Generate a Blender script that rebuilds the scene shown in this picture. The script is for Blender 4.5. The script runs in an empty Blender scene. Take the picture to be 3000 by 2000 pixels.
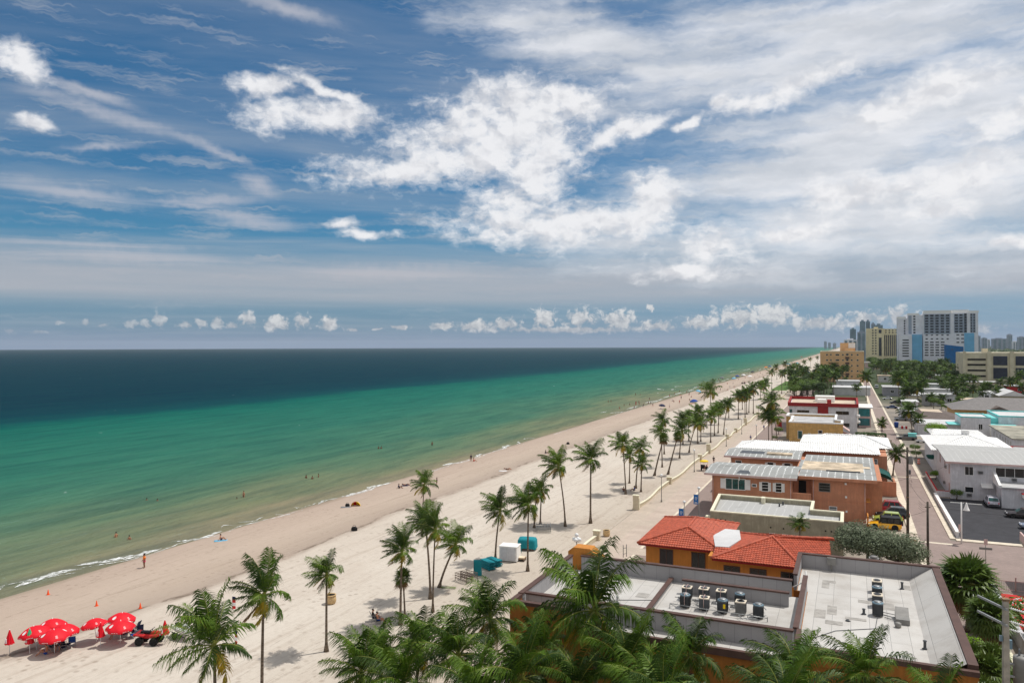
import bpy, math, random
from mathutils import Vector, Matrix
rnd = random.Random(7)
S = bpy.context.scene
COL = S.collection
pi = math.pi

# ------------------------------------------------------------------ camera
F_PX, CAM_H = 2200.0, 27.0
YAW, PITCH, ROLL = math.atan(988 / F_PX), math.atan(12 / F_PX), 0.0029
fwd = Vector((-math.sin(YAW) * math.cos(PITCH), math.cos(YAW) * math.cos(PITCH), math.sin(PITCH)))
r0 = Vector((math.cos(YAW), math.sin(YAW), 0))
u0 = r0.cross(fwd)
RT = r0 * math.cos(ROLL) - u0 * math.sin(ROLL)
UP = u0 * math.cos(ROLL) + r0 * math.sin(ROLL)
cd = bpy.data.cameras.new("camera")
cam = bpy.data.objects.new("camera", cd)
COL.objects.link(cam)
M = Matrix((RT, UP, -fwd)).transposed().to_4x4()
M.translation = (0, 0, CAM_H)
cam.matrix_world = M
cd.sensor_width = 36
cd.lens = 36 * F_PX / 3000
cd.clip_start, cd.clip_end = 0.5, 60000
S.camera = cam


def ray(u, v):
    return fwd + RT * ((u - 1500) / F_PX) + UP * ((1000 - v) / F_PX)


def P(u, v, z=0.0):            # place on the level z seen along a survey ray
    d = ray(u, v)
    t = (z - CAM_H) / d.z
    return Vector((d.x * t, d.y * t, z))


def PY(u, v, Y):               # place on the upright plane y = Y
    d = ray(u, v)
    t = Y / d.y
    return Vector((d.x * t, Y, CAM_H + d.z * t))


def gz(x):                     # beach profile
    pts = [(-400, -9), (-110, -3.2), (-88, -1.25), (-66, -0.25), (-48, 0.0), (-20, 0.0), (9e9, 0)]
    for (a, za), (b, zb) in zip(pts, pts[1:]):
        if x <= b:
            return za + (zb - za) * max(0, (x - a)) / (b - a) if b < 1e9 else 0.0
    return 0.0


def G(u, v):
    p = P(u, v, 0)
    for _ in range(4):
        p = P(u, v, max(gz(p.x), -1.2))
    return p


# ------------------------------------------------------------------ objects
def put(o, parent=None, loc=None):
    COL.objects.link(o)
    if parent:
        o.parent = parent
    if loc is not None:
        o.location = loc
    return o


def tag(o, label=None, cat=None, group=None, kind=None):
    if label: o["label"] = label
    if cat: o["category"] = cat
    if group: o["group"] = group
    if kind: o["kind"] = kind
    return o


def T(name, label, cat, loc=(0, 0, 0), rz=0.0, group=None):
    o = bpy.data.objects.new(name, None)
    o.empty_display_size = 0.3
    put(o, None, loc)
    o.rotation_euler = (0, 0, rz)
    return tag(o, label, cat, group)


def copy_tree(o, parent=None):
    c = o.copy()
    COL.objects.link(c)
    if parent: c.parent = parent
    for ch in list(o.children):
        copy_tree(ch, c)
    return c


def dup(o, loc, rz, label, group=None, scale=None):
    c = copy_tree(o)
    c.location = loc
    c.rotation_euler = (0, 0, rz)
    c["label"] = label
    if group: c["group"] = group
    if scale: c.scale = (scale,) * 3
    return c


class MB:
    def __init__(s):
        s.v, s.f, s.m, s.sm = [], [], [], []

    def add(s, vs, fs, mi=0, smooth=False):
        b = len(s.v)
        s.v += [tuple(p) for p in vs]
        for f in fs:
            s.f.append([b + i for i in f]); s.m.append(mi); s.sm.append(smooth)
        return s

    def box(s, x0, x1, y0, y1, z0, z1, mi=0):
        return s.add([(x0, y0, z0), (x1, y0, z0), (x1, y1, z0), (x0, y1, z0), (x0, y0, z1), (x1, y0, z1), (x1, y1, z1), (x0, y1, z1)],
                     [(3, 2, 1, 0), (4, 5, 6, 7), (0, 1, 5, 4), (1, 2, 6, 5), (2, 3, 7, 6), (3, 0, 4, 7)], mi)

    def obox(s, c, sx, sy, sz, rz=0, mi=0, rx=0, ry=0):
        m = Matrix.Translation(c) @ Matrix.Rotation(rz, 4, 'Z') @ Matrix.Rotation(ry, 4, 'Y') @ Matrix.Rotation(rx, 4, 'X')
        vs = [m @ Vector((a * sx / 2, b * sy / 2, d * sz / 2)) for d in (-1, 1) for a, b in ((-1, -1), (1, -1), (1, 1), (-1, 1))]
        return s.add(vs, [(3, 2, 1, 0), (4, 5, 6, 7), (0, 1, 5, 4), (1, 2, 6, 5), (2, 3, 7, 6), (3, 0, 4, 7)], mi)

    def prism(s, poly, z0, z1, mi=0):
        n = len(poly)
        vs = [(x, y, z0) for x, y in poly] + [(x, y, z1) for x, y in poly]
        return s.add(vs, [tuple(range(n))[::-1], tuple(range(n, 2 * n))] + [(i, (i + 1) % n, n + (i + 1) % n, n + i) for i in range(n)], mi)

    def ring(s, poly, t, z0, z1, mi=0, out=0.0):
        a, b = inset(poly, -out), inset(poly, t)
        n = len(poly)
        vs = [(x, y, z0) for x, y in a] + [(x, y, z0) for x, y in b] + [(x, y, z1) for x, y in a] + [(x, y, z1) for x, y in b]
        fs = []
        for i in range(n):
            j = (i + 1) % n
            fs += [(i, j, 2 * n + j, 2 * n + i), (n + j, n + i, 3 * n + i, 3 * n + j), (2 * n + i, 2 * n + j, 3 * n + j, 3 * n + i), (j, i, n + i, n + j)]
        return s.add(vs, fs, mi)

    def tube(s, pts, r, n=8, mi=0, cap=True):
        pts = [Vector(p) for p in pts]
        if not hasattr(r, "__len__"): r = [r] * len(pts)
        vs, fs = [], []
        a = None
        for i, p in enumerate(pts):
            d = (pts[min(i + 1, len(pts) - 1)] - pts[max(i - 1, 0)]).normalized()
            if a is None:
                a = d.orthogonal().normalized()
            a = (a - d * a.dot(d)).normalized()
            b = d.cross(a)
            for k in range(n):
                q = 2 * pi * k / n
                vs.append(p + (a * math.cos(q) + b * math.sin(q)) * r[i])
        for i in range(len(pts) - 1):
            for k in range(n):
                fs.append((i * n + k, i * n + (k + 1) % n, (i + 1) * n + (k + 1) % n, (i + 1) * n + k))
        if cap:
            fs += [tuple(range(n))[::-1], tuple(range((len(pts) - 1) * n, len(pts) * n))]
        return s.add(vs, fs, mi, True)

    def lathe(s, prof, n=16, c=(0, 0, 0), mi=0, smooth=True, axis='Z', sy=1.0):
        vs, fs = [], []
        for r, z in prof:
            for k in range(n):
                q = 2 * pi * k / n
                x, y = r * math.cos(q), r * math.sin(q) * sy
                p = (x, y, z) if axis == 'Z' else ((x, z, y) if axis == 'Y' else (z, x, y))
                vs.append((p[0] + c[0], p[1] + c[1], p[2] + c[2]))
        for i in range(len(prof) - 1):
            for k in range(n):
                fs.append((i * n + k, i * n + (k + 1) % n, (i + 1) * n + (k + 1) % n, (i + 1) * n + k))
        fs += [tuple(range(n))[::-1], tuple(range((len(prof) - 1) * n, len(prof) * n))]
        return s.add(vs, fs, mi, smooth)

    def ball(s, c, rx, ry=None, rz=None, n=10, mi=0):
        ry, rz = ry or rx, rz or rx
        prof = [(max(math.sin(pi * i / (n // 2 + 1)), 0.01), -math.cos(pi * i / (n // 2 + 1))) for i in range(n // 2 + 2)]
        vs, fs = [], []
        for r, z in prof:
            for k in range(n):
                q = 2 * pi * k / n
                vs.append((c[0] + rx * r * math.cos(q), c[1] + ry * r * math.sin(q), c[2] + rz * z))
        for i in range(len(prof) - 1):
            for k in range(n):
                fs.append((i * n + k, i * n + (k + 1) % n, (i + 1) * n + (k + 1) % n, (i + 1) * n + k))
        return s.add(vs, fs, mi, True)

    def quad(s, *p, mi=0):
        return s.add(p, [tuple(range(len(p)))], mi)

    def mesh(s, name, mats):
        me = bpy.data.meshes.new(name)
        me.from_pydata(s.v, [], s.f)
        if not isinstance(mats, (list, tuple)): mats = [mats]
        for m in mats: me.materials.append(m)
        me.polygons.foreach_set("material_index", s.m)
        me.polygons.foreach_set("use_smooth", s.sm)
        me.update()
        return me

    def build(s, name, mats, parent=None, loc=None, bevel=0):
        o = bpy.data.objects.new(name, s.mesh(name, mats))
        put(o, parent, loc)
        if bevel:
            b = o.modifiers.new("bevel", 'BEVEL'); b.width = bevel; b.segments = 2; b.limit_method = 'ANGLE'
        return o


def inset(poly, t):
    n = len(poly); out = []
    area = sum(poly[i][0] * poly[(i + 1) % n][1] - poly[(i + 1) % n][0] * poly[i][1] for i in range(n))
    sg = 1 if area > 0 else -1
    for i in range(n):
        p0, p1, p2 = poly[i - 1], poly[i], poly[(i + 1) % n]
        d1 = Vector((p1[0] - p0[0], p1[1] - p0[1])).normalized(); d2 = Vector((p2[0] - p1[0], p2[1] - p1[1])).normalized()
        n1 = Vector((-d1.y, d1.x)) * sg; n2 = Vector((-d2.y, d2.x)) * sg
        b = (n1 + n2)
        k = t / max(0.3, (1 + n1.dot(n2)))
        out.append((p1[0] + b.x * k, p1[1] + b.y * k))
    return out


def rect(x0, x1, y0, y1):
    return [(x0, y0), (x1, y0), (x1, y1), (x0, y1)]


# ------------------------------------------------------------------ materials
def srgb(r, g, b):
    f = lambda c: (c / 255 / 12.92) if c / 255 <= 0.04045 else ((c / 255 + 0.055) / 1.055) ** 2.4
    return (f(r), f(g), f(b), 1)


class NB:
    def __init__(s, tree):
        s.t = tree; s.n = tree.nodes; s.l = tree.links

    def node(s, typ, ins=None, **kw):
        nd = s.n.new(typ)
        for k, v in kw.items(): setattr(nd, k, v)
        for k, v in (ins or {}).items(): s.set(nd.inputs[k], v)
        return nd

    def set(s, sock, v):
        if hasattr(v, "is_output"): s.l.new(v, sock)
        elif v is not None: sock.default_value = v

    def m(s, op, a, b=None, c=None, clamp=False):
        nd = s.n.new("ShaderNodeMath"); nd.operation = op; nd.use_clamp = clamp
        for i, x in enumerate((a, b, c)):
            if x is not None: s.set(nd.inputs[i], x)
        return nd.outputs[0]

    def vm(s, op, a, b=None):
        nd = s.n.new("ShaderNodeVectorMath"); nd.operation = op
        s.set(nd.inputs[0], a)
        if b is not None: s.set(nd.inputs[1], b)
        return nd.outputs["Value"] if op in ("LENGTH", "DOT_PRODUCT", "DISTANCE") else nd.outputs[0]

    def noise(s, vec, scale, detail=4, rough=0.55, dist=0.0):
        nd = s.node("ShaderNodeTexNoise", {"Vector": vec, "Scale": scale, "Detail": detail, "Roughness": rough, "Distortion": dist})
        return nd.outputs[0]

    def ramp(s, fac, stops, interp='LINEAR'):
        nd = s.n.new("ShaderNodeValToRGB"); cr = nd.color_ramp; cr.interpolation = interp
        while len(cr.elements) < len(stops): cr.elements.new(0.5)
        for e, (p, c) in zip(cr.elements, stops):
            e.position = p; e.color = c if hasattr(c, "__len__") else (c, c, c, 1)
        s.set(nd.inputs[0], fac)
        return nd.outputs[0]

    def mix(s, fac, a, b, blend='MIX'):
        nd = s.n.new("ShaderNodeMix"); nd.data_type = 'RGBA'; nd.blend_type = blend
        s.set(nd.inputs[0], fac); s.set(nd.inputs[6], a); s.set(nd.inputs[7], b)
        return nd.outputs[2]

    def smooth(s, x, a, b, to0=0.0, to1=1.0):
        nd = s.n.new("ShaderNodeMapRange"); nd.interpolation_type = 'SMOOTHSTEP'
        s.set(nd.inputs[0], x); nd.inputs[1].default_value = a; nd.inputs[2].default_value = b
        nd.inputs[3].default_value = to0; nd.inputs[4].default_value = to1
        return nd.outputs[0]

    def sep(s, v):
        nd = s.n.new("ShaderNodeSeparateXYZ"); s.l.new(v, nd.inputs[0]); return nd.outputs

    def comb(s, x, y, z=0.0):
        nd = s.n.new("ShaderNodeCombineXYZ")
        for i, a in enumerate((x, y, z)): s.set(nd.inputs[i], a)
        return nd.outputs[0]


def new_mat(name):
    m = bpy.data.materials.new(name); m.use_nodes = True
    b = m.node_tree.nodes["Principled BSDF"]
    return m, NB(m.node_tree), b


def mat(name, col, rough=0.8, var=0.12, scale=1.2, spec=0.3, bump=0.0, bscale=20, metal=0.0, streak=False, world=True):
    """plain material with blotchy wear"""
    m, k, b = new_mat(name)
    pos = k.node("ShaderNodeNewGeometry").outputs["Position"] if world else k.node("ShaderNodeTexCoord").outputs["Object"]
    c = srgb(*col)
    n = k.noise(pos, scale, 6, 0.65)
    f = k.smooth(n, 0.3, 0.7)
    if streak:
        s3 = k.vm('MULTIPLY', pos, (3.0, 3.0, 0.25))
        f = k.m('MULTIPLY', f, k.smooth(k.noise(s3, 1.5, 5, 0.6), 0.25, 0.75))
    d = tuple(x * (1 - 2.2 * var) for x in c[:3]) + (1,)
    l = tuple(min(1, x * (1 + 0.6 * var)) for x in c[:3]) + (1,)
    k.set(b.inputs["Base Color"], k.mix(f, d, l))
    b.inputs["Roughness"].default_value = rough
    b.inputs["Specular IOR Level"].default_value = spec
    b.inputs["Metallic"].default_value = metal
    if bump:
        bn = k.node("ShaderNodeBump", {"Strength": bump, "Distance": 0.05, "Height": k.noise(pos, bscale, 4, 0.6)})
        k.set(b.inputs["Normal"], bn.outputs[0])
    return m


def leaf_mat(name, col, col2, rough=0.45, trans=0.25, scale=0.9):
    m, k, b = new_mat(name)
    oi = k.node("ShaderNodeObjectInfo").outputs["Random"]
    pos = k.node("ShaderNodeTexCoord").outputs["Object"]
    f = k.m('ADD', k.m('MULTIPLY', k.smooth(k.noise(pos, scale, 3, 0.6), 0.3, 0.7), 0.7), k.m('MULTIPLY', oi, 0.3))
    c = k.mix(f, srgb(*col), srgb(*col2))
    k.set(b.inputs["Base Color"], c)
    b.inputs["Roughness"].default_value = rough
    b.inputs["Specular IOR Level"].default_value = 0.25
    tr = k.node("ShaderNodeBsdfTranslucent", {"Color": c})
    mx = k.node("ShaderNodeMixShader", {0: trans, 1: b.outputs[0], 2: tr.outputs[0]})
    k.l.new(mx.outputs[0], k.n["Material Output"].inputs[0])
    return m


def paving(name, ca, cb, sx, sy, joint=0.02, jc=None, var=0.5, rough=0.85):
    m, k, b = new_mat(name)
    pos = k.node("ShaderNodeNewGeometry").outputs["Position"]
    br = k.node("ShaderNodeTexBrick", {"Vector": pos, "Color1": srgb(*ca), "Color2": srgb(*cb), "Mortar": srgb(*(jc or ca)), "Scale": 1.0,
                                       "Mortar Size": joint, "Brick Width": sx, "Row Height": sy, "Bias": 0.0})
    n = k.smooth(k.noise(pos, 0.35, 6, 0.65), 0.25, 0.75)
    st = k.smooth(k.noise(k.vm('MULTIPLY', pos, (1, 0.15, 1)), 1.3, 5, 0.6), 0.5, 0.75)
    c = k.mix(k.m('MULTIPLY', n, var), br.outputs[0], srgb(*[int(x * 0.82) for x in ca]))
    c = k.mix(k.m('MULTIPLY', st, 0.25), c, srgb(*[min(255, int(x * 1.12)) for x in cb]))
    k.set(b.inputs["Base Color"], c)
    b.inputs["Roughness"].default_value = rough
    b.inputs["Specular IOR Level"].default_value = 0.25
    return m


W_ = lambda n, c, **k: mat(n, c, **k)
MT = {}
MT['orange'] = mat('orange stucco', (208, 138, 62), var=.11, streak=True)
MT['orangeshade'] = mat('shaded orange stucco', (176, 112, 48), var=.12, streak=True)  # darker copy of the orange: shade under the palms put into the colour
MT['terracotta'] = mat('terracotta stucco', (206, 144, 112), var=.1, streak=True)
MT['greengrey'] = mat('sage stucco', (178, 172, 150), var=.14, streak=True)
MT['cream'] = mat('cream trim', (232, 226, 200), var=.06)
MT['white'] = mat('white paint', (226, 226, 230), var=.11, streak=True)
MT['whitepink'] = mat('pale pink trim', (214, 184, 178), var=.08)
MT['whitetrim'] = mat('white trim', (242, 241, 238), var=.04)
MT['yellow'] = mat('ochre stucco', (218, 176, 110), var=.14, streak=True)
MT['redwall'] = mat('dark red paint', (150, 42, 42), var=.08)
MT['redpaint'] = mat('red paint', (190, 40, 42), var=.06)
MT['aqua'] = mat('aqua paint', (126, 208, 206), var=.06)
MT['peach'] = mat('peach stucco', (222, 180, 132), var=.07, scale=.3)
MT['towerw'] = mat('tower white', (228, 230, 236), var=.05, scale=.2)
MT['towery'] = mat('tower yellow', (226, 214, 176), var=.06, scale=.2)
MT['towerb'] = mat('pale blue wall', (118, 184, 222), var=.05, scale=.2)
MT['blue'] = mat('deep blue wall', (12, 106, 172), var=.1, scale=.25)
MT['garage'] = mat('garage beige', (214, 204, 178), var=.08, scale=.2)
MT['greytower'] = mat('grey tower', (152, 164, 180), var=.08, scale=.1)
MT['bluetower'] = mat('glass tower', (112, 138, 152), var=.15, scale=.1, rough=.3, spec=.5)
MT['glass'] = mat('dark window glass', (24, 28, 32), rough=.12, var=.12, spec=.6)
MT['glassgreen'] = mat('green window glass', (38, 88, 86), rough=.12, var=.3, spec=.6)
MT['glassteal'] = mat('teal glass', (34, 128, 134), rough=.15, var=.25, scale=.6, spec=.6)
MT['dark'] = mat('dark opening', (30, 29, 28), rough=.9, var=.2)
MT['brownmetal'] = mat('brown coping', (92, 68, 60), var=.1, rough=.6)
MT['membrane'] = None
MT['greyflash'] = mat('grey flashing', (150, 150, 158), var=.07, scale=.6, rough=.7)
MT['greyroof'] = mat('light grey roof', (186, 186, 186), var=.1, scale=.4)
MT['whiteroof'] = mat('white roof coat', (206, 206, 206), var=.07, scale=.4)
MT['tanroof'] = mat('tan roof', (206, 188, 166), var=.12, scale=.3)
MT['shingle'] = mat('grey shingle', (128, 124, 122), var=.1, scale=1.2, bump=.3)
MT['shinglebrown'] = mat('brown shingle', (104, 92, 86), var=.12, scale=1.2, bump=.3)
MT['galv'] = mat('galvanised steel', (158, 160, 160), rough=.45, metal=.6, var=.12)
MT['steel'] = mat('painted steel', (138, 136, 132), rough=.5, var=.1)
MT['darksteel'] = mat('dark steel', (82, 86, 90), rough=.5, var=.15)
MT['black'] = mat('black plastic', (24, 24, 26), rough=.5, var=.1)
MT['rubber'] = mat('rubber', (28, 28, 28), rough=.85, var=.1)
MT['chrome'] = mat('bright metal', (190, 190, 192), rough=.3, metal=.8, var=.05)
MT['concrete'] = mat('concrete', (176, 168, 154), var=.12, scale=2)
MT['woodpole'] = mat('weathered pole wood', (84, 76, 66), var=.2, scale=4, bump=.4)
MT['wood'] = mat('pallet wood', (150, 122, 92), var=.25, scale=5)
MT['driftwood'] = mat('grey wood', (120, 106, 96), var=.25, scale=5)
m, k, b = new_mat('palm bark')
pos = k.node("ShaderNodeTexCoord").outputs["Object"]
rg = k.noise(k.vm('MULTIPLY', pos, (2.0, 2.0, 9.0)), 1.0, 4, .6)
c0 = k.mix(k.smooth(rg, .35, .65), srgb(78, 66, 54), srgb(136, 120, 104))
k.set(b.inputs["Base Color"], k.mix(k.smooth(k.noise(pos, .6, 3, .5), .4, .7), c0, srgb(96, 84, 70)))
b.inputs["Roughness"].default_value = .9
k.set(b.inputs["Normal"], k.node("ShaderNodeBump", {"Strength": .7, "Distance": .05, "Height": rg}).outputs[0])
MT['trunk'] = m
MT['bark'] = mat('tree bark', (92, 82, 70), var=.25, scale=4, bump=.5)
MT['skin'] = mat('skin', (186, 130, 100), rough=.6, var=.05)
MT['skindark'] = mat('tanned skin', (134, 88, 66), rough=.6, var=.05)
MT['hair'] = mat('dark hair', (42, 32, 26), rough=.6, var=.1)
for n, c in dict(c_orange=(255, 134, 48), c_pink=(236, 30, 120), c_blue=(30, 70, 150), c_navy=(24, 34, 70), c_black=(28, 28, 30), c_white=(235, 235, 235),
                 c_red=(206, 24, 34), c_teal=(22, 136, 148), c_yellow=(244, 206, 20), c_green=(80, 190, 140), c_lblue=(110, 180, 214), c_grey=(120, 122, 126)).items():
    MT[n] = mat(n[2:] + ' cloth', c, rough=.75, var=.06, scale=3)
MT['umb'] = mat('red umbrella canvas', (222, 14, 36), rough=.65, var=.05, scale=3)
MT['cone'] = mat('orange cone plastic', (255, 92, 30), rough=.5, var=.04)
MT['terrapot'] = mat('sandstone pot', (208, 178, 132), var=.1, scale=4)
MT['wallcream'] = mat('cream low wall', (212, 200, 174), var=.07, scale=1.5)
MT['globe'] = mat('lamp globe', (236, 238, 238), rough=.25, var=.02)
MT['banner'] = mat('blue banner', (28, 112, 186), rough=.6, var=.06)
MT['asphalt'] = mat('new asphalt', (62, 62, 66), var=.12, scale=.6, rough=.9, bump=.2, bscale=60)
MT['kerb'] = mat('pale concrete kerb', (222, 210, 190), var=.1, scale=1.0)
MT['paintwhite'] = mat('road paint', (236, 236, 232), var=.06)
MT['pinkconc'] = paving('pink walkway slabs', (196, 180, 166), (186, 169, 155), 3.0, 1.6, .02, (168, 150, 140), .4)
MT['greypave'] = paving('grey walkway pavers', (198, 184, 168), (188, 172, 156), .6, .3, .02, (170, 158, 146), .5)
MT['brick'] = paving('red brick paving', (156, 139, 130), (141, 125, 118), .4, .2, .015, (150, 130, 126), .5)
MT['alley'] = paving('alley brick paving', (158, 141, 133), (143, 128, 121), .4, .2, .015, (154, 134, 130), .55)
MT['grass'] = mat('lawn', (92, 124, 52), var=.3, scale=1.5, rough=.95, bump=.5, bscale=15)
MT['hedge'] = leaf_mat('hedge leaves', (58, 84, 40), (98, 122, 78))
MT['fr_g'] = leaf_mat('palm leaflet green', (54, 88, 18), (108, 136, 38), rough=.5, trans=.16)
MT['fr_d'] = leaf_mat('palm leaflet deep green', (36, 60, 18), (72, 96, 30), rough=.48, trans=.14)
MT['fr_y'] = leaf_mat('palm leaflet yellowing', (150, 142, 44), (184, 150, 40), rough=.45, trans=.25)
MT['fr_b'] = leaf_mat('palm leaflet dry', (120, 96, 66), (152, 124, 84), rough=.7, trans=.1)
MT['rachis'] = mat('palm rib', (142, 146, 66), rough=.5, var=.1)
MT['fan'] = leaf_mat('fan palm green', (66, 92, 36), (108, 126, 54), rough=.4, trans=.2)
MT['lf_d'] = leaf_mat('dark broadleaf', (44, 66, 28), (82, 104, 46), scale=.5)
MT['lf_m'] = leaf_mat('mid broadleaf', (70, 100, 34), (112, 136, 50), scale=.5)
MT['lf_s'] = leaf_mat('silver green leaves', (88, 100, 76), (128, 138, 110), scale=.6, rough=.6)
MT['lf_l'] = leaf_mat('lime leaves', (96, 138, 24), (140, 172, 48), scale=.5)
# ------------------------------------------------------------------ sky and sun
SUN_EL, SUN_AZ = math.radians(64), math.radians(43)      # azimuth from +Y towards +X
w = bpy.data.worlds.new("World"); S.world = w; w.use_nodes = True
k = NB(w.node_tree)
bg = k.n["Background"]; bg.inputs[1].default_value = 0.1
sky = k.n.new("ShaderNodeTexSky"); sky.sky_type = 'NISHITA'; sky.sun_disc = False
sky.sun_elevation = SUN_EL; sky.sun_rotation = SUN_AZ; sky.altitude = 30; sky.air_density = 1.0; sky.dust_density = 0.6; sky.ozone_density = 2.5
d = k.node("ShaderNodeTexCoord").outputs["Generated"]
HF = Vector((-math.sin(YAW), math.cos(YAW), 0)); HR = Vector((math.cos(YAW), math.sin(YAW), 0))
DEG = 180 / pi
az = k.m('MULTIPLY', k.m('ARCTAN2', k.vm('DOT_PRODUCT', d, tuple(HR)), k.vm('DOT_PRODUCT', d, tuple(HF))), DEG)
dz = k.sep(d)[2]
el = k.m('MULTIPLY', k.m('ARCSINE', dz), DEG)
pe = k.comb(az, el, 0.0)


def ae(u, v):
    q = ray(u, v).normalized()
    return math.atan2(q.dot(HR), q.dot(HF)) * DEG, math.asin(q.z) * DEG


def field(blobs, vec):
    """union of soft ellipses on the sky; each step carries the running value in z so the nodes run one after another"""
    vx, vy, _ = k.sep(vec)
    out = None
    for (u, v, rx, ry, rot) in blobs:
        a, e = ae(u, v)
        a2, _ = ae(u + rx, v); _, e2 = ae(u, v - ry)
        src = vec if out is None else k.comb(vx, vy, out)
        mp = k.node("ShaderNodeMapping", {"Vector": src, "Location": (a, e, 0), "Rotation": (0, 0, math.radians(rot)), "Scale": (abs(a2 - a), abs(e2 - e), 1e9)}, vector_type='TEXTURE')
        x = k.vm('LENGTH', mp.outputs[0])
        out = x if out is None else k.node("ShaderNodeMath", {0: out, 1: x, 2: 0.25}, operation='SMOOTH_MIN').outputs[0]
    return k.m('SUBTRACT', 1.0, out)


# domain warp so no edge stays an ellipse
wn = k.node("ShaderNodeTexNoise", {"Vector": pe, "Scale": 0.22, "Detail": 3, "Roughness": 0.55})
warp = k.vm('MULTIPLY', k.vm('SUBTRACT', wn.outputs[1], (0.5, 0.5, 0.5)), (5.0, 2.6, 0))
pw = k.vm('ADD', pe, warp)
wn2 = k.node("ShaderNodeTexNoise", {"Vector": pe, "Scale": 1.4, "Detail": 2, "Roughness": 0.5})
pw2 = k.vm('ADD', pe, k.vm('MULTIPLY', k.vm('SUBTRACT', wn2.outputs[1], (0.5, 0.5, 0.5)), (0.9, 0.6, 0)))
# heaped clouds
CUM = [(1500, 330, 260, 110, 5), (1380, 450, 240, 75, 12), (1610, 430, 150, 130, 20), (1700, 640, 260, 60, -3), (1890, 560, 90, 60, 30), (1440, 400, 330, 130, 10), (1650, 295, 170, 65, 0), (1190, 490, 240, 55, 8), (1570, 500, 130, 110, 25), (1490, 600, 120, 70, 0), (1560, 665, 330, 60, -3),
       (1900, 610, 110, 95, 15), (920, 335, 200, 68, -4), (760, 238, 110, 30, -5), (950, 262, 130, 22, -18), (1830, 372, 140, 32, 25), (2000, 352, 60, 20, 10),
       (2130, 312, 66, 28, 32), (40, 165, 110, 60, -20), (90, 368, 70, 24, 0), (1010, 645, 60, 20, 0), (1090, 684, 90, 22, 0), (2480, 565, 190, 60, 4), (2810, 520, 280, 70, 8),
       (2720, 605, 130, 38, 0), (2080, 735, 120, 75, 0), (2330, 670, 160, 34, 8), (2960, 692, 100, 24, 4), (2010, 805, 150, 28, 0), (2300, 270, 260, 40, 14), (2700, 290, 300, 60, 12), (3000, 330, 200, 60, 10)]
n1 = k.noise(k.vm('MULTIPLY', pw2, (1, 1.35, 1)), 0.36, 9, 0.56)
fc = field(CUM, pw)
nf = k.noise(k.vm('MULTIPLY', pw2, (0.8, 1.5, 1)), 1.25, 7, 0.62)
dens = k.m('ADD', fc, k.m('ADD', k.m('MULTIPLY', k.m('SUBTRACT', n1, 0.5), 2.0), k.m('MULTIPLY', k.m('SUBTRACT', nf, 0.5), 1.25)))
cum = k.smooth(dens, -0.3, 0.8)
# broad soft sheets (right half) and thin veils
SHEET = [(2450, 110, 800, 150, 2), (2650, 330, 700, 150, 10), (2450, 450, 620, 130, 12), (2900, 520, 600, 200, 8), (2500, 640, 900, 130, 3), (1750, 120, 420, 70, -12), (1950, 200, 420, 40, -8)]
prot = k.node('ShaderNodeMapping', {'Vector': pw2, 'Rotation': (0, 0, math.radians(-16)), 'Scale': (0.3, 1.5, 1)}).outputs[0]
ns = k.noise(prot, 0.3, 9, 0.6)
sh = k.smooth(k.m('ADD', field(SHEET, pw), k.m('MULTIPLY', k.m('SUBTRACT', ns, 0.5), 3.0)), -0.75, 0.85)
# streaks on a layer overhead: planar projection of the direction
pl = k.vm('SCALE', d); pl.node.inputs[3].default_value = 1.0
inv = k.m('DIVIDE', 1.0, k.m('MAXIMUM', k.m('ADD', dz, 0.06), 0.03))
lx = k.m('MULTIPLY', k.vm('DOT_PRODUCT', d, tuple((HR * 0.95 + HF * 0.31))), inv)
ly = k.m('MULTIPLY', k.vm('DOT_PRODUCT', d, tuple((HF * 0.95 - HR * 0.31))), inv)
ln = k.comb(lx, ly, 0.0)
wl = k.node("ShaderNodeTexNoise", {"Vector": ln, "Scale": 0.5, "Detail": 3, "Roughness": 0.5})
ln2 = k.vm('ADD', ln, k.vm('MULTIPLY', k.vm('SUBTRACT', wl.outputs[1], (0.5, 0.5, 0.5)), (1.6, 0.9, 0)))
st1 = k.noise(k.vm('MULTIPLY', ln2, (0.28, 1.1, 1)), 1.1, 9, 0.58)
st2 = k.noise(k.vm('MULTIPLY', ln2, (0.5, 3.4, 1)), 1.0, 7, 0.6)
st3 = k.noise(k.node('ShaderNodeMapping', {'Vector': pw2, 'Rotation': (0, 0, math.radians(11)), 'Scale': (0.16, 1.6, 1)}).outputs[0], 0.9, 8, 0.6)
streak = k.m('MULTIPLY', k.smooth(st1, 0.37, 0.76), k.smooth(st2, 0.18, 0.72, 0.45, 1.0))
streak = k.m('MAXIMUM', streak, k.m('MULTIPLY', k.smooth(st3, 0.46, 0.74), 0.9))
WISP = [(240, 262, 260, 26, -14), (300, 330, 260, 32, -10), (640, 445, 190, 22, -18), (300, 430, 160, 18, 10), (720, 640, 210, 36, -8), (620, 590, 200, 26, 5), (760, 545, 80, 40, -20), (850, 30, 200, 30, -10), (560, 600, 200, 18, 0), (350, 740, 380, 40, 0), (250, 570, 300, 40, -4), (1150, 800, 400, 30, 0)]
wi = k.smooth(k.m('ADD', field(WISP, pw2), k.m('MULTIPLY', k.m('SUBTRACT', st2, 0.5), 2.0)), -0.1, 1.1)
# pale band above the skyline
band = k.m('MULTIPLY', k.smooth(el, 2.4, 4.0), k.smooth(el, 4.9, 7.6, 1.0, 0.0))
bn = k.noise(k.vm('MULTIPLY', pe, (0.03, 0.55, 1)), 1.0, 5, 0.55)
band = k.m('MULTIPLY', band, k.smooth(bn, 0.2, 0.6, 0.55, 1.0))
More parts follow.
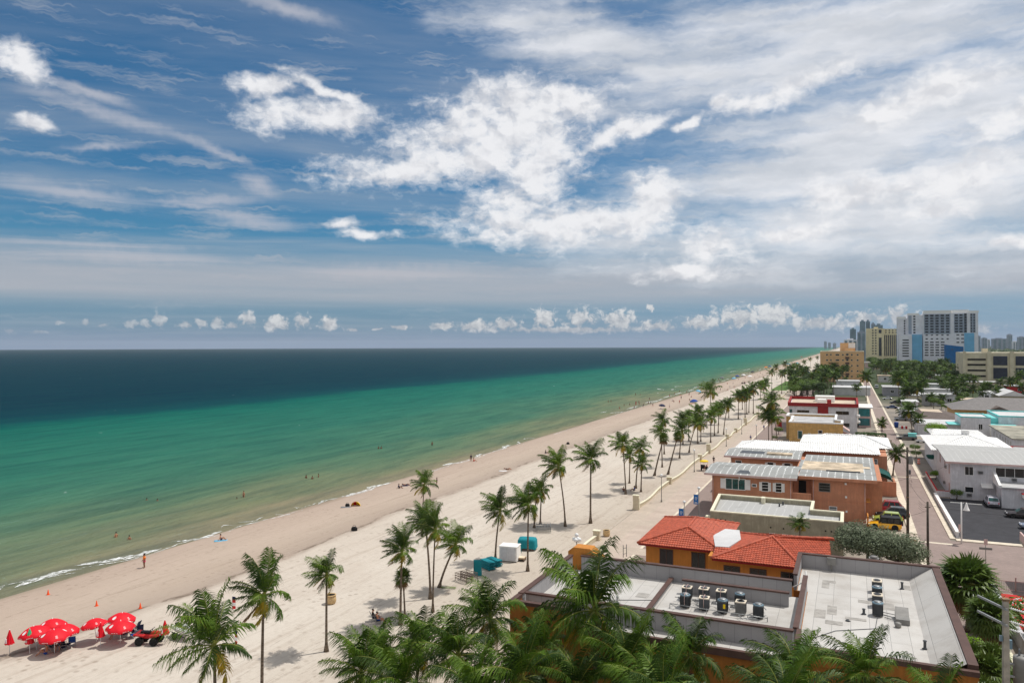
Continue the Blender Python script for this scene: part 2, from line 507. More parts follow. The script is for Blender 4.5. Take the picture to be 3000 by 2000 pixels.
# row of small heaps low over the sea
ROW = [(30, 968, 26, 10, 0), (110, 972, 40, 7, 0), (250, 945, 26, 12, 0), (300, 952, 18, 8, 0), (170, 944, 16, 7, 0), (385, 948, 24, 14, 0), (430, 946, 22, 14, 0), (466, 935, 24, 30, 0), (545, 952, 34, 14, 0), (590, 945, 24, 18, 0), (635, 940, 22, 24, 0), (680, 952, 26, 14, 0), (722, 935, 36, 34, 0), (812, 948, 44, 24, 0), (885, 942, 26, 32, 0),
       (962, 948, 32, 24, 0), (1035, 966, 28, 7, 0), (1110, 964, 18, 4, 0), (1172, 958, 36, 10, 0), (1295, 955, 46, 14, 0), (1390, 955, 60, 18, 0), (1480, 950, 60, 26, 0), (1590, 935, 50, 40, 0), (1700, 932, 70, 40, 0), (1805, 938, 70, 38, 0),
       (1930, 955, 70, 20, 0), (2050, 945, 70, 24, 0), (2170, 930, 90, 46, 0), (2270, 922, 90, 42, 0), (2400, 945, 110, 26, 0), (2540, 932, 80, 32, 0), (2630, 925, 70, 40, 0), (1908, 904, 12, 16, 0), (1660, 965, 330, 12, 0), (2820, 960, 120, 26, 0)]
n3 = k.m('ADD', k.noise(pw2, 1.7, 7, 0.62), k.m('MULTIPLY', k.m('SUBTRACT', k.noise(pe, .35, 2, .5), .5), .55))
pr = k.vm('ADD', pe, k.vm('MULTIPLY', k.vm('SUBTRACT', wn2.outputs[1], (0.5, 0.5, 0.5)), (0.8, 0.35, 0)))
row = k.smooth(k.m('ADD', field(ROW, pr), k.m('MULTIPLY', k.m('SUBTRACT', n3, 0.5), 2.6)), 0.05, 0.7)
# compose
base = k.mix(1.0, sky.outputs[0], (0.235, 0.56, 0.72, 1), 'MULTIPLY')
low = k.smooth(el, 0.0, 9.0, 1.0, 0.0)
base = k.mix(k.m('MULTIPLY', low, 0.75), base, (2.0, 2.85, 4.3, 1))
rightness = k.smooth(az, -14, 30)
base = k.mix(k.m('MULTIPLY', rightness, 0.25), base, (3.6, 4.8, 6.4, 1))
def cl(v, tint=(1, 1, 1)): return (v * tint[0], v * tint[1], v * tint[2], 1)
c = k.mix(k.m('MULTIPLY', streak, k.smooth(el, 2.0, 8.0, 0.3, 0.62)), base, cl(4.8, (.93, 1.0, 1.12)))
c = k.mix(k.m('MULTIPLY', wi, 0.68), c, cl(5.6, (.97, .98, 1.08)))
c = k.mix(k.m('MULTIPLY', band, 0.72), c, cl(4.9, (.99, .985, 1.06)))
lum_s = k.mix(k.smooth(k.noise(prot, 0.4, 5, 0.55), 0.3, 0.7), cl(6.6, (.95, .99, 1.06)), cl(8.6, (.98, .99, 1.03)))
c = k.mix(k.m('MULTIPLY', sh, 0.9), c, lum_s)
n1b = k.noise(k.vm('MULTIPLY', k.vm('ADD', pw2, (0.35, 0.55, 0)), (1, 1.35, 1)), 0.36, 5, 0.5)
rel = k.m('SUBTRACT', n1, n1b)
shade = k.smooth(k.m('ADD', k.m('MULTIPLY', rel, 2.6), k.m('MULTIPLY', k.m('SUBTRACT', k.noise(pw2, 0.5, 4, 0.5), 0.5), 0.7)), -0.45, 0.2)
c = k.mix(k.m('MULTIPLY', cum, .95), c, k.mix(shade, cl(7.0, (.97, .985, 1.04)), cl(8.9, (1.0, 1.0, 1.02))))
rsh = k.smooth(k.m('ADD', k.m('MULTIPLY', k.m('SUBTRACT', n3, 0.5), 3.0), k.m('MULTIPLY', k.m('SUBTRACT', el, 1.9), 0.35)), -0.5, 0.7)
c = k.mix(k.m('MULTIPLY', row, k.smooth(az, -32, -14, 0.45, 0.85)), c, k.mix(rsh, cl(4.6, (.96, 1, 1.08)), cl(7.6, (1.0, 1.0, 1.0))))
c = k.mix(k.smooth(el, -0.2, 1.6, 0.75, 0.0), c, (2.1, 2.95, 4.5, 1))
# bright cloud added outside the view, behind and overhead, as fill light
fill_veil = k.m('MAXIMUM', k.smooth(el, 29, 50), k.m('MULTIPLY', k.smooth(k.m('ABSOLUTE', az), 40, 70), k.smooth(el, 0, 10)))
c = k.mix(k.m('MULTIPLY', fill_veil, k.smooth(k.noise(pw, 0.06, 5, .6), .2, .6, .65, .95)), c, cl(6.0, (.99, .99, 1.02)))
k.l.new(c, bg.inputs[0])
w.cycles.sampling_method = 'MANUAL'; w.cycles.sample_map_resolution = 256

sl = bpy.data.lights.new("sun", 'SUN'); sl.energy = 3.4; sl.angle = math.radians(0.53); sl.color = (1, 0.96, 0.9)
so = put(bpy.data.objects.new("sun", sl), None, (100, 100, 200))
sd = Vector((math.sin(SUN_AZ) * math.cos(SUN_EL), math.cos(SUN_AZ) * math.cos(SUN_EL), math.sin(SUN_EL)))
so.rotation_euler = sd.to_track_quat('Z', 'Y').to_euler()
S.view_settings.view_transform = 'Standard'; S.view_settings.look = 'None'; S.view_settings.exposure = 0.0; S.view_settings.gamma = 1

# ------------------------------------------------------------------ sea, sand, ground
def struct(o, kind='structure'):
    o["kind"] = kind; return o


m, k, b = new_mat('sea water')
pos = k.node("ShaderNodeNewGeometry").outputs["Position"]
x, y, z = k.sep(pos)
lowf = k.noise(k.vm('MULTIPLY', pos, (1.0, 0.22, 1)), 0.02, 6, 0.6)
xs = k.m('ADD', x, k.m('MULTIPLY', k.m('SUBTRACT', lowf, 0.5), 70.0))
xs = k.m('ADD', xs, k.m('MULTIPLY', k.m('SUBTRACT', k.noise(pos, 0.05, 5, 0.6), 0.5), 16))
dist = k.m('DIVIDE', k.m('SUBTRACT', -86.0, xs), 300.0)                  # metres offshore / 300
colr = k.ramp(dist, [(0.0, srgb(136, 128, 102)), (0.025, srgb(120, 124, 94)), (0.07, srgb(96, 118, 90)), (0.13, srgb(74, 114, 90)), (0.27, srgb(50, 109, 90)),
                     (0.5, srgb(30, 102, 86)), (0.60, srgb(16, 92, 80)), (0.66, srgb(8, 66, 70)), (0.75, srgb(5, 50, 62)), (1.0, srgb(4, 42, 57))])
far = k.smooth(y, 600, 2600)
colr = k.mix(k.m('MULTIPLY', far, k.m('MULTIPLY', k.smooth(dist, 0.1, 1.3, 1.0, 0.0), .5)), colr, srgb(52, 124, 108))
pat = k.smooth(k.noise(k.vm('MULTIPLY', pos, (1, 0.3, 1)), 0.07, 6, 0.65), 0.38, 0.7)
colr = k.mix(k.m('MULTIPLY', pat, 0.22), colr, srgb(20, 70, 72))
k.set(b.inputs["Base Color"], colr)
b.inputs["Roughness"].default_value = 0.32
b.inputs["IOR"].default_value = 1.33
b.inputs["Specular IOR Level"].default_value = 0.07
lines = k.smooth(k.noise(k.vm('MULTIPLY', pos, (1, 0.13, 1)), 0.28, 6, 0.65), 0.4, 0.68)
colr = k.mix(k.m('MULTIPLY', lines, 0.34), colr, srgb(12, 58, 58))
rip = k.m('ADD', k.noise(k.vm('MULTIPLY', pos, (1, 0.45, 1)), 0.55, 8, 0.62), k.m('MULTIPLY', k.noise(k.vm('MULTIPLY', pos, (1, 0.3, 1)), 0.11, 4, 0.5), 1.6))
bn_ = k.node("ShaderNodeBump", {"Strength": 0.9, "Distance": 0.9, "Height": rip})
k.set(b.inputs["Normal"], bn_.outputs[0])
# tiny broken crests
cr = k.smooth(k.noise(k.vm('MULTIPLY', pos, (0.55, 0.18, 1)), 1.0, 3, 0.5), 0.755, 0.8)
crm = k.m('MULTIPLY', cr, k.smooth(k.noise(pos, 0.03, 2, 0.5), 0.5, 0.6))
em = k.node("ShaderNodeBsdfDiffuse", {"Color": srgb(225, 232, 232)})
df = k.node("ShaderNodeBsdfDiffuse", {"Color": colr, "Normal": bn_.outputs[0]})
gs = k.node("ShaderNodeBsdfGlossy", {"Color": (.5, .85, .95, 1), "Roughness": 0.22, "Normal": bn_.outputs[0]})
fz = k.node("ShaderNodeLayerWeight", {"Blend": 0.5}).outputs["Facing"]
fz = k.smooth(fz, 0.3, 1.0, 0.015, 0.05)
wat = k.node("ShaderNodeMixShader", {0: fz, 1: df.outputs[0], 2: gs.outputs[0]})
mx = k.node("ShaderNodeMixShader", {0: crm, 1: wat.outputs[0], 2: em.outputs[0]})
k.l.new(mx.outputs[0], k.n["Material Output"].inputs[0])
MT['sea'] = m
g = MB()
R_ = 9200
fan = [(-80, -60, -1.2)] + [(R_ * math.sin(a), R_ * math.cos(a), -1.2) for a in [math.radians(t) for t in range(-100, 31, 2)]]
g.add(fan, [(0, i + 1, i) for i in range(1, len(fan) - 1)])
struct(g.build('sea', MT['sea']))

m, k, b = new_mat('beach sand')
pos = k.node("ShaderNodeNewGeometry").outputs["Position"]
x, y, z = k.sep(pos)
wob = k.m('MULTIPLY', k.m('SUBTRACT', k.noise(k.vm('MULTIPLY', pos, (1, .35, 1)), 0.06, 8, 0.68), 0.5), 9.0)
xw = k.m('ADD', x, wob)
t = k.m('DIVIDE', k.m('ADD', xw, 92), 60.0)                                # 0 at the swash, 1 by the walkway
sand = k.ramp(t, [(0.0, srgb(120, 106, 88)), (0.07, srgb(134, 120, 102)), (0.11, srgb(174, 156, 142)), (0.25, srgb(182, 165, 150)), (0.33, srgb(178, 162, 147)), (0.405, srgb(164, 149, 136)),
                  (0.43, srgb(195, 184, 171)), (0.7, srgb(202, 193, 181)), (1.0, srgb(187, 176, 162))])
fine = k.noise(pos, 1.6, 8, 0.7)
rows = k.noise(k.vm('MULTIPLY', pos, (1.0, 0.035, 1)), 0.9, 7, 0.65)
blot = k.noise(k.vm('MULTIPLY', pos, (1, .5, 1)), 0.12, 5, 0.6)
sand = k.mix(k.m('MULTIPLY', k.smooth(fine, 0.4, 0.75), 0.2), sand, srgb(148, 132, 116))
sand = k.mix(k.m('MULTIPLY', k.smooth(rows, 0.5, 0.72), 0.4), sand, srgb(156, 140, 124))
sand = k.mix(k.m('MULTIPLY', k.smooth(blot, 0.45, 0.75), 0.3), sand, srgb(166, 148, 132))
trk = k.noise(k.vm('MULTIPLY', pos, (1.0, 0.06, 1)), 0.35, 3, 0.5)
ln_ = k.smooth(k.m('ABSOLUTE', k.m('SUBTRACT', k.m('FRACT', k.m('MULTIPLY', trk, 7.0)), 0.5)), 0.0, 0.05, 1.0, 0.0)
sand = k.mix(k.m('MULTIPLY', ln_, k.m('MULTIPLY', k.smooth(fine, .35, .6), 0.45)), sand, srgb(132, 116, 102))
pit = k.node("ShaderNodeTexVoronoi", {"Vector": pos, "Scale": 0.9, "Randomness": 1.0}).outputs["Distance"]
pm_ = k.m('MULTIPLY', k.smooth(pit, .1, .3, 1.0, 0.0), k.smooth(k.noise(pos, .1, 4, .6), .42, .6))
sand = k.mix(k.m('MULTIPLY', pm_, 0.55), sand, srgb(140, 124, 110))
wr = k.smooth(k.m('ABSOLUTE', k.m('SUBTRACT', t, 0.408)), 0.0, 0.012, 1.0, 0.0)
sand = k.mix(k.m('MULTIPLY', wr, k.smooth(k.noise(k.vm('MULTIPLY', pos, (1, .4, 1)), .8, 6, .7), .45, .6, 0, .75)), sand, srgb(92, 78, 64))
k.set(b.inputs["Base Color"], sand)
b.inputs["Specular IOR Level"].default_value = 0.15
k.set(b.inputs["Roughness"], k.smooth(t, 0.02, 0.12, 0.35, 0.95))
hb = k.m('ADD', k.m('MULTIPLY', k.noise(pos, 2.2, 6, 0.7), 0.6), k.noise(k.vm('MULTIPLY', pos, (1.0, 0.05, 1)), 1.8, 5, 0.6))
bn_ = k.node("ShaderNodeBump", {"Strength": 0.45, "Distance": 0.12, "Height": hb})
k.set(b.inputs["Normal"], bn_.outputs[0])
MT['sand'] = m
g = MB()
XS = [-110, -96, -92, -88, -84, -80, -75, -70, -66, -60, -54, -48, -40, -32.1]
YS = [-30, 30, 60, 90, 130, 180, 240, 320, 450, 700, 1100, 1800, 3000, 5000, 9000]
vs = [(X_ + (0.0 if Y_ < 700 else 0.0), Y_, gz(X_)) for Y_ in YS for X_ in XS]
nx = len(XS)
g.add(vs, [(j * nx + i, j * nx + i + 1, (j + 1) * nx + i + 1, (j + 1) * nx + i) for j in range(len(YS) - 1) for i in range(nx - 1)], 0, True)
struct(g.build('sand_beach', MT['sand']))

# foam lines along the water's edge
fm, k, b = new_mat('sea foam')
pos = k.node("ShaderNodeNewGeometry").outputs["Position"]
b.inputs["Base Color"].default_value = srgb(236, 238, 236); b.inputs["Roughness"].default_value = 0.8
al = k.smooth(k.noise(k.vm('MULTIPLY', pos, (1, .5, 1)), 2.4, 7, 0.75), 0.4, 0.62)
k.set(b.inputs["Alpha"], al)
g = MB()
fo = random.Random(3)
def foam_strip(ua, va, ub, vb, wd):
    a, c = P(ua, va, -1.13), P(ub, vb, -1.13)
    n = max(4, int((c - a).length / 1.2)); dr = (c - a).normalized(); nr = Vector((-dr.y, dr.x, 0))
    top, bot = [], []
    for i in range(n + 1):
        t_ = i / n; e = math.sin(pi * t_) ** .5
        ctr = a + (c - a) * t_ + nr * (fo.uniform(-.25, .25) + 0.8 * math.sin(t_ * 5 + ua))
        top.append(ctr + nr * wd * e * fo.uniform(.5, 1.5)); bot.append(ctr - nr * wd * e * fo.uniform(.4, 1.0))
    g.add([tuple(p) for p in top + bot], [(i, i + 1, n + 2 + i, n + 1 + i) for i in range(n)])
for f in [(-60, 1735, 25, 1716, .5), (30, 1716, 240, 1664, .75), (228, 1660, 480, 1606, .85), (505, 1590, 660, 1556, .55), (640, 1545, 690, 1536, .2), (700, 1530, 780, 1514, .25), (812, 1509, 850, 1502, .3), (866, 1488, 880, 1485, .3), (922, 1474, 985, 1462, .5), (990, 1455, 1160, 1412, .9),
          (1245, 1384, 1290, 1373, .5), (1302, 1364, 1375, 1345, .8), (1380, 1339, 1425, 1328, .6), (1455, 1316, 1505, 1303, .8), (1505, 1301, 1528, 1293, .4), (1540, 1286, 1560, 1282, .5), (1750, 1208, 1785, 1205, .6), (1792, 1210, 1825, 1205, .7), (1925, 1138, 1945, 1142, 1.0), (1965, 1142, 1980, 1139, .8), (1972, 1133, 2000, 1130, .8), (1905, 1180, 1938, 1168, .7), (2012, 1113, 2024, 1113, .6), (1925, 1151, 1934, 1152, .6), (2135, 1090, 2160, 1086, .9), (2170, 1086, 2200, 1080, .9), (2130, 1080, 2150, 1078, .7)]:
    foam_strip(*f)
EDGE = [(-80, 1743), (0, 1722), (240, 1667), (420, 1626), (660, 1560), (880, 1490), (1160, 1413), (1375, 1348), (1505, 1306), (1700, 1250), (1830, 1208), (1950, 1165), (2041, 1135)]
for (ua, va), (ub, vb) in zip(EDGE, EDGE[1:]): foam_strip(ua, va, ub, vb, .16)
for i in range(26):
    Y_ = 330 + i * 34 + fo.uniform(-10, 10); q = Vector((-89 - fo.uniform(0, 5), Y_, -1.13))
    n = 5; 
    L_ = fo.uniform(8, 24)
    top = [q + Vector((.9 * math.sin(pi * i_ / n), L_ * i_ / n, 0)) for i_ in range(n + 1)]; bot = [q + Vector((-.6 * math.sin(pi * i_ / n), L_ * i_ / n, 0)) for i_ in range(n + 1)]
    g.add([tuple(p) for p in top + bot], [(i_, i_ + 1, n + 2 + i_, n + 1 + i_) for i_ in range(n)])
struct(g.build('sea_foam', fm), 'stuff')
# whitecaps far out handled in the water material

gm, k, b = new_mat('town ground')
pos = k.node("ShaderNodeNewGeometry").outputs["Position"]
x, y, z = k.sep(pos)
n = k.noise(pos, 0.05, 6, 0.6); n2 = k.noise(pos, 0.9, 6, 0.65)
cc_ = k.mix(k.smooth(n, 0.42, 0.58), srgb(156, 146, 134), srgb(128, 122, 114))
cc_ = k.mix(k.m('MULTIPLY', k.smooth(n2, 0.35, 0.7), .25), cc_, srgb(120, 112, 104))
cc_ = k.mix(k.smooth(y, 330, 460), cc_, srgb(62, 74, 46))
k.set(b.inputs["Base Color"], cc_); b.inputs["Roughness"].default_value = .95; b.inputs["Specular IOR Level"].default_value = .2
g = MB()
g.quad((-32.1, -60, 0), (6000, -60, 0), (6000, 9000, 0), (-32.1, 9000, 0))
struct(g.build('town_ground', gm))
Y0, Y1 = -40, 700
def sheet(name, x0, x1, y0, y1, z, m_):
    g = MB(); g.quad((x0, y0, z), (x1, y0, z), (x1, y1, z), (x0, y1, z)); return struct(g.build(name, m_))
sheet('walkway_pavers', -32.0, -29.2, Y0, Y1, .012, MT['greypave'])
sheet('walkway_slabs', -29.2, -25.6, Y0, Y1, .012, MT['pinkconc'])
sheet('walkway_line', -25.6, -25.2, Y0, Y1, .012, MT['kerb'])
sheet('walkway_brick', -25.2, -18.5, Y0, Y1, .012, MT['brick'])
for i, (yy, a, b2) in enumerate(((95, -32.0, -18.5), (111, -32.0, -18.5), (186, -32.0, -18.5))):
    sheet('walkway_crossing', a, b2, yy, yy + 3.2, .018, MT['greypave'])
sheet('alley_road', 8.7, 12.6, 40, 620, .012, MT['alley'])
sheet('cross_street', 12.6, 70, 96, 119, .012, MT['alley'])
sheet('street_near_corner', 6.0, 8.7, 96, 121, .009, MT['greypave'])
for yy in (116.6, 172, 206, 268, 300, 356):
    sheet('road_band', 8.7, 12.6, yy, yy + .7, .018, MT['kerb'])
g = MB()
g.box(7.6, 8.7, 76, 118.5, 0.001, .14); g.box(7.6, 8.7, 121, 600, 0.001, .14)
struct(g.build('sidewalk_seaside', MT['kerb']))
g = MB()
g.box(12.6, 13.3, 120, 600, 0.001, .14); g.box(13.3, 60, 119, 120.2, 0.001, .14)
struct(g.build('sidewalk_inland', MT['kerb']))
sheet('parking_lot', 14.0, 60, 120.4, 151.6, .014, MT['asphalt'])
sheet('parking_bay', 0.5, 7.5, 118, 140, .014, MT['greypave'])
g = MB()
for x0, x1, y_ in ((15.6, 17.6, 147.6), (18.2, 20.2, 147.4), (24, 24.14, 132), (29.8, 29.94, 132)):
    if x1 - x0 > 1: g.box(x0, x1, y_, y_ + .16, .018, .13)
tag(g.build('wheel_stop', MT['paintwhite']), 'white concrete wheel stops at the back of the asphalt lot', 'kerb') if False else struct(g.build('kerb_stops', MT['paintwhite']))
sheet('lawn_patch', -43, -34, 470, 590, .03, MT['grass'])
# ------------------------------------------------------------------ palms and trees
WIND = Vector((-0.75, -0.35, 0)).normalized()


def palm_crown(name, seed, L=2.8, nf=20, nl=34, lw=.055, wind=.5, dark=.35, yellow=2, dry=1, segs=9, up=74, low=-38):
    r = random.Random(seed); g = MB()
    order = list(range(nf))
    for i in order:
        a = i * 2.39996 + r.uniform(-.25, .25)
        f = i / (nf - 1)
        e0 = math.radians(up - (up - low) * f ** 1.15 + r.uniform(-7, 7))
        Lf = L * r.uniform(.85, 1.1) * (.72 + .28 * math.sin(pi * min(1, .35 + f)))
        droop = math.radians(r.uniform(42, 72)) * (0.55 + .6 * (1 - abs(f - .45)))
        mi = 1 if r.random() < dark else 0
        if i >= nf - yellow: mi = 2
        if dry and i >= nf - dry: mi = 3; e0 = math.radians(-62); droop = .35; Lf *= .8
        p = Vector((0, 0, 0)); pts = [p.copy()]; tans = []
        hd = Vector((math.cos(a), math.sin(a), 0))
        for s in range(segs):
            t = (s + .5) / segs
            e = e0 - droop * t ** 1.4
            dr = hd * math.cos(e) + Vector((0, 0, 1)) * math.sin(e)
            dr = (dr + WIND * wind * (.25 + t) * .75 * max(.25, math.cos(e) if e > 0 else 1)).normalized()
            p = p + dr * (Lf / segs); pts.append(p.copy()); tans.append(dr)
        tans.append(tans[-1])
        g.tube(pts, [.035 * (1 - .85 * s / segs) * (L / 2.8) for s in range(segs + 1)], 4, 4, False)
        for q in range(nl):
            t = .16 + .84 * (q + .5) / nl
            s = min(segs - 1, int(t * segs)); fr = t * segs - s
            c = pts[s].lerp(pts[s + 1], fr); tg = tans[s]
            side = tg.cross(Vector((0, 0, 1)))
            if side.length < .05: side = Vector((-hd.y, hd.x, 0))
            side.normalize(); upv = side.cross(tg).normalized()
            prof = math.sin(pi * (.12 + .8 * t)) ** .7
            ll = Lf * .33 * prof * r.uniform(.8, 1.15) + .06
            for sg in (-1, 1):
                fw_ = .35 + .55 * t
                dd = (side * sg * r.uniform(.75, 1.1) + tg * fw_ + upv * r.uniform(-.15, .3) - Vector((0, 0, .25)) + WIND * wind * .4).normalized()
                mid = c + dd * ll * .5
                d2 = (dd + Vector((0, 0, -1)) * r.uniform(.7, 1.5) + WIND * wind * .4).normalized()
                tip = mid + d2 * ll * .55
                wv = tg * lw * (.7 + .5 * prof) * .5
                wv2 = (wv + upv * lw * .25 * sg)
                g.add([c - wv * .7, c + wv * .7, mid + wv2, mid - wv2, tip], [(0, 1, 2, 3), (3, 2, 4)], mi)
    # crown shaft, boots and a spear leaf
    g.tube([(0, 0, -.55), (0, 0, -.15), (0.02, 0, .25), (.03, .01, .6)], [.12, .15, .1, .03], 7, 4)
    return g.mesh(name, [MT['fr_g'], MT['fr_d'], MT['fr_y'], MT['fr_b'], MT['rachis']])


def fan_crown(name, seed, R=1.1, nf=34, nseg=14, skirt=8):
    r = random.Random(seed); g = MB()
    for i in range(nf + skirt):
        a = i * 2.39996
        dead = i >= nf
        f = i / nf
        e = math.radians(80 - 118 * f) if not dead else math.radians(-60 + r.uniform(-15, 10))
        hd = Vector((math.cos(a), math.sin(a), 0))
        dr = (hd * math.cos(e) + Vector((0, 0, 1)) * math.sin(e)).normalized()
        pl_ = R * .5 * r.uniform(.8, 1.1)
        c = dr * pl_ + Vector((0, 0, -.1))
        g.tube([Vector((0, 0, -.1)), c], .018, 3, 1, False)
        side = dr.cross(Vector((0, 0, 1)))
        if side.length < .05: side = Vector((1, 0, 0))
        side.normalize(); upv = side.cross(dr)
        for q in range(nseg):
            an = math.radians(-115 + 230 * q / (nseg - 1))
            dd = (dr * math.cos(an) + side * math.sin(an) + upv * .25 * math.cos(an * .8)).normalized()
            ll = R * .62 * (1 - .25 * abs(an) / 2) * r.uniform(.9, 1.1)
            wv = dd.cross(upv).normalized() * R * .045
            mid = c + dd * ll * .6
            tip = mid + (dd + Vector((0, 0, -1)) * r.uniform(.35, 1.0)).normalized() * ll * .5
            g.add([c, mid + wv, tip, mid - wv], [(0, 1, 2, 3)], 2 if dead else 0)
    return g.mesh(name, [MT['fan'], MT['rachis'], MT['fr_b']])


CROWNS = {
    'big': [palm_crown('crown', 10 + i, 3.5, 24, 44, .052, .7, .45, 3, 1, 10, 84, -42) for i in range(6)],
    'near': [palm_crown('crown', 30 + i, 2.75, 24, 36, .05, .95, .4, 3, 1 if i % 2 else 0, 9, 86, -45) for i in range(8)],
    'mid': [palm_crown('crown', 50 + i, 2.75, 22, 24, .07, .5, .35, 4, i % 2, 7, 84, -45) for i in range(5)],
    'far': [palm_crown('crown', 70 + i, 2.8, 19, 13, .14, .35, .4, 4, 1, 5, 84, -45) for i in range(4)],
    'calm': [palm_crown('crown', 90 + i, 3.0, 26, 17, .12, .15, .6, 3, 2, 6, 80, -50) for i in range(4)],
}
FANS = [fan_crown('crown', 5 + i) for i in range(2)]
FANS_BIG = [fan_crown('crown', 15 + i, 1.1, 60, 18, 14) for i in range(2)]
TRUNK_CACHE = {}


def trunk_mesh(h, lean, r=.13, bend=1.6):
    g = MB(); n = 9
    pts, rad = [], []
    for i in range(n + 1):
        t = i / n
        pts.append((lean.x * t ** bend, lean.y * t ** bend, h * t))
        rad.append(r * (1.0 - .38 * t) * (1 + 1.1 * max(0, 1 - t * 7) ** 1.5) * (1 + .05 * (i % 2)))
    g.tube(pts, rad, 8)
    return g.mesh('trunk', MT['trunk'])


def palm(base, top, kind, label, group, scale=1.0, rz=None, fan=False, r=.13, bend=1.6):
    ls = (top - base)
    t = T('coconut_palm' if not fan else 'fan_palm', label, 'palm tree', base, 0, group)
    tr = bpy.data.objects.new('trunk', trunk_mesh(ls.z, ls, r, bend)); put(tr, t)
    me = ((FANS_BIG if kind == 'dense' else FANS) if fan else CROWNS[kind])
    c = bpy.data.objects.new('crown', me[rnd.randrange(len(me))]); put(c, t, ls)
    c.rotation_euler = (rnd.uniform(-.2, .2), rnd.uniform(-.2, .2), rnd.uniform(-.5, .5) if rz is None else rz)
    c.scale = (scale * rnd.uniform(.9, 1.1), scale * rnd.uniform(.9, 1.1), scale * rnd.uniform(.88, 1.15))
    return t


def palm_px(ub, vb, uc, vc, kind, label, group, scale=1.0, **kw):
    base = G(ub, vb); base.z = gz(base.x) - .05
    top = PY(uc, vc, base.y)
    if kind in ('near', 'mid', 'far'): scale *= 1.1
    return palm(base, top, kind, label, group, scale, **kw)


BP = 'coconut palms on the sand'
palm_px(632, 2300, 628, 1890, 'big', 'coconut palm at the lower left corner, its crown hiding the jet ski trailer', BP, 1.12)
palm_px(767, 2066, 772, 1748, 'near', 'windswept coconut palm with one long drooping frond, right of the corner palm', BP, 1.1)
palm_px(956, 1907, 957, 1684, 'near', 'lone slim coconut palm with a yellow frond in front of the sandstone pot', BP, .86, r=.12)
palm_px(1173, 1829, 1178, 1614, 'near', 'full coconut palm rising directly behind the stubby fan palm', BP, 1.0)
palm_px(1186, 1806, 1180, 1690, '', 'stubby fan palm with a round spiky head and dry skirt', BP, 1.0, fan=True, r=.1)
palm_px(1261, 1753, 1246, 1528, 'near', 'coconut palm with a curved grey trunk in the close pair left of the leaning palm', BP, .85, r=.13)
palm_px(1268, 1792, 1275, 1552, 'near', 'straight thin coconut palm crossing the curved trunk of its neighbour', BP, .95, r=.1)
palm_px(1287, 1719, 1335, 1595, 'near', 'coconut palm leaning steeply to the right beside the teal lounger stack', BP, 1.0, r=.14, bend=1.25)
palm_px(1236, 1570, 1243, 1420, 'mid', 'thin coconut palm nearest the water, with one dead frond hanging', BP, .85, r=.09)
palm_px(1451, 1640, 1465, 1496, 'near', 'coconut palm standing against the white storage box', BP, .98)
palm_px(1546, 1672, 1548, 1482, 'near', 'tall coconut palm in front of the covered teal stack', BP, 1.05)
palm_px(1565, 1545, 1572, 1452, 'mid', 'coconut palm hidden behind the tall palm by the teal stack', BP, .8)
palm_px(1583, 1534, 1587, 1436, 'mid', 'small coconut palm just behind the grey lounger frames', BP, .85)
palm_px(1656, 1541, 1636, 1366, 'near', 'coconut palm with a trunk leaning left, left of the broad drooping palm', BP, 1.05)
palm_px(1730, 1532, 1731, 1346, 'big', 'broad coconut palm with heavy drooping fronds on the middle of the beach', BP, 1.08, r=.16)
palm_px(1833, 1447, 1824, 1302, 'mid', 'coconut palm with a picnic group sitting at its foot', BP, 1.15)
palm_px(1844, 1415, 1846, 1336, 'mid', 'low coconut palm tucked behind the picnic palm', BP, .8)
palm_px(1863, 1430, 1876, 1313, 'mid', 'coconut palm at the back of the picnic trio', BP, .95)
palm_px(1878, 1440, 1881, 1360, 'mid', 'short coconut palm with a yellow frond at the right of the picnic trio', BP, .95)
palm_px(1946, 1330, 1942, 1232, 'mid', 'coconut palm behind the two leaning fan palms', BP, 1.0)
palm_px(1940, 1368, 1937, 1266, 'mid', 'pale coconut palm between the two leaning fan palms', BP, 1.05)
palm_px(1917, 1393, 1944, 1283, '', 'leaning fan palm on the left of the leaning pair', BP, 1.35, fan=True, r=.17, bend=1.1)
palm_px(1957, 1389, 1986, 1276, '', 'leaning fan palm on the right of the leaning pair', BP, 1.05, fan=True, r=.16, bend=1.1)
MIDP = [(1991, 1342, 1998, 1262), (2001, 1302, 1999, 1230), (2018, 1291, 2017, 1226), (2019, 1325, 2042, 1240), (2044, 1299, 2044, 1212), (2053, 1292, 2055, 1238), (2083, 1245, 2081, 1146), (2082, 1296, 2083, 1222),
        (2093, 1276, 2093, 1208), (2104, 1268, 2107, 1200), (2120, 1273, 2132, 1190), (2135, 1224, 2136, 1181), (2105, 1243, 2109, 1196)]
MLAB = ['short coconut palm right of the leaning fan palms', 'bushy coconut palm left of the middle palm cluster', 'coconut palm in the middle of the palm cluster', 'coconut palm leaning hard to the right with its foot near the wall pillar',
        'tallest dark coconut palm of the middle cluster', 'coconut palm partly hidden at the back of the middle cluster', 'very tall lone coconut palm standing out against the beach towards the water', 'coconut palm directly behind the cream wall pillar',
        'light green coconut palm just right of the very tall palm', 'coconut palm second right of the very tall palm', 'slanting coconut palm close to the walkway wall', 'far coconut palm with its foot behind the slanting palm', 'small far coconut palm beside the light green palm']
for q, lb in zip(MIDP, MLAB):
    palm_px(*q, 'mid', lb, BP, 1.12 if q[0] != 2083 else 1.5, r=.14)
